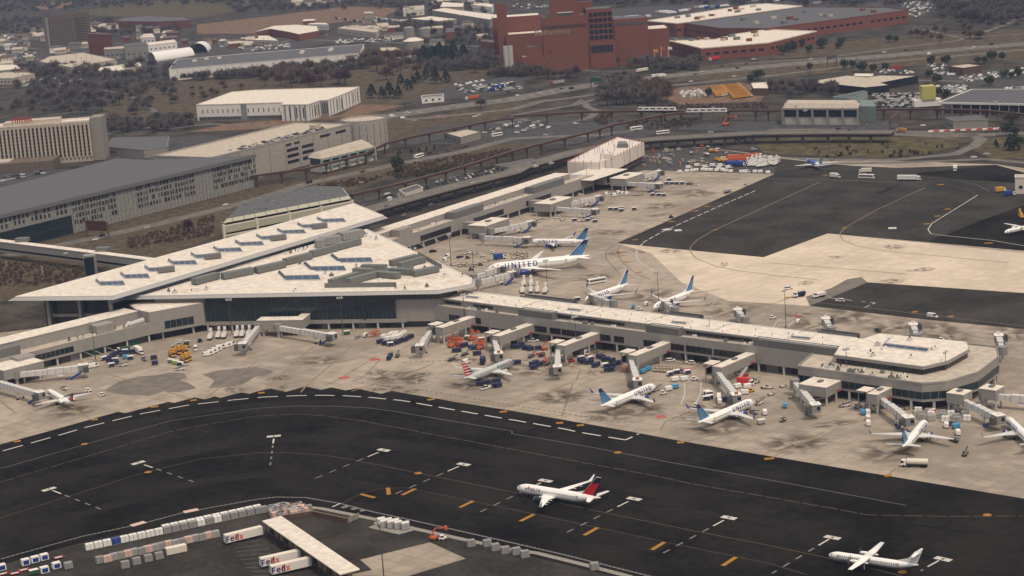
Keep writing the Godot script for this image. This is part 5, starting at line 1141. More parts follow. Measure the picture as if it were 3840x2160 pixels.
var proto := {}
func wheels(r: Node3D, xs: Array, z: float, rad: float) -> void:
	var me := MB.new().tube(Vector3(0, 0, -0.12), Vector3(0, 0, 0.12), rad, rad, 10).mesh()
	for x in xs:
		for s in [-1, 1]: part(r, "wheel", me, "rubber").position = Vector3(x, rad, s * z)
func wedge(x0: float, x1: float, y0: float, y1: float, z: float, f: float, b: float, zi := 0.12) -> MB:   # a cabin: the top is shorter than the foot by f in front and b behind
	return MB.new().hexa([Vector3(x0, y0, -z), Vector3(x1, y0, -z), Vector3(x1, y0, z), Vector3(x0, y0, z)], [Vector3(x0 + b, y1, -z + zi), Vector3(x1 - f, y1, -z + zi), Vector3(x1 - f, y1, z - zi), Vector3(x0 + b, y1, z - zi)])
func build(kind: String, m: String) -> Node3D:
	var r := Node3D.new()
	match kind:
		"car", "suv", "van", "pickup":
			var L := 4.7; var h := 1.45; var f := 1.7; var bk := 1.0
			if kind == "suv": h = 1.75; bk = 0.35; f = 1.5; L = 4.8
			if kind == "van": h = 2.3; bk = 0.1; f = 1.0; L = 5.8
			if kind == "pickup": h = 1.85; L = 5.8
			part(r, "body", wedge(-L / 2, L / 2, 0.35, 1.0 if kind != "van" else 1.25, 0.92, 0.15, 0.08, 0.05), m)
			if kind == "pickup":
				part(r, "cabin_windows", wedge(-0.7, 1.3, 1.0, 1.75, 0.86, 0.7, 0.2), "glass_dark")
				part(r, "cabin_roof", MB.new().bx(-0.45, 0.55, 1.74, 1.85, -0.72, 0.72), m)
				part(r, "load_bed", MB.new().bx(-2.7, -0.9, 1.0, 1.06, -0.75, 0.75), "dark_grey")
			else:
				part(r, "cabin_windows", wedge(-L / 2 + bk * 0.5, L / 2 - f * 0.75, 1.0 if kind != "van" else 1.25, h - 0.07, 0.87, f * 0.45, bk * 0.4), "glass_dark")
				part(r, "cabin_roof", wedge(-L / 2 + bk * 0.85, L / 2 - f * 1.15, h - 0.12, h, 0.77, 0.1, 0.05), m)
			if kind == "van": part(r, "rear_panel", wedge(-L / 2 + 0.05, 0.9, 1.2, h - 0.02, 0.9, 0.05, 0.05), m)
			wheels(r, [-L * 0.31, L * 0.31], 0.82, 0.34)
			part(r, "headlight", MB.new().bx(L / 2 - 0.06, L / 2 + 0.01, 0.65, 0.82, -0.8, -0.45), "light_metal"); part(r, "headlight", MB.new().bx(L / 2 - 0.06, L / 2 + 0.01, 0.65, 0.82, 0.45, 0.8), "light_metal")
		"cart":
			part(r, "deck", MB.new().bx(-1.6, 1.6, 0.45, 0.65, -0.8, 0.8), "dark_grey")
			part(r, "roof", wedge(-1.7, 1.7, 1.95, 2.2, 0.9, 0.15, 0.15), "white" if m != "navy" and m != "sky_blue" else m)
			part(r, "curtain", MB.new().bx(-1.55, 1.55, 0.65, 1.95, -0.76, 0.76), m if m != "white" else "navy")
			for s in [-1.585, 1.585]: part(r, "end_panel", MB.new().bx(s - 0.035, s + 0.035, 0.65, 1.95, -0.8, 0.8), m)
			part(r, "drawbar", MB.new().bar(Vector3(1.6, 0.5, 0), Vector3(2.6, 0.35, 0), 0.12, 0.12), "dark_grey")
			wheels(r, [-1.1, 1.1], 0.65, 0.25)
		"box_cart":
			part(r, "body", MB.new().bx(-1.7, 1.7, 0.5, 2.1, -0.9, 0.9), m)
			part(r, "roof", wedge(-1.72, 1.72, 2.1, 2.25, 0.92, 0.2, 0.2), "white")
			wheels(r, [-1.1, 1.1], 0.7, 0.25)
		"dolly":
			part(r, "frame", MB.new().bx(-1.7, 1.7, 0.4, 0.55, -0.8, 0.8).bx(-1.7, -1.55, 0.55, 1.1, -0.8, 0.8).bx(1.55, 1.7, 0.55, 1.1, -0.8, 0.8), m)
			part(r, "rollers", MB.new().bx(-1.4, 1.4, 0.55, 0.62, -0.7, 0.7), "light_metal")
			part(r, "drawbar", MB.new().bar(Vector3(1.7, 0.45, 0), Vector3(2.9, 0.3, 0), 0.12, 0.12), m)
			wheels(r, [-1.1, 1.1], 0.65, 0.25)
		"belt_loader":
			part(r, "chassis", MB.new().bx(-2.6, 1.8, 0.45, 0.95, -0.95, 0.95), m)
			part(r, "belt", MB.new().bar(Vector3(-3.6, 0.9, 0.3), Vector3(4.0, 2.4, 0.3), 0.95, 0.25), "dark_grey")
			part(r, "rail", MB.new().bar(Vector3(-3.4, 1.4, 0.85), Vector3(3.8, 2.9, 0.85), 0.08, 0.08), "light_metal")
			part(r, "driver_seat", MB.new().bx(-1.4, -0.7, 0.95, 1.6, -0.9, -0.3), "black")
			wheels(r, [-1.8, 1.2], 0.85, 0.38)
		"tug":
			part(r, "body", wedge(-1.5, 1.5, 0.4, 1.1, 0.8, 0.2, 0.1), m)
			part(r, "cabin", MB.new().bx(-0.9, 0.3, 1.1, 1.75, -0.7, 0.7), "glass_dark")
			part(r, "cabin_roof", MB.new().bx(-1.0, 0.4, 1.75, 1.9, -0.75, 0.75), m)
			wheels(r, [-0.95, 0.95], 0.75, 0.38)
		"deicer":
			part(r, "chassis", MB.new().bx(-4.2, 4.0, 0.6, 1.2, -1.15, 1.15), "dark_grey")
			part(r, "tank", wedge(-4.0, 1.6, 1.2, 3.0, 1.2, 0.4, 0.4, 0.3), m)
			part(r, "cab", wedge(2.0, 4.2, 0.9, 2.8, 1.15, 0.5, 0.1), m)
			part(r, "cab_window", wedge(2.6, 4.22, 1.9, 2.6, 1.18, 0.3, 0.1), "glass_dark")
			part(r, "boom", MB.new().bar(Vector3(-3.2, 3.1, 0), Vector3(3.2, 4.3, 0), 0.5, 0.5).bar(Vector3(-3.2, 3.0, 0), Vector3(-2.4, 3.6, 0), 0.7, 0.7), "light_metal" if m == "white" else m)
			part(r, "basket", MB.new().bx(3.0, 4.4, 3.4, 5.2, -0.7, 0.7), m)
			wheels(r, [-2.8, -1.6, 3.0], 1.05, 0.5)
		"box_truck", "long_box_truck":
			var L := 5.6 if kind == "box_truck" else 7.5
			part(r, "box", MB.new().bx(-L / 2 - 1.2, L / 2 - 1.2, 1.0, 3.6, -1.25, 1.25), m)
			part(r, "cab", wedge(L / 2 - 1.0, L / 2 + 1.0, 0.7, 2.6, 1.1, 0.5, 0.1), "white")
			part(r, "cab_window", wedge(L / 2 - 0.4, L / 2 + 1.02, 1.7, 2.4, 1.13, 0.35, 0.1), "glass_dark")
			part(r, "chassis", MB.new().bx(-L / 2 - 1.1, L / 2 + 0.8, 0.6, 1.0, -0.9, 0.9), "black")
			wheels(r, [-L / 2 + 0.2, L / 2], 1.05, 0.48)
		"dump_truck":
			part(r, "chassis", MB.new().bx(-3.6, 3.4, 0.6, 1.1, -0.9, 0.9), "black")
			part(r, "bed", wedge(-3.7, 1.2, 1.1, 2.6, 1.0, -0.3, -0.3, -0.2), m)
			part(r, "cab", wedge(1.4, 3.0, 0.9, 2.8, 1.1, 0.3, 0.1), "white")
			part(r, "hood", wedge(3.0, 4.2, 0.8, 1.8, 1.0, 0.2, 0.0), "white")
			part(r, "cab_window", wedge(1.9, 3.05, 1.9, 2.6, 1.13, 0.25, 0.1), "glass_dark")
			wheels(r, [-2.4, -1.2, 3.2], 1.0, 0.5)
		"bus":
			part(r, "body", wedge(-5.9, 5.9, 0.5, 3.1, 1.28, 0.15, 0.05, 0.06), m)
			for s in [-1, 1]:
				for k in 7: part(r, "window", MB.new().bx(-5.3 + k * 1.5, -4.0 + k * 1.5, 1.55, 2.6, s * 1.28 - 0.05, s * 1.28 + 0.05), "glass_dark")
			part(r, "windscreen", MB.new().bx(5.75, 5.9, 1.4, 2.8, -1.1, 1.1), "glass_dark")
			part(r, "roof_unit", MB.new().bx(-3, -0.5, 3.1, 3.35, -0.9, 0.9), "white")
			wheels(r, [-3.4, 3.6], 1.15, 0.5)
		"tank_truck":
			part(r, "tank", MB.new().tube(Vector3(-5.5, 2.2, 0), Vector3(2.6, 2.2, 0), 1.2, 1.2, 14), m)
			part(r, "chassis", MB.new().bx(-5.4, 4.6, 0.6, 1.05, -1.0, 1.0), "black")
			part(r, "cab", wedge(3.0, 5.2, 0.8, 2.8, 1.15, 0.4, 0.1), "white")
			part(r, "cab_window", wedge(3.8, 5.22, 1.8, 2.6, 1.18, 0.3, 0.1), "glass_dark")
			wheels(r, [-4.4, -3.2, 1.6, 4.0], 1.05, 0.5)
		"semi_truck":
			part(r, "trailer", MB.new().bx(-8.6, 5.0, 1.1, 4.0, -1.3, 1.3), m)
			part(r, "cab", wedge(5.4, 8.0, 0.8, 3.4, 1.2, 0.6, 0.0), "white" if m != "silver" else "red")
			part(r, "cab_window", wedge(6.6, 8.02, 1.9, 2.7, 1.22, 0.4, 0.1), "glass_dark")
			part(r, "chassis", MB.new().bx(-8, 7.4, 0.6, 1.1, -0.9, 0.9), "black")
			wheels(r, [-7.2, -6.0, 4.2, 7.0], 1.1, 0.5)
		"boom_lift":
			part(r, "base", MB.new().bx(-1.4, 1.4, 0.4, 1.3, -1.1, 1.1), m)
			part(r, "boom", MB.new().bar(Vector3(-1.2, 1.5, 0), Vector3(1.0, 4.4, 0), 0.4, 0.4).bar(Vector3(1.0, 4.4, 0), Vector3(4.6, 3.8, 0), 0.3, 0.3), m)
			part(r, "basket", MB.new().bx(4.4, 5.4, 3.2, 4.4, -0.8, 0.8), m)
			wheels(r, [-1.0, 1.0], 1.05, 0.42)
		"work_stand":
			part(r, "platform", MB.new().bx(-1.2, 1.2, 2.2, 2.35, -0.8, 0.8), m)
			var f := MB.new()
			for q in [[-1.1, -0.7], [1.1, -0.7], [-1.1, 0.7], [1.1, 0.7]]: f.bar(Vector3(q[0], 0, q[1]), Vector3(q[0], 3.3, q[1]), 0.12, 0.12)
			f.bar(Vector3(-1.1, 0.2, -0.7), Vector3(1.1, 2.2, -0.7), 0.12, 0.12).bar(Vector3(1.1, 0.2, 0.7), Vector3(-1.1, 2.2, 0.7), 0.12, 0.12).bar(Vector3(-1.1, 3.3, -0.7), Vector3(1.1, 3.3, -0.7), 0.1, 0.1).bar(Vector3(-1.1, 3.3, 0.7), Vector3(1.1, 3.3, 0.7), 0.1, 0.1)
			part(r, "frame", f, m)
			part(r, "ladder", MB.new().bar(Vector3(1.2, 2.2, 0), Vector3(2.6, 0, 0), 0.7, 0.12), m)
		"stair_truck":
			part(r, "chassis", MB.new().bx(-3, 3, 0.5, 1.1, -1, 1), m)
			part(r, "steps", MB.new().bar(Vector3(-3.4, 0.8, 0), Vector3(3.2, 4.0, 0), 1.4, 0.4), "light_metal")
			part(r, "handrail", MB.new().bar(Vector3(-3.4, 1.9, 0.7), Vector3(3.2, 5.0, 0.7), 0.1, 0.1).bar(Vector3(-3.4, 1.9, -0.7), Vector3(3.2, 5.0, -0.7), 0.1, 0.1), "light_metal")
			wheels(r, [-2, 2], 0.9, 0.4)
		"container":
			part(r, "shell", MB.new().hexa([Vector3(-1.55, 0.3, -1.1), Vector3(1.55, 0.3, -1.1), Vector3(1.55, 0.3, 1.1), Vector3(-1.55, 0.3, 1.1)], [Vector3(-1.5, 2.5, -1.05), Vector3(1.5, 2.5, -1.05), Vector3(1.5, 2.5, 0.85), Vector3(-1.5, 2.5, 0.85)]), m)
			part(r, "pallet", MB.new().bx(-1.6, 1.6, 0.1, 0.3, -1.15, 1.15), "dark_grey")
			part(r, "door", MB.new().bx(-1.1, 1.1, 0.5, 2.1, 1.02, 1.1), "blue" if m == "white" and kind == "container" else m)
		"plain_container":
			part(r, "shell", wedge(-1.55, 1.55, 0.3, 2.5, 1.1, 0.08, 0.08, 0.15), m)
			part(r, "rails", MB.new().bx(-1.6, 1.6, 0.1, 0.3, -1.15, 1.15).bx(-0.05, 0.05, 0.3, 2.54, -1.12, 1.12), "mid_grey")
	return r
func put(kind: String, m: String, at: Vector2, yaw: float, label: String, group: String, called := "", y := 0.1) -> Node3D:
	var key := kind + m
	if not proto.has(key): proto[key] = build(kind, m)
	var o: Node3D = proto[key].duplicate()
	var n: String = called if called != "" else {"car": "parked_car", "suv": "parked_car", "van": "white_van", "pickup": "pickup_truck", "cart": "baggage_cart", "box_cart": "baggage_cart", "dolly": "baggage_dolly", "tug": "baggage_tractor", "deicer": "deicing_truck", "container": "cargo_container", "plain_container": "cargo_container", "long_box_truck": "box_truck"}.get(kind, kind)
	if kind == "van" and m != "white": n = "service_van"
	o.name = numbered(n)
	add_child(o)
	o.position = v3(at, y); o.rotation.y = yaw
	var cat: String = {"cart": "baggage cart", "box_cart": "baggage cart", "dolly": "dolly", "belt_loader": "belt loader", "tug": "tractor", "deicer": "deicing truck", "container": "cargo container", "plain_container": "cargo container", "car": "car", "suv": "car", "van": "van", "bus": "bus", "boom_lift": "lift", "work_stand": "work stand", "stair_truck": "stair truck"}.get(kind, "truck")
	return tell(o, label, cat, group) as Node3D
func several(kind: String, m: String, spots: Array, yaw: float, label: String, group: String, jitter := 0.2) -> void:
	for p in spots: put(kind, m, p, yaw + rng.randf_range(-jitter, jitter), label, group)
var COLOURS := {"white": "white", "silver": "light_metal", "grey": "mid_grey", "black": "black", "dark grey": "dark_grey", "dark blue": "navy", "red": "red"}

func make_apron_vehicles() -> void:
	mat("silver", 0.42, 0.42, 0.42, 0.4, 0.3)
	var A := -0.72   # along the pier
	var B := 0.85    # out from the pier
	# lower left
	for s in [[V(-165.9, -1040.9), 1.56], [V(-161.7, -1043), 1.56], [V(-158.5, -1042), 1.55]]: put("deicer", "white", s[0], s[1], "white de-icing truck with a raised boom, in the left three of a parked row", "white de-icing trucks by the glass wall")
	for s in [[V(-151.6, -1042.3), 1.55], [V(-148.6, -1042), 1.55], [V(-144.9, -1041.3), 1.53]]: put("deicer", "white", s[0], s[1], "white de-icing truck with a raised boom, in the right three of a parked row", "white de-icing trucks by the glass wall")
	several("van", "white", [V(-162.1, -1003.5), V(-160.4, -1007.3), V(-158.8, -1011.5), V(-157.2, -1016.6), V(-154.3, -1018.4), V(-152.5, -1021.8)], 0.5, "white service van in the slanting row below the de-icing trucks", "white vans in a row", 0.05)
	for s in [[V(-181.6, -1006.9), -1.18], [V(-179.5, -1012.1), -1.13], [V(-175.7, -1011.6), -1.16], [V(-173.2, -994.2), -1.09], [V(-172.1, -997), -1.10]]: put("deicer", "yellow", s[0], s[1], "yellow de-icing truck in the cluster of five", "yellow de-icing trucks")
	several("cart", "navy", [V(-215.1, -1010.4), V(-214.4, -1015), V(-212.1, -1020.1), V(-209.4, -1014.7), V(-213.5, -1019), V(-207.2, -1019.4), V(-205.1, -1019.9), V(-211.4, -1001.6), V(-210, -998.2), V(-214.6, -1004.6)], 0.3, "navy baggage cart in the cluster below the lower-left pier", "navy carts below the lower-left pier", 0.5)
	several("cart", "white", [V(-218.1, -1009.1), V(-203.6, -1006.3), V(-211.2, -993.4), V(-211.2, -1003.7), V(-209.2, -1022.1)], 0.3, "white-topped baggage cart in the cluster below the lower-left pier", "white carts below the lower-left pier", 0.4)
	put("cart", "sky_blue", V(-206.6, -1009.2), 0.4, "light blue baggage cart next to navy carts below the lower-left pier", "")
	several("cart", "navy", [V(-190.7, -1003.2), V(-188.2, -991.2)], 0.1, "navy baggage cart standing alone left of the yellow trucks", "two navy carts", 0.1)
	put("cart", "mid_grey", V(-180.1, -993), -0.45, "grey baggage cart at the head of a short train of three", ""); put("box_cart", "lime", V(-177.1, -989.5), -0.45, "lime green baggage cart between a grey and a white one", ""); put("cart", "white", V(-174.2, -985.9), -0.45, "white baggage cart behind the lime green one", "")
	put("belt_loader", "white", V(-172.3, -976.5), -0.07, "white belt loader below the yellow trucks", ""); put("belt_loader", "white", V(-227.5, -953), -0.99, "white belt loader above the small red-tailed jet", "")
	put("belt_loader", "white", V(-205, -993.7), 0.09, "white belt loader right of the navy cart cluster", "", "belt_loader"); put("belt_loader", "silver", V(-195.6, -1002.5), -1.07, "grey belt loader between the box truck and two navy carts", "")
	put("tug", "white", V(-213.8, -945.6), 0.3, "white tractor upper of two near the red fin", ""); put("tug", "white", V(-205.1, -935.1), 1.2, "white tractor lower of two near the red fin", ""); put("tug", "navy", V(-170.9, -1035.2), 1.2, "navy tractor left of the white de-icing trucks", "")
	put("long_box_truck", "white", V(-201.3, -1018.8), -1.04, "white box truck with small lettering beside the navy carts", "")
	put("dump_truck", "green", V(-211.1, -1024.7), -2.69, "green truck with a white cab under the lower-left pier", "")
	put("tug", "white", V(-182.8, -1035.7), 0.3, "white tractor behind the yellow trucks", ""); put("van", "white", V(-170.7, -1017.7), -1.38, "white van beside the row of stairs", "")
	for s in [[V(-177.4, -1026.7), -1.29], [V(-175.9, -1026.8), -1.31], [V(-182, -1027.3), 0.18]]: put("stair_truck", "tan_metal", s[0], s[1], "parked stair truck behind the yellow de-icing trucks", "stair trucks")
	put("van", "white", V(-221.1, -995.1), 0.6, "white van behind the upper left boarding bridge's cab", "")
	# middle
	several("box_cart", "white", [V(-70, -1013.7), V(-67.6, -1008.7), V(-66.9, -1016.1), V(-65.6, -1019), V(-64.8, -1009.6), V(-63.3, -1019), V(-62.4, -1010.4), V(-61.2, -1013.4), V(-59.9, -1017.4), V(-59.3, -1019.4), V(-63.9, -1014.1)], 1.1, "white-topped baggage cart packed beside the middle boarding bridge", "packed white carts", 0.1)
	several("cart", "navy", [V(-71.5, -1003.3), V(-68.7, -999.3), V(-66.9, -998.8), V(-62.7, -998.6), V(-61.2, -1000.3), V(-59.5, -1003.1), V(-58.2, -1003.8), V(-56.5, -1007.6), V(-55.3, -1010.5)], 0.6, "navy baggage cart around the packed white carts", "navy carts round the packed white carts", 0.3)
	put("cart", "white", V(-65.5, -996.2), 0.2, "white baggage cart in front of the navy ones, middle of the apron", ""); put("cart", "white", V(-80.1, -1020), 1.3, "white baggage cart alone beside the orange stands", "")
	put("car", "silver", V(-84.2, -1018.9), 1.25, "silver car parked left of the packed carts", "", "parked_car"); put("box_cart", "green", V(-90.5, -1028.5), 0.2, "dark green skip below the tall light pole", "")
	several("work_stand", "orange", [V(-76.6, -1018.9), V(-75, -1019.6), V(-74.2, -1023.3)], 0.4, "orange work stand left of the packed carts", "three orange stands", 0.4)
	several("cart", "navy", [V(-64.9, -967.2), V(-64.4, -972.1)], 1.2, "navy baggage cart in the pair below the packed carts", "navy pair", 0.1); put("belt_loader", "dark_grey", V(-60.8, -973.1), 1.46, "dark belt loader beside a pair of navy carts", "")
	for p in [V(-34.6, -989.5), V(-33.7, -995.6), V(-32.7, -1000.7), V(-31.3, -995), V(-30.2, -988.3), V(-31.7, -985.5), V(-33.7, -984), V(-29.2, -994.4), V(-23.5, -995.9), V(-21.9, -997.6), V(-20.6, -990.8), V(-19.3, -985.2), V(-18, -979.6), V(-16.7, -985.5), V(-18.8, -975.6), V(-16.5, -979.1)]: put("work_stand" if rng.randf() < 0.6 else "boom_lift", "orange", p, rng.randf() * 6.2, "orange stand or lift in the tangle beside the silver jet's bridge", "orange equipment tangle")
	several("cart", "navy", [V(-31.3, -973), V(-29.7, -973.6), V(-27.3, -982.2), V(-26.3, -984), V(-21.9, -975.5), V(-23.1, -977.9), V(-20.5, -963.9), V(-19.5, -964), V(-18.7, -905.3), V(-17.5, -905.9), V(-15.1, -907.1), V(-11.3, -907.9), V(-10.1, -908.4), V(-11.1, -900.6), V(-9.7, -900.3)], 0.3, "navy baggage cart round the silver jet", "navy carts round the silver jet", 0.4)
	put("box_cart", "green", V(-25.1, -998.5), 0.3, "dark green box among the orange stands", ""); put("box_cart", "green", V(-17.8, -992.1), 0.3, "dark green box nearer the bridge, among the orange stands", ""); put("tug", "red", V(-29.6, -981.8), 0.3, "red tractor among navy carts", "")
	put("belt_loader", "dark_grey", V(-26.1, -965.9), 0.91, "dark belt loader upper of two left of the silver jet", ""); put("belt_loader", "dark_grey", V(-32.6, -957.2), 0.82, "dark belt loader lower of two left of the silver jet", ""); put("belt_loader", "dark_grey", V(-19.4, -915.5), 1.25, "dark belt loader under the silver jet's wing", "")
	put("van", "white", V(-25.5, -949.3), 0.88, "white van behind the silver jet", ""); put("box_truck", "navy", V(-17, -947), 1.48, "navy truck at the silver jet's bridge", ""); put("pickup", "white", V(-15.8, -898.7), 0.78, "white pickup beside navy carts below the silver jet", "")
	# along the long pier
	several("cart", "navy", [V(-1, -979.9), V(-0.9, -973.6), V(0.9, -972.1), V(3, -975.6), V(4.4, -969.1), V(6.1, -968.6), V(7.3, -966.2), V(11.1, -966.1), V(12.5, -951.6), V(-1.7, -939.8), V(0.3, -940.7), V(7.9, -928.6), V(11.2, -934.4), V(7.3, -935.4), V(9.1, -937.8)], 0.35, "navy baggage cart left of the bridge at the empty stand", "navy carts left of the empty stand", 0.5)
	several("cart", "navy", [V(31.2, -936.6), V(32.3, -933.4), V(34.6, -930.8), V(35.8, -931.4), V(37.6, -924.3), V(38.7, -925.9), V(40.8, -941.7), V(41.9, -939.5), V(42.9, -935.3), V(44.3, -934.3), V(46.6, -931.4), V(48.7, -926), V(50.2, -926.5), V(44.5, -921.4), V(46, -922), V(43.1, -914.3), V(44.8, -914.8)], 0.35, "navy baggage cart between the empty stand and the bridge numbered 32", "navy carts right of the empty stand", 0.5)
	several("cart", "white", [V(42.4, -923), V(36.2, -938.1), V(31.9, -940.3)], 0.3, "white-topped cart among navy carts right of the empty stand", "white carts among navy", 0.5)
	put("tug", "red", V(26.9, -937.8), 0.3, "red tractor left of the navy carts", ""); put("boom_lift", "orange", V(14.2, -965.3), 0.2, "orange lift beside the canopy of the empty stand", ""); put("boom_lift", "orange", V(13.9, -940.4), 2.4, "orange lift below another, left of the empty stand", ""); put("work_stand", "orange", V(51, -910.9), 0.4, "orange stand at the foot of the bridge numbered 32", "")
	put("box_truck", "dark_grey", V(31.9, -948.7), -0.09, "long dark truck under the pier beside a tall pole", ""); put("belt_loader", "dark_grey", V(7.5, -953), 1.02, "dark belt loader left of the empty stand's canopy", ""); put("belt_loader", "dark_grey", V(15.1, -936.7), 1.12, "dark belt loader at the empty stand's cab", ""); put("tug", "dark_grey", V(51.8, -886.7), 1.3, "dark tractor under the cab numbered 32", "")
	several("cart", "sky_blue", [V(59.8, -907), V(62.3, -911)], 0.75, "light blue cart beside the bridge numbered 32", "two light blue carts", 0.05); put("cart", "sky_blue", V(72.1, -876.1), 0.2, "light blue cart behind the jet left of the curved lines", "")
	for i in 9: put("dolly", "tan_metal", V(65.5, -909.2) + Vector2(i * 1.55, i * 0.75), 1.75, "tan empty dolly in the row right of the light blue carts", "row of tan dollies")
	for i in 8: put("dolly", "tan_metal", V(67.3, -913.4) + Vector2(i * 1.6, i * 0.7), 1.75, "tan empty dolly in the back row right of the light blue carts", "back row of tan dollies")
	several("box_cart", "white", [V(73.3, -888.9), V(77.6, -888.7), V(68.8, -873.5)], 0.25, "white box cart right of the tan dollies", "white box carts by the dollies", 0.15); several("cart", "white", [V(71.9, -899.2), V(75.3, -901.9), V(80.3, -900)], 0.5, "white and navy cart in front of the tan dollies", "carts before the dollies", 0.3)
	put("tug", "dark_grey", V(77.6, -903.7), 0.4, "dark tractor between two white carts", ""); put("tug", "white", V(82.4, -888.3), 0.2, "white tractor left of the curved white lines", ""); put("tug", "white", V(65.9, -868), 0.3, "white tractor in front of the jet left of the curved lines", "")
	put("belt_loader", "silver", V(63.1, -874.6), 0.87, "grey belt loader at the nose of the jet left of the curved lines", ""); put("belt_loader", "white", V(106.5, -841.3), 0.90, "pale belt loader at the nose of the jet right of the curved lines", ""); put("belt_loader", "silver", V(102.3, -826.8), -1.10, "grey belt loader under the wing of the jet right of the curved lines", ""); put("tug", "white", V(78.4, -843.6), 0.2, "white tractor at the left wing of the jet right of the curved lines", "")
	several("cart", "white", [V(84.1, -853.5), V(85.8, -854.7), V(85.3, -862.4), V(86.2, -860.5)], 0.2, "white and navy cart left of the bridge numbered 34", "carts left of bridge 34", 0.1); several("box_cart", "white", [V(90.1, -855.3), V(89.4, -846.4), V(89.7, -851.3)], 1.45, "white box in the upright row beside the bridge numbered 34", "row beside bridge 34", 0.05); put("cart", "navy", V(91.9, -849.1), 0.1, "navy cart at the cab numbered 34", "")
	put("pickup", "white", V(9.1, -983.9), -0.08, "white pickup parked below the long pier", ""); put("suv", "white", V(74.7, -925.5), 0.15, "white car left of a similar one below the long pier", ""); put("suv", "white", V(83.6, -918.3), 2.53, "white car right of a similar one below the long pier", ""); put("suv", "silver", V(103.9, -893.3), -0.70, "silver car under the fixed bridge left of the pavilion", "", "parked_car")
	put("stair_truck", "red", V(105.5, -887.9), 0.89, "red stairs under the pier beside the pavilion", ""); put("box_truck", "letter_red", V(104.7, -873.6), -0.46, "dark red truck beside the bridge numbered 34", ""); put("tug", "yellow", V(105.4, -861.7), 0.4, "yellow tractor beside the dark red truck", ""); several("box_cart", "white", [V(102.3, -858.8), V(100.3, -869.5), V(104.7, -868.4)], 0.3, "white cart around the dark red truck", "carts round the dark red truck", 0.3)
	several("dolly", "brown_metal", [V(106.2, -879.3), V(107.8, -880.6), V(108.8, -877.7), V(109.6, -875.7), V(112.2, -866.4)], 0.7, "brown dolly behind the dark red truck", "brown dollies", 0.6); put("box_cart", "white", V(106.6, -824.5), 1.5, "white box beside the wingtip of the jet right of the curved lines", ""); put("box_cart", "silver", V(103.1, -810.8), 0.3, "grey box below the wingtip of the jet right of the curved lines", "")
	put("cart", "sky_blue", V(65.4, -1043.1), 1.4, "light blue cart behind the pier", ""); put("cart", "white", V(72.7, -1046.9), 1.3, "white cart behind the pier between two jets", ""); put("cart", "white", V(35.9, -1070.7), 0.2, "white cart at the nose of the jet beside the bus", ""); put("tug", "white", V(68.4, -1037.4), 0.2, "white tractor behind the pier", "")
	for s in [[V(5.9, -1101.4), 1.53], [V(10.7, -1101.8), 1.54], [V(14.5, -1100.2), 1.53], [V(18.9, -1097), 1.39], [V(7.2, -1120.7), 1.53], [V(11.3, -1119.4), 1.52]]: put("deicer", "white", s[0], s[1], "white de-icing truck parked behind the near end of the pier", "de-icing trucks behind the pier")
	# lower right
	put("cart", "sky_blue", V(116.6, -833), 1.5, "light blue cart alone left of the empty stand's stair", ""); put("cart", "sky_blue", V(147.6, -814.3), 1.5, "light blue cart beside a white train of carts", ""); put("cart", "sky_blue", V(181, -785), 0.4, "light blue cart right of the blurred jet's nose", "")
	several("box_cart", "white", [V(149.7, -813.7), V(146.8, -797.8)], 1.5, "white cart in the short train beside the light blue one", "short white train", 0.05); put("box_cart", "paint_pink", V(148.1, -805), 1.5, "pinkish cart between two white ones", "")
	several("dolly", "dark_grey", [V(112.2, -812.4), V(113.4, -813.6)], 1.3, "dark empty dolly alone on the apron below the pavilion", "two dark dollies", 0.1); put("box_cart", "white", V(177.6, -787.3), 1.4, "white box right of the blurred jet's nose", ""); put("tug", "dark_grey", V(180, -789.7), 0.4, "dark tractor between a white and a light blue box", "")
	for i in 14: put("plain_container", "silver" if i % 3 else "white", V(170.2, -810.1) + Vector2((i % 5) * 4.6 + rng.randf_range(-1, 1), (i / 5) * 5.0 + (i % 5) * 2.4 + rng.randf_range(-1, 1)), rng.randf_range(-0.6, 0.3), "pale container in the stack under the pavilion's right end", "containers under the pavilion"); 
	put("box_cart", "red", V(176.1, -807.9), 0.6, "bright red box on the pale containers under the pavilion", ""); put("belt_loader", "white", V(142.8, -828.4), 0.31, "white belt loader under the pavilion", ""); put("belt_loader", "white", V(147.8, -825.5), 0.81, "belt loader right of a white one under the pavilion", ""); several("dolly", "tan_metal", [V(114.4, -865), V(113.5, -854.2), V(169.1, -818.9), V(167.5, -817.8), V(169.7, -818), V(120.7, -865.9), V(121.4, -847.2)], 0.5, "tan dolly left of or under the pavilion", "tan dollies near the pavilion", 0.7)
	put("tank_truck", "cream", V(153.5, -739), 2.82, "cream tank truck parked below the blurred jet's tail", ""); put("belt_loader", "dark_grey", V(176.4, -749.5), 1.15, "dark tow bar cart alone on the lower right apron", ""); put("belt_loader", "dark_grey", V(176.3, -767.2), -1.19, "dark loader at the blurred jet's wingtip", ""); put("box_cart", "white", V(179.8, -776.1), 1.5, "white box right of the blurred jet's wing", "")
	# behind the pier
	put("dump_truck", "navy", V(156.1, -1042.7), -2.69, "navy dump truck with a white cab at the corner of the lower dark ramp", ""); put("dump_truck", "white", V(166.4, -1038.2), -2.67, "white dump truck at the corner of the lower dark ramp", ""); put("suv", "white", V(153.5, -1062.8), 0.15, "white and blue patrol car left of the dump trucks", ""); put("suv", "white", V(175.4, -1025), 2.61, "white car on the lower dark ramp", ""); put("van", "white", V(214.2, -976.2), -0.84, "white van on the edge of the lower dark ramp", "")
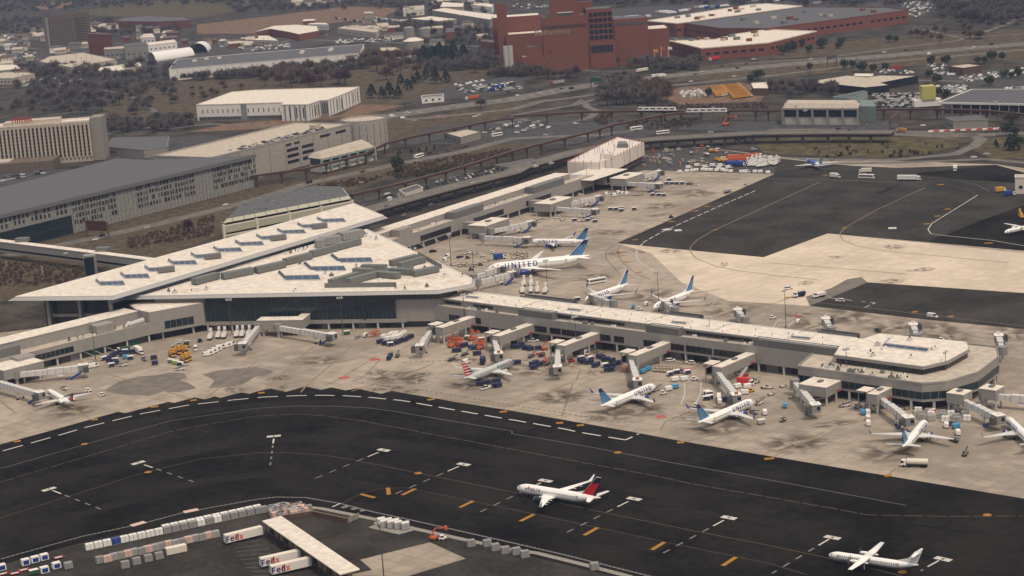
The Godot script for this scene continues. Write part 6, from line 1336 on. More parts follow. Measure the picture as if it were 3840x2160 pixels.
	put("tug", "white", V(135.1, -997), 0.1, "white tractor left of a tall pole behind the pier", ""); put("cart", "white", V(146.1, -983), 1.3, "white and navy cart right of a tall pole behind the pier", ""); put("belt_loader", "dark_grey", V(182.2, -955.1), -1.39, "dark belt loader above the pavilion's roof", ""); put("tug", "white", V(207.8, -928.1), 0.3, "white tractor above the pavilion's roof", "")
	put("bus", "white", V(49.3, -1112.3), -2.69, "white bus with dark windows behind the pier", "")
	several("cart", "white", [V(72, -1342.5), V(75.7, -1341), V(79.7, -1342.6), V(79.1, -1335), V(88.2, -1336.1)], 0.0, "white-topped navy cart in the row right of the north pier's middle bridges", "carts right of the middle bridges", 0.1); several("cart", "white", [V(45.6, -1311), V(54.3, -1307.7), V(59, -1301.5)], 0.1, "white-topped cart above the narrow jet's tail", "carts above the narrow jet", 0.1)
	several("cart", "white", [V(105.4, -1388.1), V(109.4, -1385.6), V(112.8, -1382.9)], 0.0, "white-topped cart in the row of three by the glass end", "row of three carts", 0.05); several("cart", "white", [V(119.4, -1432), V(123, -1430.5), V(126.5, -1429), V(130.4, -1427.3), V(122.7, -1447.3)], 0.0, "white-topped cart in the row right of the glass end's bridges", "carts right of the glass end", 0.05)
	several("van", "white", [V(82, -1407), V(84.5, -1401.7), V(87.6, -1399.6), V(73.1, -1404.3), V(78.8, -1397.7)], 0.9, "white van parked under the north pier's glass end", "vans under the glass end", 0.3); put("suv", "white", V(139.8, -1419.1), -0.59, "white car right of the carts by the glass end", ""); put("tug", "white", V(122.8, -1416.9), 0.2, "white tractor below the carts by the glass end", ""); put("belt_loader", "brown_metal", V(135.9, -1423.2), -0.57, "brown loader left of a white car on the upper apron", ""); put("suv", "white", V(54.4, -1409.9), 0.56, "white car under the north pier", "", "parked_car")
	several("dolly", "brown_metal", [V(93.3, -1393.9), V(95.2, -1395.2), V(96.8, -1393.3), V(37.7, -1315.1), V(49.5, -1306.9), V(51.6, -1308)], 0.2, "brown dolly near the north pier", "brown dollies near the north pier", 0.3); several("tug", "white", [V(33.3, -1325.4), V(35.7, -1324.5)], 0.8, "white tractor in the pair under the north pier", "pair of tractors", 0.1); put("belt_loader", "white", V(21.4, -1315.8), 0.76, "white belt loader behind the narrow jet's bridge", ""); put("tug", "black", V(110.3, -1298.3), -0.37, "black tractor alone on the edge of the upper dark ramp", "")
	put("dump_truck", "silver", V(158.4, -1378.6), 0.83, "grey flat truck on the edge of the upper dark ramp", ""); put("pickup", "white", V(174.3, -1401.9), 0.69, "white pickup at the top of the white dashed line", "")
	several("dolly", "tan_metal", [V(2.1, -1213.7), V(3.7, -1216.2), V(5.2, -1209.4), V(6.8, -1213.6), V(8.5, -1216.2), V(9.6, -1212.6), V(10.7, -1204.4), V(7.6, -1203.9), V(5, -1201.7), V(2.5, -1199.5), V(6.8, -1196.5), V(9.3, -1198.7)], 0.4, "tan dolly in the jumble left of the widebody's wing", "tan dollies by the widebody", 1.2); several("dolly", "tan_metal", [V(-34.4, -1190.9), V(-32.6, -1193.3), V(-30.7, -1186.6), V(-28.9, -1192), V(-27, -1186.9), V(-25.2, -1189.3), V(-23.3, -1184.1), V(-22.1, -1189.7), V(-15.3, -1194.9), V(-13.4, -1197.3), V(-11.5, -1199.8), V(-28.5, -1224.4), V(-22.2, -1222.2), V(-9.6, -1217.8), V(-3.3, -1215.6)], 0.4, "tan dolly in the jumble above the widebody's nose", "tan dollies above the widebody's nose", 1.2)
	put("suv", "black", V(-49, -1238), 0.41, "black car under the pier beside the terminal's right corner", ""); put("car", "navy", V(-31.5, -1214.4), 0.65, "dark car above the tan dollies", ""); several("van", "white", [V(-38.9, -1218.6), V(-40.6, -1206.1)], 1.2, "white van left of the tan dollies", "two white vans", 0.1); several("tug", "white", [V(-25.7, -1225), V(-17.1, -1212.6), V(-23.8, -1229.1), V(-10.8, -1221.4)], 0.4, "white tractor among the tan dollies", "tractors among the dollies", 0.5); put("box_truck", "blue", V(-6.2, -1201), 0.34, "blue truck above the widebody's nose", ""); several("tug", "dark_grey", [V(-26.5, -1209.6), V(-18.4, -1185.4), V(-24.2, -1172.6)], 0.3, "dark tractor among the tan dollies", "dark tractors", 0.5)
	several("pickup", "white", [V(-4.2, -1314.5), V(-2.1, -1321), V(0, -1324)], 0.7, "white pickup parked under the north pier", "pickups under the north pier", 0.1)
	# top of the ramp
	put("bus", "white", V(261.3, -1397.7), -0.56, "white bus parked on the upper dark ramp", ""); put("long_box_truck", "cream", V(264.5, -1421.1), 2.95, "cream truck behind the bus on the upper ramp", ""); put("box_truck", "white", V(240.6, -1408.9), -0.68, "white truck left of the bus on the upper ramp", ""); put("semi_truck", "white", V(287.9, -1376.3), -0.41, "low white truck right of the bus on the upper ramp", ""); put("box_truck", "white", V(326.9, -1404), -1.87, "white truck near the far kerb of the upper ramp", "")
	put("box_truck", "yellow", V(335.5, -1308.1), 0.20, "yellow truck at the right edge of the upper ramp", ""); put("box_truck", "blue", V(337.5, -1292.4), 0.01, "blue truck at the right edge of the upper ramp", ""); put("deicer", "yellow", V(324.2, -1215.7), 1.5, "yellow lift by the propeller airliner at the right edge", "")
	several("box_cart", "white", [V(134, -1478.8), V(139.5, -1479.8), V(143.7, -1480.3), V(146.9, -1481.3), V(151.7, -1480.6), V(154.5, -1478), V(157.4, -1476.7), V(161.5, -1473.4), V(166, -1472.4), V(167.8, -1468.7), V(171, -1464.4), V(178.6, -1459.2), V(188.2, -1455), V(192.1, -1453.3), V(196.9, -1447.4)], 0.0, "white truck in the front row of the equipment yard", "front row of the equipment yard", 0.1)
	several("van", "white", [V(142.8, -1497.7), V(150.5, -1504.2), V(155.6, -1494.5), V(164.9, -1483), V(182.3, -1458.5), V(162.2, -1498.9), V(167.3, -1496.6), V(172, -1484.7)], 0.1, "white van in the second row of the equipment yard", "second row of the equipment yard", 0.3)
	several("box_truck", "blue", [V(175.2, -1498), V(176.8, -1492.3), V(179.9, -1498.3), V(181.9, -1490), V(184.7, -1493.7)], 0.2, "blue truck in the equipment yard", "blue trucks in the yard", 0.3)
	several("dump_truck", "yellow", [V(169.7, -1523.1), V(172.2, -1524.5), V(174.8, -1525.9), V(176.5, -1521), V(179.2, -1523.9), V(171.1, -1514.9), V(174, -1513.5), V(177, -1512.2), V(170.2, -1567.6)], 0.1, "yellow truck in the equipment yard", "yellow trucks in the yard", 0.3)
	several("semi_truck", "orange", [V(182.6, -1519.8), V(186.2, -1523.2), V(188.8, -1519.5), V(192.4, -1522.9), V(195.7, -1524), V(183.6, -1509.2)], 0.1, "long orange machine in the equipment yard", "orange machines in the yard", 0.1)
	several("deicer", "white", [V(190.7, -1498.4), V(193.2, -1499.8), V(195.7, -1501.1), V(197.2, -1495.5), V(200.3, -1501.5), V(201.8, -1495.8), V(189.1, -1486.8), V(192.7, -1485.1), V(195.7, -1478.9), V(198.8, -1479.9), V(202, -1485.9), V(205.5, -1496.7), V(208, -1498), V(209.1, -1490), V(204.5, -1484.7), V(207.8, -1483.3)], 0.8, "white truck crowded in the equipment yard's right end", "white trucks at the yard's right end", 0.4)
	for i in 46:
		var p: Vector2 = V(137.7, -1548.2) + Vector2(rng.randf_range(-30, 42), rng.randf_range(-52, 34))
		var k: int = rng.randi() % 5
		put(["box_cart", "dolly", "van", "container", "work_stand"][k], ["brown_metal", "orange", "silver", "tan_metal", "orange"][k], p, rng.randf() * 6.2, ["brown crate", "orange dolly", "silver van", "tan container", "orange frame"][k] + " in the building yard behind the wrapped building", "building yard")

func block(n: String, label: String, cat: String, p: Array, h: float, wall: String, roof: String, lip := 0.8, y0 := 0.0) -> Node3D:
	var r := thing(n, label, cat, v3(mid(p), 0))
	wpart(r, "wall", MB.new().prism(p, y0, h), wall)
	wpart(r, "roof", MB.new().flat(inset(p, 0.4), h + 0.08), roof)
	if lip > 0:
		var b := MB.new()
		for i in p.size(): b.bar(v3(p[i], h + lip * 0.4), v3(p[(i + 1) % p.size()], h + lip * 0.4), 0.5, lip)
		wpart(r, "parapet", b, wall if roof != "roof_white" else "roof_white")
	return r
func openings(r: Node3D, n: String, a: Vector2, b: Vector2, k0: float, k1: float, count: int, ys: Array, w: float, h: float, m: String, out := 0.12) -> void:   # repeated openings on the wall from a to b
	var yaw := -(b - a).angle()
	var nn := (b - a).normalized().orthogonal()
	if nn.dot(-a) < 0: nn = -nn
	var me := MB.new().box(Vector3.ZERO, Vector3(w, h, 0.3), yaw).mesh()
	for y in ys:
		for i in count:
			var p := a.lerp(b, lerpf(k0, k1, (i + 0.5) / count)) + nn * out
			part(r, n, me, m).position = v3(p, y) - base[r]
func poles(r: Node3D, ps: Array, h: float, w: float, m: String, y0 := 0.0, n := "column") -> void:
	for p in ps: wpart(r, n, MB.new().box(v3(p, y0), Vector3(w, h - y0, w)), m)

func make_city() -> void:
	var r: Node3D
	var p: Array
	# car park with the dark roof
	p = [V(-385.7, -1295.7), V(-351.4, -1347.2), V(-196.6, -1556.5), V(-280.3, -1563.7), V(-314.7, -1590.1), V(-382, -1474.4), V(-420, -1420.4)]
	r = block("parking_garage", "long grey parking garage with a dark roof and rows of small openings", "parking garage", inset(p, 2), 24, "garage_wall", "roof_grey", 0)
	wpart(r, "roof_slab", MB.new().prism(p, 23.4, 26), "steel_grey"); wpart(r, "roof_top", MB.new().flat(inset(p, 0.3), 26.1), "roof_grey")
	var a: Vector2 = p[1]; var b: Vector2 = p[2]
	var nn := (b - a).normalized().orthogonal()
	if nn.dot(-a) < 0: nn = -nn
	a -= nn * 2; b -= nn * 2
	for g in [[-0.27, -0.02, 9, [16.0, 19.8]], [0.0, 0.24, 16, [16.0, 19.8]], [0.255, 0.42, 15, [6.4, 11.0, 15.6, 19.8]], [0.50, 0.735, 20, [6.4, 11.0, 15.6, 19.8]], [0.81, 1.0, 17, [6.4, 11.0, 15.6, 19.8]]]:
		var q: int = g[2]
		for y in g[3]:
			for i in q:
				if rng.randf() < 0.86: openings(r, "opening", a, b, lerpf(g[0], g[1], i / float(q)), lerpf(g[0], g[1], (i + 1.0) / q), 1, [y + rng.randf_range(-0.3, 0.3)], rng.randf_range(1.3, 2.2), rng.randf_range(2.4, 3.2), "black")
	openings(r, "glass_front", a, b, -0.27, 0.25, 26, [0.5, 7.2], 5.2, 6.3, "glass_teal", 0.25)
	for i in 50: openings(r, "concrete_rib", a, b, 0.25 + i * 0.015, 0.265 + i * 0.015, 1, [0.0], 0.5, 23.3, "garage_wall", 0.2)
	# hire-car garage with the round ramp
	var fr := Vector2(-216, -1582)
	var dd := Vector2(1, 0).rotated(deg_to_rad(-56)); var dn := Vector2(0, -1).rotated(deg_to_rad(-56))
	p = [fr - dd * 30, fr + dd * 152, fr + dd * 152 + dn * 62, fr - dd * 30 + dn * 62]
	r = block("parking_garage", "pale concrete car-hire garage with a round ramp tower and cars on its roof", "parking garage", p, 25, "conrac_wall", "roof_tan", 1.4)
	for y in [5.0, 10.0, 15.0]: openings(r, "opening", p[0], p[1], 0.50, 0.72, 2, [y], 15, 2.4, "glass_dark")
	openings(r, "opening", p[0], p[1], 0.50, 0.62, 2, [20], 7, 1.8, "black"); openings(r, "opening", p[0], p[1], 0.74, 0.98, 2, [20], 14, 2.0, "black")
	openings(r, "wall_panel", p[0], p[1], 0.02, 0.98, 9, [0], 0.6, 25.2, "concrete_wall", 0.1)
	var hc := V(-120.2, -1725.7)
	wpart(r, "ramp_tower", MB.new().tube(v3(hc), v3(hc, 26), 20.5, 20.5, 40), "conrac_wall")
	wpart(r, "ramp_deck", MB.new().tube(v3(hc, 26), v3(hc, 26.1), 19.6, 19.6, 40), "roof_tan")
	for i in 40:
		var e := Vector2.from_angle(TAU * i / 40)
		if i % 2: wpart(r, "ramp_slot", MB.new().box(v3(hc + e * 20.4), Vector3(0.4, 24.0, 0.45), -e.angle()), "dark_grey")
		wpart(r, "ramp_rim", MB.new().box(v3(hc + e * 20.2, 26), Vector3(0.5, 1.6, 3.3), -e.angle()), "conrac_wall")
	wpart(r, "lift_house", MB.new().box(v3(fr + dd * 118 + dn * 12, 25), Vector3(8, 5, 6), 0.98), "beige_wall")
	for i in 72:
		var c := fr + dd * rng.randf_range(8, 128) + dn * (3.0 + 5.2 * (i % 3))
		var k: String = COLOURS.keys()[rng.randi() % 6]
		put("car", COLOURS[k], c, 0.98 + PI / 2, k + " car on the roof deck of the car-hire garage", "cars on the garage roof", "", 25.12)
	# stations of the people mover
	r = station("train station of green steel and pale panels behind the hall's roof", [V(-193.3, -1315.2), V(-190, -1379.2), V(-180.5, -1395.1), V(-141, -1437.3), V(-118.2, -1424.1), V(-109.6, -1378.8)], 17, "roof_grey", "cream", 3)
	r = station("train station with a train inside, in front of the car-hire garage", [V(-162, -1618.6), V(-149.6, -1603.4), V(-108.4, -1654), V(-119.4, -1689.3)], 15, "roof_tan", "green_frame", 5)
	r = station("train station of dark glass with four pale columns and a curved roof", [V(245.4, -1693.5), V(304.8, -1660.1), V(311.9, -1688.6), V(251.9, -1725.1)], 18, "roof_tan", "mid_grey", 4)
	wpart(r, "side_hall", MB.new().prism([V(310.7, -1682.9), V(323.1, -1676), V(328.4, -1718.4), V(318.5, -1724.1)], 0, 13), "station_green")
	train(V(-137.6, -1627.9), 0.79, "pale people mover train standing in the station", 3, 10.5)
	train(V(142.1, -1769), -0.50, "white people mover train, left one on the guideway", 6, 10.3)
	train(V(183.7, -1736), -0.41, "white people mover train, right one on the guideway", 6, 10.3)
	guideway([V(-113.4, -1429), V(-75.2, -1469.6), V(-30.4, -1528.4), V(7.8, -1589.6), V(32.3, -1619.9), V(73.8, -1667), V(96.5, -1701.3), V(143.8, -1743.9), V(180.4, -1753), V(226.8, -1731.8), V(236.9, -1724.2), V(309.9, -1691), V(372.4, -1661.3), V(407.2, -1631), V(435.9, -1583.6)], "rust-brown guideway passing the station and the two trains")
	guideway([V(-266.9, -1536.2), V(-198.1, -1555.3), V(-159.9, -1573.7), V(-115, -1633.5), V(-101.6, -1684.8), V(-84.4, -1709.1), V(-64, -1732.1), V(-41.3, -1752.8), V(-14.4, -1781.5), V(10.9, -1794.3), V(11.1, -1808.2), V(75.5, -1803.2), V(128.9, -1781.2), V(169.1, -1756.4)], "rust-brown guideway curving past the car-hire garage")
	# road viaduct
	p = [V(-100.7, -1361.5), V(-72.6, -1398.9), V(-37.2, -1442.6), V(6.2, -1488.8), V(14.3, -1512.1), V(55.5, -1565.6), V(105.2, -1608), V(131.7, -1609.4), V(172.6, -1606.6), V(206.8, -1604.1), V(264.9, -1580.7), V(312.6, -1556.6)]
	r = thing("road_viaduct", "road viaduct on piers with a rust-brown girder, behind the north pier", "viaduct", v3(p[0]))
	wpart(r, "deck", MB.new().beam_line(p, 15, 7.3, 7.9), "road_asphalt_world"); wpart(r, "girder", MB.new().beam_line(p, 12.5, 5.2, 7.3), "rust_steel")
	for s in [-7.3, 7.3]:
		var q := []
		for i in p.size():
			var d2: Vector2 = (p[min(i + 1, p.size() - 1)] - p[max(i - 1, 0)]).normalized()
			q.append(p[i] + d2.orthogonal() * s)
		wpart(r, "barrier", MB.new().beam_line(q, 0.4, 7.9, 8.8), "concrete_wall")
	for i in p.size() - 1:
		for k in 3: wpart(r, "pier", MB.new().box(v3((p[i] as Vector2).lerp(p[i + 1], k / 3.0)), Vector3(2.2, 5.2, 2.2)), "concrete_wall")
	# walkway to the garage
	p = [V(-374.6, -1349.7), V(-347.8, -1324.8), V(-272.2, -1259.2), V(-223.7, -1216.7)]
	r = thing("covered_walkway", "pale enclosed walkway bridge from the hall to the dark-roofed garage", "walkway", v3(p[0]))
	wpart(r, "body", MB.new().beam_line(p, 6, 7.6, 12), "panel_grey"); wpart(r, "roof", MB.new().beam_line(p, 6.4, 12, 12.3), "roof_white"); wpart(r, "window_band", MB.new().beam_line(p, 5.2, 6.0, 7.6), "glass_dark"); wpart(r, "floor_slab", MB.new().beam_line(p, 6.2, 4.8, 6.0), "concrete_wall")
	wpart(r, "lift_tower", MB.new().box(v3(V(-268.9, -1236.7), 0), Vector3(7.5, 14.5, 6), 0.1), "panel_grey"); wpart(r, "lift_tower_glass", MB.new().box(v3(V(-268.9, -1235.2), 1), Vector3(6.0, 12.5, 6.4), 0.1), "glass_teal")
	for c in [V(-329.5, -1313.6), V(-264.2, -1258)]: wpart(r, "roof_unit", MB.new().box(v3(c, 12.3), Vector3(9, 2.6, 5), -0.2), "unit_grey")
	poles(r, [V(-334.9, -1284.2), V(-305.3, -1258)], 5, 1.2, "concrete_wall")
	# hotel
	var h0 := Vector2(-500, -1770); var h1 := Vector2(-372, -1773)
	r = block("hotel", "beige ten-storey hotel slab with narrow window strips and red roof letters", "hotel", [h0, h1, h1 + Vector2(1, -22), h0 + Vector2(0, -22)], 36, "beige_wall", "roof_white", 1.6)
	for i in 34:
		var x := -498 + i * 3.75
		for k in 9: part(r, "window", MB.new().bx(-0.75, 0.75, 0, 2.7, -0.1, 0.12), "glass_dark").position = Vector3(x, 5.5 + k * 3.15, -1770 - (x + 500) * 0.0234) - base[r] + Vector3(0, 0, 0.12)
		wpart(r, "facade_fin", MB.new().bx(x + 1.1, x + 2.6, 4.5, 35.5, -1771, -1769 - (x + 500) * 0.0234 - 0.6), "beige_wall")
	wpart(r, "stair_tower", MB.new().bx(-371.5, -361, 0, 39, -1797, -1775), "concrete_wall")
	wpart(r, "podium", MB.new().bx(-480, -400, 0, 8, -1766, -1735), "brown_wall"); wpart(r, "podium_roof", MB.new().bx(-470, -440, 8, 9, -1760, -1740), "roof_tan")
	wpart(r, "roof_house", MB.new().bx(-428, -400, 36.1, 40, -1792, -1778), "beige_wall"); wpart(r, "sign_wall", MB.new().bx(-450, -426, 36.1, 39.4, -1790, -1774), "beige_wall")
	letters(r, "sign_letters", "Hilton", 4.6, "red", Transform3D(Basis(), Vector3(-432.5, 41.6, -1774) - base[r]), 0.5)
	r = block("parking_deck", "low open parking deck right of the hotel with cars on top", "parking deck", [V(-366.7, -1807.9), V(-369.4, -1867.9), V(-313.7, -1847), V(-304.8, -1778.2), V(-323.6, -1765.6)], 7, "concrete_wall", "roof_grey")
	openings(r, "opening", V(-365.7, -1798.4), V(-309.3, -1790.3), 0.02, 0.98, 9, [2.5], 7, 1.6, "black")
	# white warehouse
	p = [V(-310.6, -2013.4), V(-217.2, -1981.3), V(-218.4, -1963.5), V(-190.2, -1949.3), V(-180.5, -1976.8), V(-171.9, -1976), V(-159.3, -2018.9), V(-146.2, -2072.7), V(-260.3, -2113.8), V(-286.4, -2111.1)]
	r = block("white_warehouse", "new white warehouse with dock doors along the front and slatted grey panels on the right", "warehouse", p, 16, "white_wall", "roof_white", 0.9)
	openings(r, "dock_door", p[0], p[1], 0.02, 0.97, 30, [0.4], 2.8, 3.4, "dark_grey"); openings(r, "slit_window", p[0], p[1], 0.04, 0.97, 16, [7.5], 0.7, 3.8, "glass_dark"); openings(r, "grey_panel", p[0], p[1], 0.52, 0.565, 1, [0], 6.5, 16.2, "mid_grey", 0.2)
	for i in [2, 3, 4, 5, 6]:
		openings(r, "grey_panel", p[i], p[i + 1], 0.04, 0.98, 5, [0.3], 1.8, 15.8, "mid_grey"); openings(r, "slit_window", p[i], p[i + 1], 0.2, 0.95, 3, [3.0], 0.9, 10.5, "glass_dark", 0.2)
	openings(r, "glass_corner", p[4], p[6], 0.1, 0.9, 8, [1.0, 6.2], 2.2, 4.6, "glass_blue", 1.2)
	# long warehouse
	p = [V(-404.9, -2436.4), V(-169.6, -2475.2), V(-171.9, -2593), V(-313, -2580.4), V(-414.3, -2563.1)]
	r = block("long_warehouse", "long cream warehouse with a plain grey roof", "warehouse", p, 14, "white_wall", "roof_grey", 0.5)
	openings(r, "sign_board", p[0], p[1], 0.93, 0.975, 1, [10.5], 16, 2.2, "tan_metal"); openings(r, "wall_seam", p[0], p[1], 0, 1, 12, [0], 0.4, 14, "mid_grey")
	for c in [V(-247.9, -2524.1), V(-248.4, -2543.8), V(-211.6, -2550.3), V(-212, -2531), V(-384.5, -2517.9), V(-371.4, -2533.7), V(-354.9, -2535)]: wpart(r, "roof_unit", MB.new().box(v3(c, 14.1), Vector3(5, 2.2, 5)), "roof_white")
	# mixed sheds and works on the left
	var tents := [[[V(-449.9, -2732.5), 0.68], 13.0, "white half-round storage tent left of the arch"], [[V(-420.2, -2810.6), 1.51], 14.0, "white open arch shelter beyond the storage tent"]]
	for t in tents: tent(t[0][0], t[0][1], 62.0 if t == tents[0] else 30.0, t[1], t[2])
	for q in [[[V(-631.4, -2733.4), V(-561.9, -2609.8), V(-516.2, -2681.6), V(-590.6, -2827.2), V(-632.4, -2802.5)], 9, "beige_wall", "roof_tan", "sprawling pale-roofed works building behind the yard poles"], [[V(-515.3, -2552.2), V(-486.3, -2527.4), V(-462.5, -2572.2), V(-474.6, -2624.1), V(-520.3, -2591.9)], 8, "beige_wall", "roof_white", "low white-roofed shed right of the yard poles"], [[V(-696.8, -2664), V(-660.6, -2625.5), V(-636.7, -2637.2), V(-655.2, -2693.9), V(-716, -2740.9)], 10, "concrete_wall", "roof_white", "white-roofed shed at the left edge of the view"], [[V(-670.2, -2556.9), V(-621.7, -2526.5), V(-602.6, -2572.7), V(-630.4, -2608.6), V(-687.8, -2627.3)], 8, "beige_wall", "roof_tan", "low tan shed below the one at the left edge"], [[V(-553.5, -2795.9), V(-523.2, -2788.6), V(-531.6, -2831.5), V(-559, -2829.2)], 14, "concrete_wall", "roof_tan", "grey works block with a cream roof left of the plain grey block"], [[V(-519.4, -2770.2), V(-485.3, -2767.2), V(-497.2, -2813.3), V(-523.8, -2803)], 19, "concrete_wall", "roof_grey", "plain grey tall block behind the storage tent"], [[V(-503.2, -2860.1), V(-463.5, -2884.3), V(-475.3, -2932.5), V(-513.8, -2906.2)], 10, "white_wall", "roof_white", "long white shed above the storage tent"], [[V(-538.3, -3023.9), V(-517.2, -3016.1), V(-533.6, -3088.4), V(-548.1, -3091)], 9, "white_wall", "roof_white", "small white-roofed shed beyond the long white shed"], [[V(-367.6, -2883.5), V(-309.1, -2823.8), V(-333.8, -2921.6), V(-365.2, -2937.7)], 7, "beige_wall", "roof_white", "pale low sheds beyond the arch shelter"],
		[[V(-357.6, -2973), V(-340.6, -3010.9), V(-305.6, -2931.9), V(-284, -2873.9), V(-258, -2910.8), V(-268, -2995.8), V(-305, -3052.9), V(-339.6, -3059.7)], 10, "brick_red", "roof_white", "brick works with an angular white roof beyond the long warehouse"], [[V(-297, -3086.7), V(-277, -3088.5), V(-280.7, -3114.3), V(-298.6, -3122)], 12, "brick_red", "roof_white", "small brick block with a white roof near the brown field"], [[V(-288.3, -3071.9), V(-252.9, -3033.6), V(-260.5, -3072.7), V(-283.9, -3092.1)], 8, "white_wall", "roof_white", "low white shed beside the small brick block"], [[V(-233.6, -2956.4), V(-168.7, -2830.1), V(-166.9, -2877.6), V(-223.8, -2988.5)], 8, "beige_wall", "roof_tan", "long beige shed below the freight wagons"], [[V(-202.2, -3104.8), V(-185.8, -3090.5), V(-190.5, -3134), V(-203.6, -3141.6)], 16, "beige_wall", "roof_tan", "tall tan box at the end of the white wagons"], [[V(-95.4, -3114.9), V(-5.3, -2858.9), V(9.7, -2926.3), V(-52.6, -3076.5), V(-75.5, -3141.5)], 13, "concrete_wall", "roof_white", "wide white-roofed plant left of the brick chimney"], [[V(-125.4, -3024.4), V(-82.5, -2942.6), V(-54.4, -2954.7), V(-95.5, -3045.5)], 9, "concrete_wall", "roof_white", "low white roof below the wide plant"], [[V(-83.5, -3186.3), V(-47.1, -3152.8), V(-46.1, -3226.5), V(-81.5, -3288.7)], 12, "beige_wall", "roof_white", "far cream-roofed block beyond the wide plant"], [[V(-31.6, -3207.3), V(-1.3, -3126.7), V(2.2, -3186.5), V(-28.5, -3259)], 10, "white_wall", "roof_white", "far tan and white roof left of the brick chimney's top"], [[V(-144.4, -3197.4), V(-110.6, -3198), V(-113.1, -3285.7), V(-146.1, -3283.5)], 9, "cream", "roof_tan", "cream far block behind bare trees"], [[V(-147.8, -2555.8), V(-119, -2548.4), V(-131.5, -2598), V(-152.9, -2606.8)], 7, "brick_red", "roof_tan", "low brick house left of the domed tank"], [[V(-66.4, -2703.7), V(-54.1, -2701.7), V(-55.7, -2772.7), V(-67, -2778.5)], 12, "brick_red", "roof_grey", "red cube building left of the chimney"], [[V(-79.7, -2025.5), V(-56.6, -2029.1), V(-57.9, -2047.2), V(-79.7, -2042.6)], 6, "white_wall", "roof_grey", "small white office with a dark roof beside the highway"],
		[[V(-643.8, -3378.1), V(-563.1, -3300.3), V(-499.9, -3276.9), V(-523.5, -3358), V(-602.8, -3458.3), V(-641.1, -3448.6)], 12, "brick_red", "roof_grey", "long brick school block in front of the brown field"], [[V(-593.8, -2892.1), V(-551.2, -2850.9), V(-558.1, -2880.4), V(-595.9, -2910)], 30, "brick_red", "roof_grey", "brown mid-rise block right of the tower slabs"],
		[[V(293, -1932), V(322.6, -1892.7), V(347.1, -1849.3), V(370.9, -1855.2), V(367.8, -1877.7), V(410.5, -1911), V(378.4, -1935.7), V(363.9, -1927.2), V(349.2, -1954.2), V(307.1, -1927.7)], 7, "glass_dark", "roof_tan", "wide tan-roofed car-hire building right of the bus yard"], [[V(454.2, -1971.1), V(462.9, -1946.6), V(484.3, -1956.8), V(476.5, -1978.2)], 7, "brown_metal", "roof_tan", "small building with a pale roof and dark rooftop screen"], [[V(356, -1958.9), V(372.6, -1946.6), V(377.7, -1967.7), V(362.1, -1980.5)], 5, "black", "roof_white", "small white-roofed kiosk beyond the wide tan roof"], [[V(368.4, -1614.8), V(370.1, -1592.2), V(397.3, -1587), V(396.7, -1612.3)], 8, "concrete_wall", "roof_grey", "small glass-fronted pavilion beside the red and white barrier"], [[V(251.7, -1944.3), V(248.3, -1904.2), V(261.3, -1896.4), V(266.5, -1943.9)], 7, "brown_metal", "roof_white", "white-roofed shed beside the yellow bus rows"], [[V(-79.7, -1460.3), V(-74.5, -1440.5), V(-61.7, -1461.8), V(-66.8, -1479.9)], 5, "cream", "roof_grey", "cream site office with dark windows in the staff car park"], [[V(-7.1, -1551.6), V(5.4, -1533.3), V(29.3, -1553.1), V(23.3, -1571.6)], 4.5, "concrete_wall", "roof_grey", "long grey shed beside the viaduct"], [[V(342.5, -1298.4), V(355.4, -1292.8), V(358.5, -1304), V(345.6, -1308.8)], 11, "cream", "roof_tan", "pale building cut by the right edge beside the upper ramp"], [[V(308.7, -1805.4), V(320.6, -1787.2), V(344, -1823.3), V(342.6, -1835.9), V(318.3, -1815.1)], 6, "green_frame", "roof_grey", "grey-green roof between the wide tan roof and the dark station"], [[V(-51.3, -1748.4), V(-35.7, -1712.2), V(-18.2, -1738.1), V(-32.7, -1764.9)], 6, "concrete_wall", "roof_tan", "low concrete building inside the road loop"], [[V(-18.5, -2573.3), V(-0.5, -2539.3), V(-1.5, -2581.5), V(-17.2, -2600.3)], 9, "brick_red", "roof_grey", "red plant boxes at the foot of the chimney"]]:
		r = block("low_building" if q[1] < 11 else "works_building", q[4], "building", q[0], q[1], q[2], q[3], 0.6)
		var wa: Vector2 = q[0][0]; var wb: Vector2 = q[0][1]
		if wa.distance_to(wb) > 14: openings(r, "window", wa, wb, 0.05, 0.95, clampi(int(wa.distance_to(wb) / 7), 2, 14), [q[1] * 0.35], 2.2, 1.8, "glass_dark")
	# apartment towers and houses
	for t in [[V(-661.5, -3017.4), 46.0, 15.0, 51.0, "left of the two adjoining brown apartment tower slabs"], [V(-631.5, -3027.1), 26.0, 15.0, 52.0, "right of the two adjoining brown apartment tower slabs, with a grey stair strip"]]:
		var c: Vector2 = t[0]; var w: float = t[1]
		p = [c + Vector2(-w / 2, 0), c + Vector2(w / 2, 0), c + Vector2(w / 2, -t[2]), c + Vector2(-w / 2, -t[2])]
		r = block("apartment_tower", t[4], "apartment tower", p, t[3], "brown_wall", "roof_grey", 1.5)
		openings(r, "window", p[0], p[1], 0.04, 0.96, 9, range(4, 48, 4), 1.6, 1.7, "glass_dark"); openings(r, "stair_strip", p[0], p[1], 0.03 if w > 30 else 0.0, 0.2, 1, [1], 3.4, t[3] - 2, "mid_grey", 0.3)
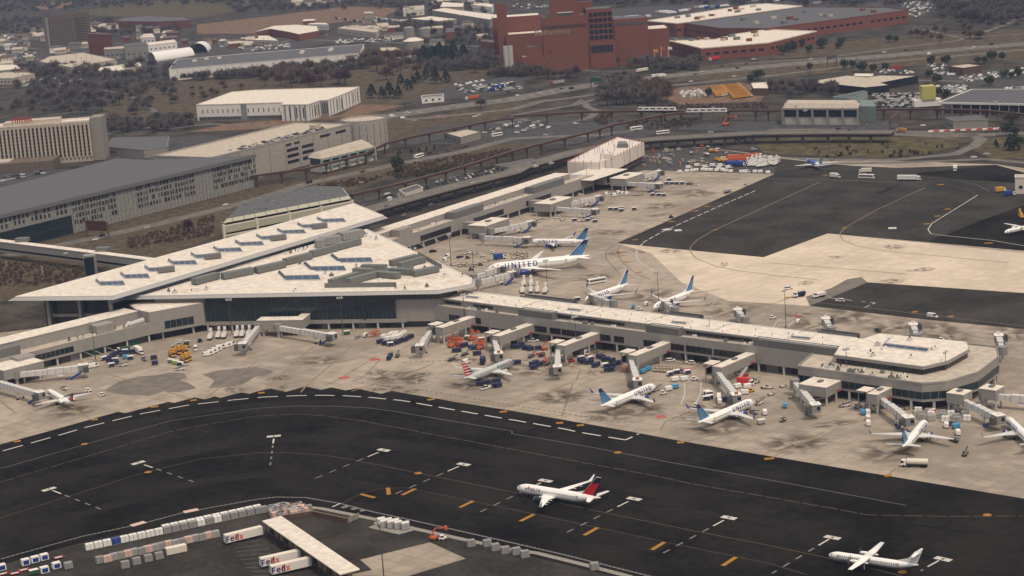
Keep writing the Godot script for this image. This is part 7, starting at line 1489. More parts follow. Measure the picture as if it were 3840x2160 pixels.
	for q in [[[V(-788.4, -3233.9), V(-780.5, -3228), V(-782.9, -3273.7), V(-773, -3266.2), V(-767.4, -3270.9), V(-761.9, -3275.6), V(-758.8, -3087.2), V(-738.7, -3041.4), V(-730.2, -3050.9), V(-792, -3410.4), V(-771.3, -3394.1), V(-699.2, -3454.5), V(-694, -3491.1), V(-665.7, -3387.7), V(-685.9, -3403.9), V(-662, -3404.3)], "near the apartment towers"], [[V(-357.1, -3644.3), V(-349.5, -3661.7), V(-336, -3612.6), V(-327, -3592.3), V(-304.7, -3607.6), V(-295.9, -3587.3), V(-288.1, -3604.2), V(-281.2, -3609.9), V(-255.8, -3610.4), V(-248.9, -3616.1), V(-268.4, -3634.6), V(-321.7, -3660.3), V(-374.3, -3710), V(-189.3, -3511.5), V(-173, -3544)], "on the ridge beyond the brown field"], [[V(-722.5, -2896.3), V(-709.8, -2873.6), V(-668.2, -2738.3), V(-657, -2744), V(-725.4, -2926.9), V(-660.8, -2970.7), V(-648.2, -2946.8), V(-646.8, -2968.4)], "in the works at the left"]]:
		for c in q[0]: house(c, q[1])
	brewery()
	# tanks and silos
	for t in [[V(-119.4, -2771.4), 8.0, 17.0, "tall grey silo, left of two behind the domed tank"], [V(-96.7, -2739.3), 8.0, 17.0, "tall grey silo, right of two behind the domed tank"], [V(-108.4, -2633.6), 14.0, 11.0, "wide tank with a white dome among trees"]]:
		r = thing("storage_tank", t[3], "tank", v3(t[0]))
		part(r, "shell", MB.new().tube(Vector3.ZERO, Vector3(0, t[2], 0), t[1], t[1], 24), "concrete_wall")
		part(r, "dome", MB.new().tube(Vector3(0, t[2], 0), Vector3(0, t[2] + (1.5 if t[1] < 10 else 3.5), 0), t[1] * 1.02, t[1] * 0.45, 24), "roof_white" if t[1] > 10 else "concrete_wall")
	# solar-roofed car park and yellow cube at the right
	p = [V(382.2, -1698.9), V(444.4, -1652.2), V(493.5, -1612.8), V(524.5, -1713.8), V(428.1, -1767.5)]
	r = thing("solar_canopy", "large dark solar-panelled roof with a white edge over parked cars", "canopy", v3(p[0]))
	wpart(r, "roof", MB.new().prism(inset(p, 1.0), 9.0, 9.5), "roof_grey"); var eb := MB.new()
	for i in p.size(): eb.bar(v3(p[i], 9), v3(p[(i + 1) % p.size()], 9), 1.2, 1.6)
	wpart(r, "roof_edge", eb, "white")
	var se := MB.new()
	for i in 26: se.bar(v3((p[4] as Vector2).lerp(p[3], i / 26.0), 9.6), v3((p[0] as Vector2).lerp(p[2], i / 26.0), 9.6), 0.5, 0.2)
	wpart(r, "panel_rows", se, "glass_blue")
	for i in 9: wpart(r, "post", MB.new().box(v3((p[0] as Vector2).lerp(p[1], 0.05 + i / 9.0)), Vector3(0.8, 9, 0.8)), "mid_grey")
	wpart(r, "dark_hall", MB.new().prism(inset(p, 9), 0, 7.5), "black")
	r = thing("yellow_cube", "yellow cube sign on a white base above the hire-car lot", "sign", v3(V(381.1, -1736)))
	part(r, "cube", MB.new().bx(-6, 6, 8, 20, -6, 6), "yellow_cube"); part(r, "base", MB.new().bx(-13, 11, 2, 8, -5, 5), "white"); part(r, "post", MB.new().bx(-1, 1, 0, 2, -1, 1), "mid_grey")
	wrapped_building()
	signs_and_poles()

func station(label: String, p: Array, h: float, roof: String, frame: String, n: int) -> Node3D:
	var r := thing("train_station", label, "station", v3(mid(p)))
	var a: Vector2 = p[0]; var b: Vector2 = p[1]
	if a.distance_to(b) < (p[1] as Vector2).distance_to(p[2]) and n != 4:
		a = p[1]; b = p[2]
	if n == 3: a = p[0]; b = p[-1]
	wpart(r, "wall", MB.new().prism(inset(p, 1.5), 0, h - 3.4), "glass_teal")
	wpart(r, "lower_wall", MB.new().prism(inset(p, 1.2), 0, h * 0.36), "cream")
	var top := inset(p, 2.2 if n == 3 else 3.5)
	var lo := []; var hi := []
	for q in p:
		var best: Vector2 = top[0]
		for t in top:
			if q.distance_to(t) < q.distance_to(best): best = t
		lo.append(v3(q, h - (2.2 if n == 3 else 3.4))); hi.append(v3(best, h))
	wpart(r, "curved_eave", MB.new().hexa(lo, hi), "roof_tan" if n != 3 else "green_cream")
	wpart(r, "roof", MB.new().flat(top, h + 0.1), roof)
	var nn := (b - a).normalized().orthogonal()
	if nn.dot(-a) < 0: nn = -nn
	for i in n + 2:
		wpart(r, "column", MB.new().box(v3(a.lerp(b, i / (n + 1.0)) + nn * 0.5), Vector3(1.6, h - 3, 1.6), -(b - a).angle()), frame)
	for y in [h * 0.36, h - 4.2]: wpart(r, "beam", MB.new().bar(v3(a + nn * 0.4, y), v3(b + nn * 0.4, y), 0.8, 1.0), frame)
	if n == 3:
		wpart(r, "cladding", MB.new().bar(v3(a + nn * 0.2, h - 6.5), v3(b + nn * 0.2, h - 6.5), 1.0, 5.0), "green_cream")
		for i in 12: wpart(r, "eave_panel", MB.new().bar(v3(a.lerp(b, i / 12.0), h - 2.0), v3(a.lerp(b, i / 12.0) - nn * 2.1, h + 0.1), 0.4, 0.3), "concrete_wall")
		for c in scatter(inset(top, 2), 70): wpart(r, "roof_panel", MB.new().box(v3(c, h + 0.15), Vector3(3.4, 0.2, 1.9), 0.9), "steel_grey")
	return r
func train(at: Vector2, yaw: float, label: String, n: int, y: float) -> void:
	var r := thing("people_mover_train", label, "train", v3(at, y), yaw, "people mover trains")
	for i in n:
		var x := (i - (n - 1) / 2.0) * 6.3
		var c := part(r, "car", wedge(x - 3.0, x + 3.0, 0.0, 3.0, 1.3, 0.9 if i == n - 1 else 0.1, 0.9 if i == 0 else 0.1, 0.15), "white")
		for s in [-1, 1]: part(c, "window", MB.new().bx(x - 2.0, x + 2.0, 1.3, 2.4, s * 1.24 - 0.05, s * 1.24 + 0.05), "glass_dark")
func guideway(p: Array, label: String) -> void:
	var r := thing("guideway", label, "guideway", v3(p[0]), 0, "people mover guideways")
	wpart(r, "beam", MB.new().beam_line(p, 3.4, 8.2, 9.6), "rust_steel"); wpart(r, "track", MB.new().beam_line(p, 2.2, 9.6, 9.9), "brown_metal")
	for i in p.size() - 1:
		var k := int((p[i] as Vector2).distance_to(p[i + 1]) / 34) + 1
		for j in k:
			var c: Vector2 = (p[i] as Vector2).lerp(p[i + 1], j / float(k))
			var o := wpart(r, "pier", MB.new().box(v3(c), Vector3(1.3, 7.4, 1.3)), "rust_steel")
			wpart(o, "pier_head", MB.new().box(v3(c, 7.2), Vector3(3.4, 1.0, 3.4)), "rust_steel")
func tent(at: Vector2, yaw: float, L: float, rad: float, label: String) -> void:
	var r := thing("storage_tent", label, "tent", v3(at), yaw)
	var rings := []
	for i in 2:
		var R := []
		for k in 13: R.append(Vector3((i - 0.5) * L, rad * sin(PI * k / 12), rad * cos(PI * k / 12)))
		rings.append(R)
	part(r, "skin", MB.new().loft(rings, false), "white", true)
	var e := MB.new()
	for k in range(1, 11): e.tri(Vector3(L * 0.46, 0, rad * 0.95), Vector3(L * 0.46, rad * 0.95 * sin(PI * k / 11), rad * 0.95 * cos(PI * k / 11)), Vector3(L * 0.46, rad * 0.95 * sin(PI * (k + 1) / 11), rad * 0.95 * cos(PI * (k + 1) / 11)))
	part(r, "end_wall", e, "dark_grey" if L < 40 else "concrete_wall")
func house(c: Vector2, label: String) -> void:
	var wi := rng.randi() % 5; var ri := rng.randi() % 3; var big := rng.randf() < 0.5
	var r := thing("house", "%s %s house with a %s roof, %s" % [["wide", "small"][int(big)], ["white", "beige", "cream", "grey", "brick"][wi], ["dark grey", "brown", "tan"][ri], label], "house", v3(c), rng.randf_range(-0.4, 0.4), "houses " + label)
	var w := rng.randf_range(8, 11) if big else rng.randf_range(14, 22); var d := rng.randf_range(8, 11); var h := rng.randf_range(5.5, 8)
	part(r, "wall", MB.new().bx(-w / 2, w / 2, 0, h, -d / 2, d / 2), ["white_wall", "beige_wall", "cream", "concrete_wall", "brick_red"][wi])
	part(r, "roof", MB.new().hexa([Vector3(-w / 2 - 0.5, h, -d / 2 - 0.5), Vector3(w / 2 + 0.5, h, -d / 2 - 0.5), Vector3(w / 2 + 0.5, h, d / 2 + 0.5), Vector3(-w / 2 - 0.5, h, d / 2 + 0.5)], [Vector3(-w / 2, h + 3, -0.1), Vector3(w / 2, h + 3, -0.1), Vector3(w / 2, h + 3, 0.1), Vector3(-w / 2, h + 3, 0.1)]), ["roof_grey", "brown_metal", "roof_tan"][ri])
	for i in 3: part(r, "window", MB.new().bx(-w / 2 + (i + 0.6) * w / 3.6, -w / 2 + (i + 0.6) * w / 3.6 + 1.2, h * 0.5, h * 0.5 + 1.5, d / 2, d / 2 + 0.1), "glass_dark")

func brewery() -> void:
	var r := thing("brewery", "red brick brewery with a square chimney, stepped towers and white flat roofs", "brewery", v3(Vector2(90, -2250)))
	var mass := func(n: String, x0: float, x1: float, z: float, d: float, h: float, roof := "roof_grey", y0 := 0.0) -> void:
		wpart(r, n, MB.new().bx(x0, x1, y0, h, z - d, z), "brick_red"); wpart(r, n + "_roof", MB.new().bx(x0 + 0.6, x1 - 0.6, h, h + 0.15, z - d + 0.6, z - 0.6), roof)
		wpart(r, "parapet", MB.new().bx(x0, x1, h, h + 1.0, z - 0.5, z).bx(x0, x0 + 0.5, h, h + 1.0, z - d, z - 0.5).bx(x1 - 0.5, x1, h, h + 1.0, z - d, z - 0.5), "brick_red")
	var q := func(u: Vector2) -> float: return u.x
	var fz := -2236.0
	mass.call("chimney", 4.5, 16.5, -2352, 12, 71)
	mass.call("left_hall", -1, 56, -2380, 40, 53, "roof_white"); mass.call("left_annex", 14, 60, -2345, 34, 35, "roof_white")
	mass.call("low_wing", 30, 106, fz, 26, 18, "roof_tan"); mass.call("middle_wing", 36, 106, fz - 3, 24, 29, "roof_grey"); mass.call("front_tower", 55, 106, fz - 1, 44, 61); mass.call("high_tower", 66, 99, fz - 10, 30, 80)
	mass.call("glass_tower", 106, 136, fz - 12, 40, 66); mass.call("rear_tower", 100, 116, fz - 50, 20, 72)
	mass.call("right_hall", 137, 176, fz - 16, 44, 52); mass.call("right_wing", 168, 200, fz - 20, 50, 38, "roof_white"); mass.call("entrance", 107, 137, fz - 4, 8, 30)
	for k in 5:
		for i in 5: wpart(r, "window", MB.new().bx(109 + i * 5.4, 113.4 + i * 5.4, 32 + k * 6.6, 36.5 + k * 6.6, fz - 12, fz - 11.7), "glass_dark")
	for i in 8: wpart(r, "window", MB.new().bx(109 + i * 3.2, 111.6 + i * 3.2, 18, 26, fz - 4, fz - 3.7), "glass_teal")
	for s in [[58, 104, 52.0], [55, 106, 50.0]]: wpart(r, "ledge", MB.new().bx(s[0], s[1], s[2], s[2] + 0.8, fz - 1, fz - 0.3), "brown_metal")
	wpart(r, "louvre", MB.new().bx(74, 90, 60, 65, fz - 10, fz - 9.6), "dark_grey"); wpart(r, "louvre_sill", MB.new().bx(73, 91, 65.2, 66, fz - 10, fz - 9), "white"); wpart(r, "band", MB.new().bx(139, 174, 46, 48.6, fz - 16, fz - 15.7), "dark_grey")
	for c in [[58.0, 11.0], [68.0, 12.0], [78.0, 14.0], [62.0, 24.0], [85.0, 10.0], [144.0, 16.0], [149.0, 17.0], [155.0, 18.0]]: wpart(r, "window", MB.new().bx(c[0], c[0] + 2.4, c[1], c[1] + 2.4, fz - 0.02 if c[0] < 107 else fz - 16.0, fz + 0.25 if c[0] < 107 else fz - 15.7), "dark_grey")
	letters(r, "name_letters", "Budweiser", 5.6, "tan_metal", Transform3D(Basis(), Vector3(66, 45, fz - 0.9) - base[r]), 0.6, true, true)
	for c in [[70.0, 20.0], [98.0, 18.0]]: wpart(r, "silo", MB.new().tube(Vector3(-2 + c[0] * 0.2, 0, -2330), Vector3(-2 + c[0] * 0.2, 24, -2330), 3, 3, 12), "light_metal")
	# long wings at the right
	for w in [[[V(187.4, -2361.7), V(209.8, -2345), V(234.1, -2241.7), V(312.2, -2250), V(383.8, -2344), V(334.7, -2407.7), V(289.6, -2375.1), V(261.7, -2331.4)], 14.0, "roof_white", "long low brick wing with a white roof and a glass corner"], [[V(201.8, -2607.4), V(234.9, -2541.1), V(241.5, -2543.2), V(419.1, -2667), V(383.2, -2745.8), V(359.3, -2749.6)], 17.0, "roof_white", "vast white-roofed brick hall behind the brewery"], [[V(245, -2552.3), V(280.9, -2441.9), V(333.6, -2399.5), V(470, -2476.7), V(529, -2512.1), V(514.1, -2570.5), V(419.2, -2667.8)], 16.0, "roof_grey", "vast grey-roofed brick hall right of the white-roofed one"]]:
		var b := block("brewery_hall", w[3], "factory hall", w[0], w[1], "brick_red", w[2], 1.2)
		var p: Array = w[0]
		for i in p.size():
			var e: Vector2 = p[(i + 1) % p.size()]
			if mid([p[i], e]).y > mid(p).y: openings(b, "window", p[i], e, 0.04, 0.96, clampi(int((p[i] as Vector2).distance_to(e) / 11), 1, 22), [w[1] * 0.45], 6, 2.4, "glass_dark")
		for i in 12:
			var c: Vector2 = mid(p).lerp(p[i % p.size()], rng.randf_range(0.1, 0.75))
			wpart(b, "roof_unit", MB.new().box(v3(c, w[1] + 0.1), Vector3(rng.randf_range(4, 9), rng.randf_range(2, 4), 5), rng.randf()), ["unit_grey", "beige_wall", "brick_red"][i % 3])

func wrapped_building() -> void:
	var p: Array = [V(48.6, -1470.2), V(71.8, -1452.3), V(81.9, -1469.7), V(112.6, -1541.2), V(94, -1581.2), V(62.6, -1506.5)]
	var r := thing("wrapped_building", "building end wrapped in white sheeting with orange-edged scaffolding", "construction site", v3(mid(p)))
	wpart(r, "core", MB.new().prism(inset(p, 3), 0, 15.5), "dark_grey"); wpart(r, "roof", MB.new().prism(inset(p, 0.6), 15.4, 16), "shrink_wrap")
	for i in p.size():
		var a: Vector2 = p[i]; var b: Vector2 = p[(i + 1) % p.size()]
		var k := maxi(1, int(a.distance_to(b) / 7))
		var nn := (b - a).normalized().orthogonal()
		for j in k:
			var s := a.lerp(b, j / float(k)); var e := a.lerp(b, (j + 1.0) / k)
			wpart(r, "sheet", MB.new().bar(v3(s + nn * rng.randf_range(-0.5, 0.5), 11.2), v3(e + nn * rng.randf_range(-0.5, 0.5), 11.2), 0.25, 9.6), "shrink_wrap")
			wpart(r, "scaffold_pole", MB.new().tube(v3(s), v3(s, 18), 0.16, 0.16, 6), "brown_metal")
		for y in [6.2, 16.6]: wpart(r, "safety_rail", MB.new().bar(v3(a, y), v3(b, y), 0.2, 0.22), "orange")
		wpart(r, "scaffold_deck", MB.new().bar(v3(a, 3.4), v3(b, 3.4), 1.4, 0.3), "brown_metal")
	for i in 26:
		var c: Vector2 = mid(p).lerp(p[i % 6], rng.randf_range(0.2, 0.9))
		wpart(r, "scaffold_pole", MB.new().tube(v3(c, 16), v3(c, 21), 0.14, 0.14, 6), "brown_metal")
	wpart(r, "roof_tent", MB.new().prism([V(77, -1473.8), V(82.7, -1468.7), V(87, -1510.3), V(81.9, -1515.4)], 16, 19.5), "shrink_wrap"); wpart(r, "roof_box", MB.new().prism([V(90.2, -1523.3), V(98.5, -1519.3), V(98.1, -1535.2), V(92, -1538.2)], 16, 19), "unit_grey")

func mast(at: Vector2, h: float, label: String, far := false) -> void:
	var r := thing("light_mast", label, "light mast", v3(at), rng.randf(), "tall light masts")
	part(r, "pole", MB.new().tube(Vector3.ZERO, Vector3(0, h, 0), 0.24, 0.12, 8), "brown_metal" if far else "dark_grey")
	part(r, "base", MB.new().bx(-0.6, 0.6, 0, 0.9, -0.6, 0.6), "concrete_wall")
	for k in 3: part(r, "floodlight", MB.new().bx(-1.6 + k * 1.2, -0.8 + k * 1.2, h - 0.5, h + 0.3, -0.4, 0.4), "light_metal")
	part(r, "crossbar", MB.new().bx(-1.8, 1.8, h - 0.8, h - 0.6, -0.1, 0.1), "light_metal")
func gantry(a: Vector2, b: Vector2, h: float, sign: String, label: String, sh := 4.0) -> void:
	var r := thing("sign_gantry", label, "sign", v3(a))
	for p in [a, b]: wpart(r, "post", MB.new().box(v3(p), Vector3(0.9, h, 0.9)), "brown_metal")
	wpart(r, "truss", MB.new().bar(v3(a, h - 0.8), v3(b, h - 0.8), 1.0, 1.2), "brown_metal")
	wpart(r, "sign_panel", MB.new().bar(v3(a.lerp(b, 0.08), h - sh * 0.4), v3(a.lerp(b, 0.92), h - sh * 0.4), 1.3, sh), sign)
func signs_and_poles() -> void:
	for q in [[V(-222.3, -1007.8), 21.4, "tall light mast in front of the lower-left pier"], [V(-92.6, -1026.9), 21.2, "tall light mast in front of the glass wall's middle"], [V(-155, -1047.4), 20.0, "tall light mast in front of the glass wall's left"], [V(-26.2, -1016.4), 20.5, "tall light mast beside the first fixed bridge"], [V(30, -947.7), 20.7, "tall light mast beside the empty stand's bridge"], [V(94.6, -927.7), 20.5, "tall light mast before the bridge numbered 34"], [V(147.2, -848.8), 20.8, "tall light mast left of the end pavilion"], [V(187.8, -831.7), 20.8, "tall light mast in front of the end pavilion's corner"], [V(-52.2, -654), 21.7, "tall mast in the parcel yard"], [V(138.8, -976), 20.0, "tall light mast behind the pier"], [V(79.2, -1040.1), 20.0, "tall light mast beside the second jet behind the pier"], [V(-36.6, -1191.7), 20.0, "tall light mast among tan dollies"], [V(-22.3, -1156.1), 18.0, "tall light mast left of the widebody's nose"], [V(20.5, -1111.6), 16.0, "tall light mast below the widebody"], [V(60.6, -1420.2), 20.0, "light mast at the north pier's glass end"], [V(103.6, -1493.2), 20.0, "light mast before the wrapped building"]]: mast(q[0], q[1], q[2])
	for q in [[V(-281, -1224.2), 19.0, "dark light mast left of the walkway's lift tower"], [V(-241.5, -1297.5), 19.0, "dark light mast in front of the dark-roofed garage"], [V(-105.8, -1436.7), 17.0, "dark light mast between station and viaduct"], [V(239.7, -1532.2), 34.0, "very tall mast left on the grass island"], [V(390.5, -1534.7), 30.0, "very tall mast right of the small pavilion"], [V(256.9, -1688.7), 17.0, "mast in front of the dark station's left"], [V(311.6, -1660.4), 17.0, "mast in front of the dark station's right"], [V(186.9, -1712.1), 17.0, "mast below the right train"], [V(-23.2, -1411.9), 15.0, "mast beside the north pier's far side"], [V(-78.7, -1798.4), 13.0, "street mast on the grass beside the highway, left"], [V(-45.3, -1892.1), 13.0, "street mast on the grass beside the highway, right"], [V(147.2, -848.5), 3.0, "short bollard at the mast left of the pavilion"]]: mast(q[0], q[1], q[2], true)
	for i in 24:
		mast(([V(-685, -2829.1), V(-659.4, -2791.7), V(-627.8, -2724.8), V(-589.9, -2649.9), V(-577.7, -2629.8), V(-554.7, -2579.3), V(-567.7, -2672.8), V(-559.9, -2667.8), V(-552.2, -2662.7), V(-545.7, -2671.1), V(-529.7, -2629.5), V(-522.9, -2625), V(-495.6, -2577.2), V(-492.6, -2575.3), V(-483.8, -2569.7), V(-612.6, -2714.9), V(-320.3, -2743.8), V(-317.5, -2770.2), V(-233.5, -2752.7), V(-139.5, -2817.4), V(-132.4, -2891.7), V(-99.2, -2932), V(-47.5, -2873.8), V(-35.5, -2815.5)])[i], rng.randf_range(12, 22), "dark utility pole among the works and sheds", true)
	gantry(V(97.9, -2062.9), V(110, -2037.8), 11, "green", "green road sign gantry across the highway below the brewery", 5.0)
	gantry(V(351.4, -2083.2), V(363.1, -2095.5), 13, "dark_grey", "dark sign gantry over the highway at the right")
	gantry(V(319, -1598.8), V(333.2, -1627.5), 13, "brown_metal", "back of a brown sign gantry in front of the small pavilion", 5.0)
	gantry(V(-301.2, -1384.5), V(-283.6, -1374.3), 11, "rust_steel", "brown back of a road sign in front of the dark-roofed garage", 7.0)
	gantry(V(192.8, -1609), V(201.3, -1610.6), 7, "blue", "blue road sign under the road bend right of the viaduct", 5.0)
	gantry(V(406.5, -2023.1), V(418.7, -2019.9), 5, "red", "red canopy strip beside the highway at the right", 3.0)
	for q in [[V(178.5, -2215.5), 20.0, "left flagpole with a yellow flag", "yellow"], [V(186.9, -2220.5), 22.0, "middle flagpole with a pale red flag", "paint_red"], [V(195, -2222.6), 21.0, "right flagpole, its flag hanging", "white"]]:
		var r := thing("flagpole", q[2] + " in front of the brewery", "flagpole", v3(q[0]))
		part(r, "pole", MB.new().tube(Vector3.ZERO, Vector3(0, q[1], 0), 0.35, 0.2, 6), "white"); part(r, "flag", MB.new().hexa([Vector3(0.2, q[1] - 3.2, 0), Vector3(4.5, q[1] - 3.8, 0.8), Vector3(4.5, q[1] - 3.8, 0.9), Vector3(0.2, q[1] - 3.2, 0.1)], [Vector3(0.2, q[1] - 0.2, 0), Vector3(4.5, q[1] - 0.6, 0.8), Vector3(4.5, q[1] - 0.6, 0.9), Vector3(0.2, q[1] - 0.2, 0.1)]), q[3])
	for i in 14:
		var t := i / 13.0
		var o := thing("road_barrier", "red barrier block in the red and white line before the small pavilion" if i % 2 else "white barrier block in the red and white line before the small pavilion", "barrier", v3((V(354, -1594.1)).lerp(V(408.7, -1582.8), t)), 0.0, "red and white barrier line")
		part(o, "block", wedge(-4.2, 4.2, 0, 1.6, 0.6, 0.1, 0.1, 0.2), "red" if i % 2 else "white"); part(o, "foot", MB.new().bx(-4.2, 4.2, 0, 0.25, -0.8, 0.8), "mid_grey")
	var lift := build("boom_lift", "orange"); lift.name = numbered("boom_lift"); lift.scale = Vector3.ONE * 1.9; lift.position = v3(V(197.5, -1713.1)); add_child(lift); tell(lift, "orange boom lift with a raised arm below the right train", "lift")

var tree_mesh := {}
func crown(kind: String, v: int) -> MB:
	var g := RandomNumberGenerator.new()
	g.seed = 100 + v * 7 + kind.length() * 31
	var b := MB.new()
	if kind == "conifer":
		for i in 150:
			var t := pow(g.randf(), 0.75)
			var a := g.randf() * TAU
			var rad := (1.0 - t) * 0.30 * g.randf_range(0.55, 1.15) + 0.02
			var c := Vector3(cos(a) * rad, 0.08 + t * 0.9, sin(a) * rad)
			var o := Vector3(cos(a), -0.5, sin(a)) * 0.10
			var s := Vector3(-sin(a), 0.1, cos(a)) * 0.065
			b.tri(c + s, c - s, c + o); b.tri(c + Vector3.UP * 0.09, c - s, c + o)
	elif kind == "evergreen":
		for i in 240:
			var d := Vector3(g.randfn(), g.randfn() * 0.8, g.randfn()).normalized() * pow(g.randf(), 0.35) * g.randf_range(0.8, 1.1)
			var c := Vector3(d.x * 0.36, 0.56 + d.y * 0.42, d.z * 0.36)
			var s := Vector3(g.randfn(), g.randfn(), g.randfn()).normalized() * 0.075
			var u := Vector3(g.randfn(), g.randfn(), g.randfn()).normalized() * 0.075
			b.quad(c - s, c - u, c + s, c + u)
	else:   # bare twigs
		for i in 620:
			var d := Vector3(g.randfn(), absf(g.randfn()) * 1.1 - 0.25, g.randfn()).normalized()
			var c := Vector3(0, 0.42, 0) + Vector3(d.x * 0.36, d.y * 0.48, d.z * 0.36) * pow(g.randf(), 0.4) * (0.8 + 0.3 * sin(d.x * 5 + v) * cos(d.z * 4))
			var l := (d + Vector3(g.randfn() * 0.4, 0.5, g.randfn() * 0.4)).normalized() * g.randf_range(0.06, 0.15)
			var s := l.cross(Vector3(g.randfn(), g.randfn(), g.randfn())).normalized() * g.randf_range(0.009, 0.02)
			b.tri(c - s, c + s, c + l)
			b.tri(c - s - l * 0.6, c + s, c + l * 0.4)
	return b
func trunk() -> MB:
	var b := MB.new().tube(Vector3.ZERO, Vector3(0, 0.5, 0), 0.022, 0.012, 5)
	for k in 5: b.tube(Vector3(0, 0.28 + k * 0.04, 0), Vector3(cos(k * 2.4) * 0.22, 0.6 + k * 0.05, sin(k * 2.4) * 0.22), 0.011, 0.004, 4)
	return b
func tree(kind: String, at: Vector2, h: float, label: String, group: String) -> void:
	var v := rng.randi() % 4
	var key := kind + str(v)
	if not tree_mesh.has(key): tree_mesh[key] = crown("bare" if kind == "purple" or kind == "brown" else kind, v).mesh()
	if not tree_mesh.has("trunk"): tree_mesh["trunk"] = trunk().mesh()
	var r := thing({"conifer": "conifer_tree", "evergreen": "evergreen_tree"}.get(kind, "bare_tree"), label, "tree", v3(at), rng.randf() * TAU, group)
	var w := rng.randf_range(1.0, 1.5)
	if kind in ["bare", "brown", "purple"]: h *= 1.3
	r.scale = Vector3(h * w, h, h * w)
	part(r, "trunk", tree_mesh["trunk"], "bark"); part(r, "crown", tree_mesh[key], {"conifer": "leaf_dark", "evergreen": "leaf_green", "purple": "twig_purple", "brown": "twig_brown"}.get(kind, "twig_grey"))
func scatter(poly: Array, n: int) -> Array:
	var P := PackedVector2Array(poly)
	var lo := P[0]; var hi := P[0]
	for q in P:
		lo = lo.min(q); hi = hi.max(q)
	var out := []
	var tries := 0
	while out.size() < n and tries < n * 60:
		tries += 1
		var c := Vector2(rng.randf_range(lo.x, hi.x), rng.randf_range(lo.y, hi.y))
		if Geometry2D.is_point_in_polygon(c, P): out.append(c)
	return out
func wood(kind: String, poly: Array, n: int, h0: float, h1: float, label: String) -> void:   # trees one can tell apart
	for c in scatter(poly, n):
		var h := rng.randf_range(h0, h1)
		var k := (h - h0) / (h1 - h0)
		tree(kind, c, h, ("low " if k < 0.33 else ("tall " if k > 0.66 else "mid-sized ")) + label.trim_prefix("tall ").trim_prefix("low ").trim_prefix("small "), label)
func thicket(n: String, kind: String, m: String, polys: Array, h0: float, h1: float, label: String) -> void:   # a mass nobody could count
	var spots := []
	for q in polys: spots.append_array(scatter(q[0], q[1]))
	var mm := MultiMesh.new()
	mm.transform_format = MultiMesh.TRANSFORM_3D
	mm.mesh = crown(kind, 3).mesh()
	mm.instance_count = spots.size()
	for i in spots.size():
		var h := rng.randf_range(h0, h1)
		mm.set_instance_transform(i, Transform3D(Basis(Vector3.UP, rng.randf() * TAU).scaled(Vector3(h * 1.2, h, h * 1.2)), v3(spots[i], -h * 0.12)))
	var o := MultiMeshInstance3D.new()
	o.name = numbered(n); o.multimesh = mm; o.material_override = M[m]
	add_child(o)
	o.set_meta("kind", "stuff"); o.set_meta("label", label)
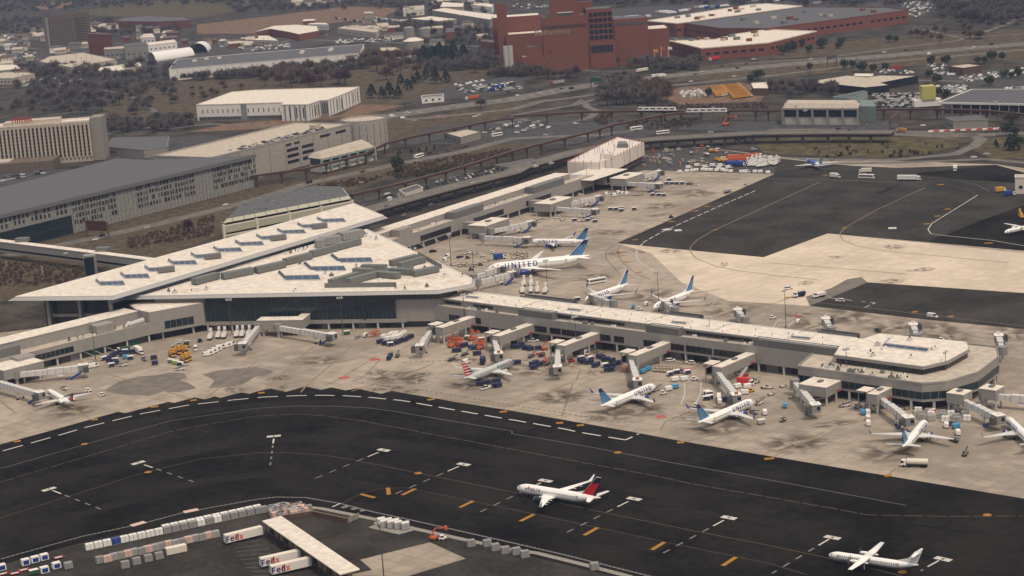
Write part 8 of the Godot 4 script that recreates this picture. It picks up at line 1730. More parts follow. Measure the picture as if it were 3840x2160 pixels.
func make_trees() -> void:
	mat("bark", 0.05, 0.042, 0.036, 0.95); mat("leaf_dark", 0.018, 0.03, 0.02, 0.9); mat("leaf_green", 0.042, 0.055, 0.03, 0.9); mat("twig_grey", 0.15, 0.13, 0.118, 0.95); mat("twig_brown", 0.165, 0.115, 0.082, 0.95); mat("twig_purple", 0.10, 0.045, 0.052, 0.95)
	wood("bare", [V(-676.7, -2756.9), V(-518.5, -2640.7), V(-495.9, -2519.1), V(-642.5, -2610.9)], 34, 8, 14, "bare grey tree among the utility poles of the works yard")
	wood("bare", [V(-589.6, -2498.7), V(-463.2, -2443.4), V(-424.7, -2259.4), V(-410.8, -2119.3), V(-469.5, -2142.6), V(-551, -2331.7)], 44, 9, 16, "bare grey tree in the waste ground above the hotel")
	wood("brown", [V(-450.6, -2372.6), V(-295.2, -2330.1), V(-282.9, -2224.3), V(-341, -2157.6), V(-416.7, -2182.3)], 20, 5, 9, "thin brown tree in the dry field left of the white warehouse")
	wood("bare", [V(-480.3, -2691.8), V(-419, -2575.8), V(-394, -2411.6), V(-479.4, -2464.2)], 14, 10, 16, "bare tree at the left end of the long warehouse")
	wood("brown", [V(-389.8, -2475.2), V(-295.8, -2415.8), V(-167, -2411.5), V(-169.1, -2447.5), V(-391.7, -2487.7)], 24, 7, 13, "brown bare tree in the belt below the long warehouse")
	wood("brown", [V(-295.8, -2415.8), V(-173.2, -2338.3), V(-165.6, -2221.6), V(-280.7, -2281)], 20, 11, 17, "tall brown bare tree behind the white warehouse")
	for q in [[V(-213.9, -2231.2), 17.0, "dark red tree behind the white warehouse, left of two"], [V(-174.1, -2246.3), 18.0, "dark red tree behind the white warehouse, right of two"], [V(87.4, -2163.7), 12.0, "dark red tree at the foot of the brewery"], [V(-226.2, -1371.8), 9.0, "reddish bush beside the green steel station"]]: tree("purple", q[0], q[1], q[2], "dark red trees")
	wood("brown", [V(-170.5, -2533.1), V(-95.7, -2482), V(-83.5, -2271.2), V(-135, -2262.4), V(-163.1, -2409)], 24, 10, 18, "brown bare tree between the long warehouse and the dark evergreens")
	wood("conifer", [V(-94.8, -2493.7), V(-38, -2491.7), V(-39.5, -2384.6), V(-89.4, -2394.8)], 26, 15, 22, "dark conifer in the dense row before the brewery's left side")
	for q in [[V(-136.2, -2107.2), 15.0], [V(-124.4, -2096), 13.0], [V(-116.4, -2095.8), 17.0], [V(-106.3, -2083.9), 14.0], [V(-109, -2216.5), 12.0], [V(-95.2, -2208.1), 10.0], [V(-90.1, -2224.7), 13.0], [V(-81.7, -2249.6), 13.0], [V(-69.8, -2202.4), 17.0], [V(-57.5, -2204.6), 14.0], [V(-99.1, -2162.7), 12.0]]: tree("conifer", q[0], q[1], "dark cone-shaped conifer on the grass beside the white warehouse's right end", "conifers by the white warehouse")
	wood("bare", [V(-45, -2447.3), V(5.1, -2366.3), V(3.8, -2236.7), V(-37.5, -2283.9)], 16, 10, 18, "grey bare tree left of the chimney's foot")
	wood("bare", [V(104, -2015.2), V(126.6, -2045.6), V(157.5, -1958.4), V(152.4, -1866.5), V(98.5, -1888.8)], 30, 10, 16, "bare tree in the clump left of the white train")
	wood("brown", [V(136.6, -2039.6), V(164.7, -2005.2), V(173.5, -1916.7), V(155.5, -1879.9), V(127.9, -1895.4)], 18, 9, 15, "brown tree between the clump and the bus yard")
	wood("bare", [V(133.5, -2280.1), V(198.4, -2280.9), V(190.8, -2198.9), V(134.8, -2214.6)], 16, 8, 13, "bare tree in front of the brewery's right hall")
	wood("brown", [V(24, -2244.5), V(85.1, -2185.1), V(77, -2150.7), V(22.9, -2184.4)], 14, 7, 12, "brown shrub-like tree at the brewery's front")
	wood("bare", [V(270.1, -1959.2), V(327.9, -1891.3), V(322.8, -1831.1), V(258.2, -1876)], 22, 7, 12, "dark bare tree above the dark station's roof")
	wood("evergreen", [V(323.7, -2309.6), V(413, -2330.2), V(395.7, -2234.5), V(317.6, -2243.8)], 11, 8, 13, "round dark evergreen on the verge below the brick hall")
	for q in [V(331.3, -2076.7), V(365.9, -2063.9), V(375, -2067.7), V(377.4, -2027.6), V(389.6, -2029.2), V(400.6, -2022.1), V(453.3, -2045.7), V(468.8, -2045.3), V(499.5, -2034.6), V(505.7, -2030.5), V(518.4, -2051.9), V(527.7, -2045.6), V(429.5, -1948.5), V(424.4, -1891.2), V(403.1, -1838.8), V(408.3, -1812.4), V(407.9, -1782.4), V(466.9, -1857), V(492.4, -1900.3), V(506, -1900.4), V(498.2, -1896.6), V(462.4, -2305.8), V(467.3, -2289.7), V(269.1, -2021.7), V(259.3, -2009.7), V(205.5, -1914.3), V(389.5, -1477), V(407.1, -1543.2), V(402.9, -1551)]: tree("evergreen", q, rng.randf_range(8, 13), "dark round evergreen among the lots and roads at the upper right", "evergreens at the upper right")
	wood("brown", [V(491.9, -2373.8), V(568.6, -2367.4), V(571.5, -2260.9), V(495.9, -2256.3)], 18, 6, 11, "reddish brown tree on the bank above the highway at the right")
	wood("bare", [V(586.7, -2641), V(647, -2691.1), V(611.3, -2402.5), V(560.1, -2488.5)], 20, 12, 20, "large bare tree right of the grey-roofed hall")
	wood("conifer", [V(216.1, -1581.4), V(363.1, -1518.6), V(349.9, -1495.8), V(297, -1500.1), V(233.1, -1535.3)], 22, 1.8, 3.6, "small young conifer on the grass island")
	wood("conifer", [V(376.5, -1509.5), V(403.5, -1501.7), V(396, -1473.9), V(373.8, -1469.1)], 8, 3, 6, "small young conifer on the verge right of the grass island")
	tree("evergreen", V(-86.1, -1576.9), 15, "single round green tree beside the guideway", "")
	for q in [V(-18.3, -1945.5), V(417.9, -1602.1), V(421.5, -1600.2)]: tree("bare", q, 11, "single bare tree beside a road behind the ramp", "single bare trees")
	for q in [V(-88.2, -1677.7), V(-78.8, -1679.1), V(-72.1, -1684.6), V(-65.7, -1687.4), V(-58.9, -1692.9), V(-89.6, -1669.8)]: tree("conifer", q, 4, "small conifer in the planted strip above the bus", "conifers in the planted strip")
	wood("bare", [V(-409.3, -2030.9), V(-337.9, -1971.6), V(-331.1, -1928.5), V(-397, -1965.3)], 10, 5, 9, "low bare tree between the hotel and its parking deck")
	thicket("woodland", "bare", "twig_grey", [[[V(-1475.5, -4807.7), V(-507.2, -3980.8), V(113.3, -3450.9), V(107.2, -3286.7), V(-452.3, -3778.4), V(-993.9, -4007.3), V(-1296.4, -4210.2)], 500], [[V(-946.8, -3811.7), V(-829.7, -3730.6), V(-732.3, -3307.4), V(-814.9, -3262.4)], 60], [[V(-779.8, -3670.1), V(-510.9, -3344.4), V(-481.3, -3184), V(-653.5, -3210.7), V(-718.8, -3371.9)], 90], [[V(-166.5, -3490.1), V(-5.5, -3294.8), V(-6.2, -3089.7), V(-151.7, -3137.6)], 70], [[V(107.8, -3304.2), V(521.9, -3007.2), V(770.8, -2858.6), V(884.4, -2808.6), V(800.7, -2388.9), V(596.1, -2443.9), V(625.8, -2675), V(390.7, -2936), V(163.6, -3113.5)], 480], [[V(-521.5, -3843.7), V(-168.5, -3539.7), V(-161.7, -3376.5), V(-452.6, -3530.2)], 120], [[V(630.7, -2742.8), V(741.5, -2750.5), V(634.6, -2355.6), V(561, -2359.8)], 90], [[V(-103.2, -2789.7), V(45.7, -2646.5), V(43.2, -2537.4), V(-99.6, -2669)], 60], [[V(-486, -2479.3), V(-400.8, -2448.5), V(-360.7, -2186.4), V(-395, -2102.5), V(-435.4, -2157.9)], 40], [[V(-673.1, -2741.6), V(-521.5, -2642.7), V(-496.4, -2508.1), V(-626.7, -2543.5)], 50], [[V(-401.1, -2516.7), V(-159.1, -2476.4), V(-155.8, -2417.9), V(-265.3, -2385.6), V(-386.3, -2417.7)], 220], [[V(-638.5, -2528.4), V(-499.2, -2443.8), V(-433.1, -2123), V(-561.9, -2209.5)], 60], [[V(-148.4, -3060.2), V(-7.1, -2841.5), V(-7.5, -2746.7), V(-141, -2882.1)], 80], [[V(-93.9, -2480.8), V(-3.5, -2467.7), V(-4.4, -2305.4), V(-79.5, -2310.8)], 130], [[V(-410.2, -2046.7), V(-320.3, -2030.6), V(-306.3, -1933.7), V(-394.8, -1964.1)], 60], [[V(-9.3, -2245), V(59.7, -2263.6), V(58.4, -2222.5), V(-9.5, -2204.5)], 40], [[V(166.2, -2215.1), V(229.3, -2215.9), V(220.8, -2138.3), V(169.7, -2151.2)], 40]], 9, 17, "bare winter woodland along the far edge of the view")
	thicket("brush", "bare", "twig_brown", [[[V(-95.5, -1560.9), V(-81.5, -1613.8), V(-32.1, -1643), V(8.2, -1658.1), V(7.6, -1619), V(-31.6, -1583.5), V(-78.8, -1543.7)], 420], [[V(-268.2, -1361.3), V(-215.8, -1426.2), V(-205.5, -1349.3), V(-260, -1322.8)], 240], [[V(-344.5, -1305), V(-276.1, -1265.5), V(-280, -1220.9), V(-324.3, -1220.9)], 200], [[V(-149.4, -1535.4), V(-119.2, -1556.3), V(-95.5, -1560.9), V(-116.7, -1516.9), V(-145, -1528.8)], 110], [[V(94.9, -1860.8), V(107.3, -1876.3), V(95.9, -1755.7), V(85.9, -1801.4)], 60], [[V(105.9, -1784), V(181.3, -1764.8), V(166.8, -1712.8), V(114.3, -1714.1)], 120], [[V(132.5, -1892.8), V(252.1, -1833.4), V(247.2, -1799.3), V(133, -1862.2)], 140]], 1.6, 4.0, "dry brown brush along the banks")
	thicket("scrub", "evergreen", "leaf_green", [[[V(-88.1, -1557.7), V(-31.7, -1599.3), V(-35.5, -1574.9), V(-82.4, -1535.6)], 40], [[V(245.7, -1516.3), V(349.9, -1495.8), V(356.8, -1508.3), V(329.7, -1474.6), V(299.2, -1473.7), V(250.9, -1501)], 26], [[V(108.7, -2150.3), V(143.5, -2178.1), V(146.6, -2146.1), V(112.8, -2128.3)], 30], [[V(-588.8, -2791.6), V(-500.9, -2814.5), V(-490.4, -2751.8), V(-551.9, -2675.1)], 30]], 1.2, 3.5, "dark green scrub on the banks")

func far_cars(polys: Array, label: String) -> void:
	var spots := []
	for q in polys: spots.append_array(scatter(q[0], q[1]))
	for k in 3:
		var mm := MultiMesh.new()
		mm.transform_format = MultiMesh.TRANSFORM_3D
		mm.mesh = wedge(-2.3, 2.3, 0.2, 1.5, 0.9, 0.8, 0.4, 0.1).mesh()
		var own := []
		for i in spots.size():
			if i % 3 == k: own.append(spots[i])
		mm.instance_count = own.size()
		for i in own.size(): mm.set_instance_transform(i, Transform3D(Basis(Vector3.UP, 0.9 + rng.randf_range(-0.1, 0.1)), v3(own[i], 0.05)))
		var o := MultiMeshInstance3D.new()
		o.name = numbered("distant_parked_cars"); o.multimesh = mm; o.material_override = M[["white", "silver", "dark_grey"][k]]
		add_child(o)
		o.set_meta("kind", "stuff"); o.set_meta("label", ["white ", "silver ", "dark "][k] + label)
func lot(p: Array, rows: int, cols: int, fill: float, yaw: float, where: String) -> void:
	for i in rows:
		for j in cols:
			if rng.randf() > fill: continue
			var a: Vector2 = (p[0] as Vector2).lerp(p[1], (j + 0.5) / cols); var b: Vector2 = (p[3] as Vector2).lerp(p[2], (j + 0.5) / cols)
			var k: String = COLOURS.keys()[[0, 0, 0, 1, 1, 2, 3, 3, 4, 5][rng.randi() % 10]]
			put(["car", "car", "suv"][rng.randi() % 3], COLOURS[k], a.lerp(b, (i + 0.5) / rows), yaw + rng.randf_range(-0.06, 0.06) + (PI if rng.randf() < 0.4 else 0.0), k + " car " + where, where, "parked_car", 0.06)
func drive(spots: Array, yaw: float, where: String, y := 0.12) -> void:
	for s in spots:
		var k: String = COLOURS.keys()[[0, 0, 1, 2, 3, 3, 4, 0][rng.randi() % 8]]
		put(["car", "suv", "car", "van"][rng.randi() % 4], COLOURS[k], s, yaw, k + " vehicle driving " + where, "traffic " + where, "moving_car", y)
func make_traffic() -> void:
	lot([V(355.1, -1855.2), V(396.2, -1835), V(376.5, -1735.1), V(337, -1755.5)], 9, 17, 0.8, 0.25, "parked in the crowded hire-car lot left of the yellow cube")
	lot([V(-55.2, -1516.7), V(4, -1570.1), V(5.4, -1554.1), V(-51.6, -1494)], 2, 17, 0.8, 1.9, "parked in the staff car park beside the viaduct")
	lot([V(-83.4, -1466.6), V(-57, -1496.3), V(-54.1, -1472.3), V(-80.4, -1447.8)], 2, 7, 0.6, 1.9, "parked round the cream site office")
	lot([V(-371.6, -1870.9), V(-329.8, -1883.8), V(-316.8, -1837.9), V(-363.6, -1847.5)], 2, 9, 0.7, 0.4, "parked on the deck right of the hotel")
	lot([V(-440.1, -1702.8), V(-407.7, -1729.8), V(-401.7, -1710.5), V(-433.7, -1676.2)], 3, 9, 0.7, 0.4, "parked at the foot of the hotel")
	lot([V(-45.9, -2130.9), V(16, -2169.1), V(27.5, -2087.1), V(-35.8, -2088.7)], 5, 15, 0.8, 0.5, "parked in the dense truck lot left of the highway")
	several("van", "white", [V(-33.2, -2170.3), V(-29.9, -2177.9), V(-23.3, -2183.6), V(-16.6, -2189.2), V(-25.4, -2146.5), V(-18.8, -2147.3), V(-9.2, -2109), V(-1.5, -2132.1), V(5.1, -2137.5), V(11.7, -2142.9), V(-40.8, -2155.8), V(-46.4, -2168.8)], 0.6, "white truck in the dense lot left of the highway", "white trucks in the dense lot", 0.3); several("box_truck", "blue", [V(-5, -2092.9), V(-0.6, -2113), V(4.9, -2118.9)], 0.4, "blue truck in the dense lot left of the highway", "blue trucks in the dense lot", 0.2)
	for g in [[[V(215.8, -1978.9), V(225.7, -1985.9), V(225.5, -1918.8), V(214.2, -1905.3)], 8, 5, "left block"], [[V(230.4, -1983.1), V(242.3, -1989), V(243, -1888.6), V(227.7, -1881.7)], 9, 6, "right block"]]:
		var q: Array = g[0]
		for i in g[1]:
			for j in g[2]: put("long_box_truck", "yellow_bus", (q[0] as Vector2).lerp(q[3], (i + 0.5) / g[1]).lerp((q[1] as Vector2).lerp(q[2], (i + 0.5) / g[1]), (j + 0.5) / g[2]), 0.5, "yellow bus parked in the yard's " + g[3], "yellow buses, " + g[3], "school_bus")
	for c in scatter([V(181.6, -1969.4), V(200.2, -1983.9), V(204.5, -1922.9), V(190.1, -1907.2), V(178.8, -1921.6)], 34): put("plain_container", ["white", "silver"][rng.randi() % 2], c, rng.randf(), "pale crate stacked left of the yellow buses", "crates by the buses", "crate", 0.05)
	for c in [V(181.4, -2864), V(187.2, -2864.4), V(193.2, -2866.3), V(199, -2866.7), V(206.2, -2865.8), V(221.6, -2859.7), V(247.6, -2924.2), V(253, -2919.4), V(257.7, -2906), V(262.3, -2892.7), V(276.4, -2917.3), V(281.8, -2912.5), V(289, -2924.8), V(308.5, -2955), V(316.3, -2957.7), V(323.4, -2941.5), V(331.1, -2944.1), V(338.9, -2946.7), V(346.6, -2949.3), V(399.7, -2999.8), V(427.1, -2973.8), V(474.4, -2879.6)]: put("semi_truck", ["white", "white", "white", "blue", "silver"][rng.randi() % 5], c, 0.4, "trailer parked behind the brewery halls", "trailers behind the brewery", "parked_trailer")
	var hw: Array = [V(14.2, -2050.6), V(154.4, -2107.1)]
	var hy := -(hw[1] - hw[0] as Vector2).angle()
	drive([V(44.9, -2065.9), V(42.1, -2041.2), V(67, -2066.2), V(77.3, -2060), V(88.6, -2035.6), V(20, -2028.2), V(152.7, -2113), V(124.9, -2090.5), V(116.2, -2054.6), V(217, -2150.9), V(222.3, -2129.4), V(249.7, -2172.6), V(249.6, -2067.3), V(202, -2049.5), V(262.5, -2139.4), V(277.1, -2175.3), V(214.2, -2114.8), V(169.3, -2093.1), V(290.6, -2217.9), V(30, -2058.8), V(105, -2086), V(133.6, -2041.4)] + [V(-102.5, -1980), V(-91.5, -1954.5), V(-106.6, -1936), V(-94.9, -1914.8), V(10.7, -2070.2), V(-20.7, -1897.4), V(-24.5, -1888.4)] + [V(434.4, -2195.7), V(473.6, -2146), V(524.4, -2168.7), V(531.7, -2182.8), V(348.9, -2178), V(459.9, -2200.2), V(463.2, -2158.7), V(322.6, -2102.1), V(395.1, -2146.4), V(554.8, -2194.9)], hy, "on the highway")
	for q in [[[V(174.4, -2109), 0.21], "white", "white articulated truck in the middle of the highway"], [[V(64, -2111.9), -2.68], "silver", "silver articulated truck with a red end on the highway's near lanes"], [[V(160.3, -2173.9), -2.54], "cream", "cream articulated truck below the flagpoles"], [[V(-27.8, -2030.3), -2.63], "orange", "orange articulated truck on the highway at the left"], [[V(248, -2238.7), -2.42], "letter_red", "dark red trailer parked below the brick wing"]]: put("semi_truck", q[1], q[0][0], q[0][1], q[2], "")
	drive([V(-156.3, -1555.1), V(-147.5, -1601.4), V(-131.6, -1615.2), V(-115.8, -1592.5), V(-63.1, -1668.8), V(-46.9, -1673.8), V(-31.6, -1694.7)] + [V(-289.7, -1382.1), V(-291.6, -1366.2), V(-213.2, -1475.5)], -(mid([V(-156.1, -1557.5)]) - mid([V(-82.1, -1630.3)])).angle(), "on the road between the stations and the guideway")
	put("bus", "white", V(-71, -1651.4), 1.00, "white bus on the road above the single green tree", ""); put("bus", "blue", V(-139.5, -1626.6), 0.91, "blue bus at the station canopy, left of a similar one", ""); put("bus", "blue", V(-132.3, -1631.4), 0.91, "blue bus at the station canopy, right of a similar one", "")
	put("bus", "white", V(115.8, -1670.2), 0.50, "white bus on the viaduct's bend", "", "", 7.95); put("bus", "white", V(139.7, -1688.8), -2.87, "white and blue minibus above the viaduct's bend", ""); put("bus", "white", V(-3.9, -1746.5), 0.71, "white bus on the loop road", "")
	put("long_box_truck", "yellow_bus", V(329.1, -1604), 2.36, "yellow bus in front of the brown sign gantry", "", "school_bus")
	drive([V(-84.4, -1373)] + [V(11.5, -1486.5), V(25, -1506.3), V(37.4, -1516.7), V(24.4, -1527.7)], -(mid([V(-37.2, -1442.6)]) - mid([V(6.2, -1488.8)])).angle() + PI, "on the road viaduct", 7.95)
	drive([V(88.6, -1645.5), V(100.2, -1630.8), V(174.5, -1623.4)] + [V(275.5, -1590), V(283.4, -1580.1)], -0.1, "on the viaduct's straight part", 7.95); drive([V(39.4, -1729.6), V(14.2, -1758.2), V(44.8, -1733.2), V(20.7, -1767.9), V(68.8, -1789.8)] + [V(-15, -1772.9), V(-2.2, -1786.1), V(-35.4, -1816.5)], 0.2, "on the loop roads")
	drive([V(276.9, -1681.6), V(353.2, -1629.4)] + [V(252.1, -1487.9), V(352.7, -1453.9), V(364.8, -1463.2)] + [V(202.1, -1566), V(178.2, -1561.1), V(129.3, -1552)], 0.1, "on the road behind the upper ramp"); drive([V(-63.4, -1393), V(-73.1, -1377), V(-54.9, -1412.2)], -(mid([V(-79, -1365.6)]) - mid([V(-44.9, -1424.9)])).angle(), "under the viaduct")
	far_cars([[[V(-384, -1916.6), V(-320, -1852.5), V(-325.2, -1855), V(-368.8, -1876.1)], 8], [[V(-418.3, -2997.7), V(-348.3, -2881.9), V(-333.9, -2753.4), V(-402.3, -2875.8)], 110], [[V(-229.9, -2855.1), V(-141.7, -2819.1), V(-139, -2756.2), V(-222.2, -2788.4)], 90], [[V(-342.7, -2832.3), V(-293.5, -2841.2), V(-287.4, -2777.4), V(-335.6, -2768.9)], 60], [[V(580.1, -2828.4), V(627.2, -2783.7), V(566.9, -2575.8), V(550.4, -2590.1)], 90], [[V(421.1, -1876.5), V(451.2, -1866.5), V(431.1, -1818.4), V(418, -1830)], 120], [[V(443.7, -1985), V(459.4, -1965.7), V(456.6, -1953.8), V(440, -1968.9)], 30], [[V(453.7, -1933.3), V(529.4, -1966.6), V(516.7, -1920), V(453.2, -1890.4)], 90], [[V(475.3, -1827.6), V(491.3, -1826), V(487.6, -1812.3), V(473.5, -1820.8)], 20], [[V(-151.2, -2532.4), V(-98.1, -2559.5), V(-96.9, -2520.2), V(-147.2, -2504.8)], 30], [[V(394.8, -2045.1), V(429.5, -2003.5), V(423.3, -1984.2), V(394.5, -2007.2)], 30], [[V(-648.8, -2626.8), V(-522.4, -2524.3), V(-536, -2466.2), V(-605.8, -2497.5)], 70], [[V(33.5, -3325), V(96.2, -3200.7), V(78.7, -3153.9), V(31.9, -3217.4)], 30], [[V(568.2, -2839.8), V(758.4, -2813.1), V(717.4, -2661.4), V(593.4, -2635)], 80], [[V(453.5, -2065.5), V(471.7, -2053.3), V(459.9, -2002.6), V(442.9, -1994.8)], 20], [[V(-748.8, -2987.3), V(-702.2, -3015.4), V(-665.9, -2871.8), V(-715.7, -2849.7)], 40], [[V(-95.4, -1480.5), V(-83.8, -1475.6), V(-79.4, -1443.1), V(-89.4, -1434.4)], 10], [[V(10.9, -1833.8), V(38.8, -1826.2), V(48.1, -1773.7), V(19, -1768.8)], 16], [[V(-15, -1812.8), V(10.8, -1826.9), V(9.9, -1766.8), V(-8, -1731.2)], 10]], "cars parked in far lots")
	for c in scatter([V(-739.7, -2981), V(-610.2, -3011.6), V(-639.1, -3290.1), V(-698.7, -3515.7), V(-683.2, -3032.9), V(-739.2, -3010.9)], 16) + scatter([V(-186.9, -3462.7), V(-100, -3474.6), V(-12.6, -3414.9), V(3.5, -3243.3), V(-151.7, -3453)], 14) + scatter([V(-463.9, -2999.6), V(-352.1, -2915.8), V(-333.9, -2753.4), V(-434.7, -2899.4)], 12) + scatter([V(-229.4, -2951.3), V(-144.6, -2884.9), V(-132.2, -2941.5), V(-211.5, -3022.4)], 10) + scatter([V(-836, -3350.3), V(-749.9, -3358.3), V(-679.6, -3030.3), V(-766.5, -3061.1)], 12) + scatter([V(-688.4, -3425.7), V(-482.6, -3149.3), V(-456.9, -2931), V(-579.7, -3053.3)], 14) + scatter([V(-202.6, -3142.5), V(-7, -2874.5), V(-8.1, -2574.6), V(-162.9, -2744.5)], 16) + scatter([V(-766.5, -3061.1), V(-700.4, -3014.2), V(-602.8, -2506.7), V(-638.5, -2528.4)], 8): house(c, "in the far works district")
	for i in 9: put("semi_truck", ["white", "mid_grey"][i % 2], (V(-189.3, -3179.2)).lerp(V(-105.5, -2997.9), i / 9.0), -(mid([V(-105.5, -2997.9)]) - mid([V(-189.3, -3179.2)])).angle(), "pale wagon in the line beyond the silos", "line of pale wagons", "railway_wagon")
	for i in 7: put("semi_truck", "brown_metal", (V(-254.2, -3234.4)).lerp(V(-133.5, -2976.9), i / 7.0), -(mid([V(-105.5, -2997.9)]) - mid([V(-189.3, -3179.2)])).angle(), "dark wagon in the line before the pale ones", "line of dark wagons", "railway_wagon")

func make_yard() -> void:
	# rows of cargo containers along the taxiway
	var a := V(-167.1, -709.1); var b := V(-102.9, -739.8)
	var L := a.distance_to(b)
	var yaw := -(b - a).angle()
	var n := int(L / 3.35)
	var back := (b - a).normalized().orthogonal()
	if back.dot(-a) > 0: back = -back
	for i in n:
		var grey := i in [9, 10, 11, 12, 14, 16, 17, 18, 19, 20, 22]
		put("plain_container", "grey_box" if grey else ("blue" if i == 3 else "white"), a.lerp(b, i / float(n)), yaw, ("grey cargo container in the front row along the taxiway" if grey else "white cargo container in the front row along the taxiway") if i != 3 else "blue cargo container in the front row along the taxiway", "front row of cargo containers")
		if i > 8: put("plain_container", "white", a.lerp(b, (i + 0.1) / n) + back * 2.7, yaw, "white cargo container in the rear row along the taxiway", "rear row of cargo containers")
	a = V(-160.1, -693.3); b = V(-117.6, -715.1)
	n = int(a.distance_to(b) / 2.6)
	for i in n: put("plain_container", ["grey_box", "paint_pink", "silver"][i % 3], a.lerp(b, i / float(n)) + back * rng.randf_range(-0.5, 0.5), yaw + rng.randf_range(-0.1, 0.1), "worn grey container in the second row, before the parcel trailers", "second row of containers")
	for c in [V(-149.5, -686.5), V(-145.8, -689.4), V(-141.8, -691.7), V(-138.1, -693.6)]: put("plain_container", "grey_box", c, yaw, "grey container standing separately below the second row", "four separate grey containers")
	var tb := thing("storage_box", "tan steel box right of the separate grey containers", "container", v3(V(-132.6, -698.9)), yaw)
	part(tb, "shell", MB.new().bx(-3.9, 3.9, 0.2, 2.7, -1.25, 1.25), "cream"); part(tb, "doors", MB.new().bx(-3.95, -3.88, 0.4, 2.5, -1.1, 1.1), "tan_metal")
	for c in [V(-196.7, -692.7), V(-188.7, -696.8), V(-185.6, -698.9), V(-182.6, -700.9), V(-179.4, -686.7), V(-175.8, -690.6)]: put("container", "white", c, yaw + 0.1, "white cargo container with a blue door at the lower left corner", "containers with blue doors")
	put("container", "grey_box", V(-171.2, -689.7), yaw, "pale grey container right of the ones with blue doors", ""); put("box_cart", "green", V(-183, -685.4), yaw, "green-fronted white container at the bottom left", ""); for c in [V(-190.6, -687.4), V(-188, -690.4), V(-195.1, -687.7), V(-177.4, -701.5)]: put("dolly", "letter_red", c, yaw, "reddish dolly at the lower left corner", "reddish dollies")
	for c in scatter([V(-105.8, -734.5), V(-104.9, -740.3), V(-92.7, -744.3), V(-84.8, -736), V(-87.6, -731.8), V(-93.2, -729.5), V(-100.3, -729.8)], 36): put("plain_container", ["grey_box", "silver", "paint_pink"][rng.randi() % 3], c, yaw + rng.randf_range(-0.2, 0.2), "grey pallet container above the white shelter roof", "grey containers above the shelter")
	for i in 7: 
		var c: Vector2 = (V(-55, -711.1)).lerp(V(-45.3, -706.3), (i % 4) / 3.5) + back * (2.8 * (i / 4))
		var o := put("plain_container", "silver", c, 0.3, "silver rounded container on the raised deck", "containers on the raised deck", "", 0.25)
		part(o, "rounded_top", MB.new().tube(Vector3(-1.5, 2.2, 0), Vector3(1.5, 2.2, 0), 1.0, 1.0, 12), "light_metal")
	for c in [V(-21.6, -683.4), V(-15.6, -682.2), V(-12.7, -677.4), V(-9.1, -673.5), V(-5.1, -671.7), V(-2.1, -668), V(22, -650.8)]: put("plain_container", "grey_box", c, 0.3, "grey container on the kerb at the bottom of the view", "containers on the kerb")
	put("boom_lift", "orange", V(-35.6, -693.2), 0.3, "orange and white machine on a pallet beside the yard kerb", "", "yard_machine"); put("tug", "white", V(-32.2, -692.5), 0.3, "white machine beside an orange one at the yard kerb", "", "yard_machine")
	var w := thing("yard_wall", "brown board wall round the parcel yard's corner", "wall", v3(V(-84.3, -729.9)))
	var wp := [V(-95.8, -727.7), V(-84, -730.5), V(-70.4, -719.4), V(-69.2, -719.2), V(-65.3, -724.2)]
	for i in wp.size() - 1:
		var k := maxi(1, int((wp[i] as Vector2).distance_to(wp[i + 1]) / 2.4))
		for j in k: wpart(w, "board", MB.new().bar(v3((wp[i] as Vector2).lerp(wp[i + 1], j / float(k)), 1.0), v3((wp[i] as Vector2).lerp(wp[i + 1], (j + 0.94) / k), 1.0), 0.2, 2.0), "brown_metal" if i < 3 else "concrete_wall")
	wpart(w, "top_rail", MB.new().beam_line(wp, 0.35, 2.02, 2.2), "tan_metal")
	# the white shelter with its dock wall
	var p := [V(-101, -710.4), V(-94.1, -714.7), V(-60.1, -650.9), V(-66.8, -646.9)]
	var s := thing("loading_shelter", "long white flat roof over a brown dock wall in the parcel yard", "shelter", v3(mid(p)))
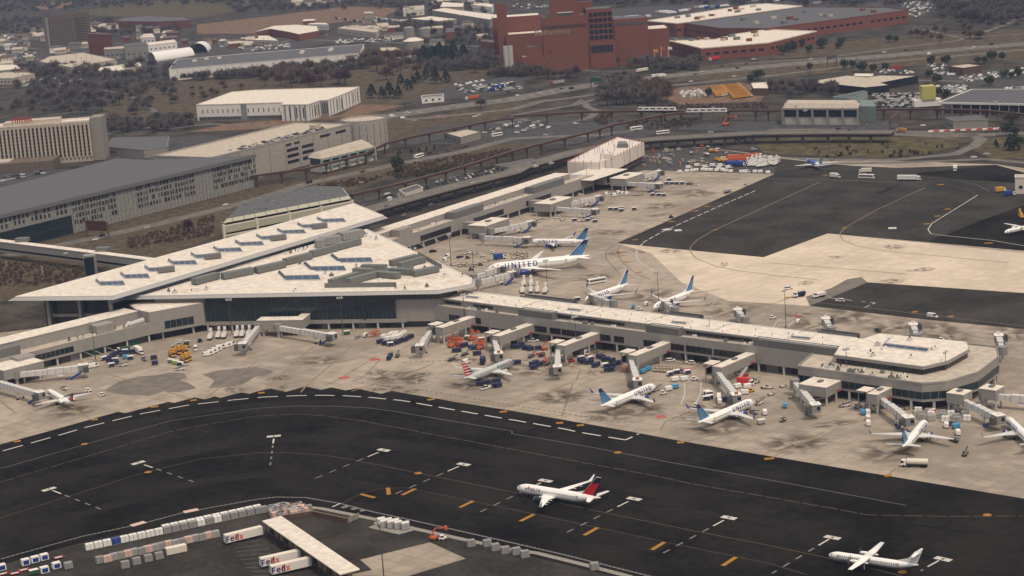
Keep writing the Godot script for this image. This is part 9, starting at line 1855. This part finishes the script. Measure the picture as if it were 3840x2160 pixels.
	wpart(s, "roof", MB.new().prism(p, 5.9, 6.3), "roof_white"); wpart(s, "dock_wall", MB.new().prism([p[0].lerp(p[1], 0.35), p[0].lerp(p[1], 0.6), p[3].lerp(p[2], 0.6), p[3].lerp(p[2], 0.35)], 0, 5.85), "brown_metal")
	for i in 16:
		wpart(s, "dock_door", MB.new().box(v3(p[0].lerp(p[1], 0.34).lerp(p[3].lerp(p[2], 0.34), (i + 0.5) / 16), 1.1), Vector3(2.6, 3.0, 0.3), -(p[3] - p[0] as Vector2).angle()), "tan_metal" if i % 3 else "black")
		wpart(s, "post", MB.new().box(v3(p[0].lerp(p[1], 0.06).lerp(p[3].lerp(p[2], 0.06), (i + 0.5) / 16)), Vector3(0.3, 5.9, 0.3)), "brown_metal")
	for t in [[V(-108.1, -707.3), 0.51, "nearest the top end of the shelter"], [V(-91.3, -678.5), 0.43, "upper one of the two below the shelter's middle"], [V(-86.6, -669.8), 0.44, "lower one of the two below the shelter's middle"]]:
		var r := thing("parcel_trailer", "white lettered parcel trailer, " + t[2], "trailer", v3(t[0]), t[1], "parcel trailers")
		part(r, "body", wedge(-7.6, 7.6, 1.1, 4.1, 1.3, 0.05, 0.05, 0.04), "white"); part(r, "roof_panel", MB.new().bx(-7.5, 7.5, 4.1, 4.15, -1.2, 1.2), "cream")
		part(r, "undercarriage", MB.new().bx(-6.8, 6.6, 0.7, 1.1, -0.9, 0.9), "black"); part(r, "landing_gear", MB.new().bx(-4.6, -4.3, 0, 0.8, -0.9, -0.7).bx(-4.6, -4.3, 0, 0.8, 0.7, 0.9), "dark_grey")
		wheels(r, [4.6, 5.9], 1.05, 0.5)
		letters(r, "letters", "Fed", 2.3, "letter_purple", Transform3D(Basis(), Vector3(-5.0, 2.5, 1.34)), 0.04); letters(r, "letters", "Ex", 2.3, "letter_orange", Transform3D(Basis(), Vector3(-2.35, 2.5, 1.34)), 0.04)
	for i in 9: line("parking_bay_line", [(V(-112.6, -704.1)).lerp(V(-100.6, -668.4), i / 8.0), (V(-101.2, -706.1)).lerp(V(-87.1, -665.8), i / 8.0)], 0.25, "paint_grey", 0.09)
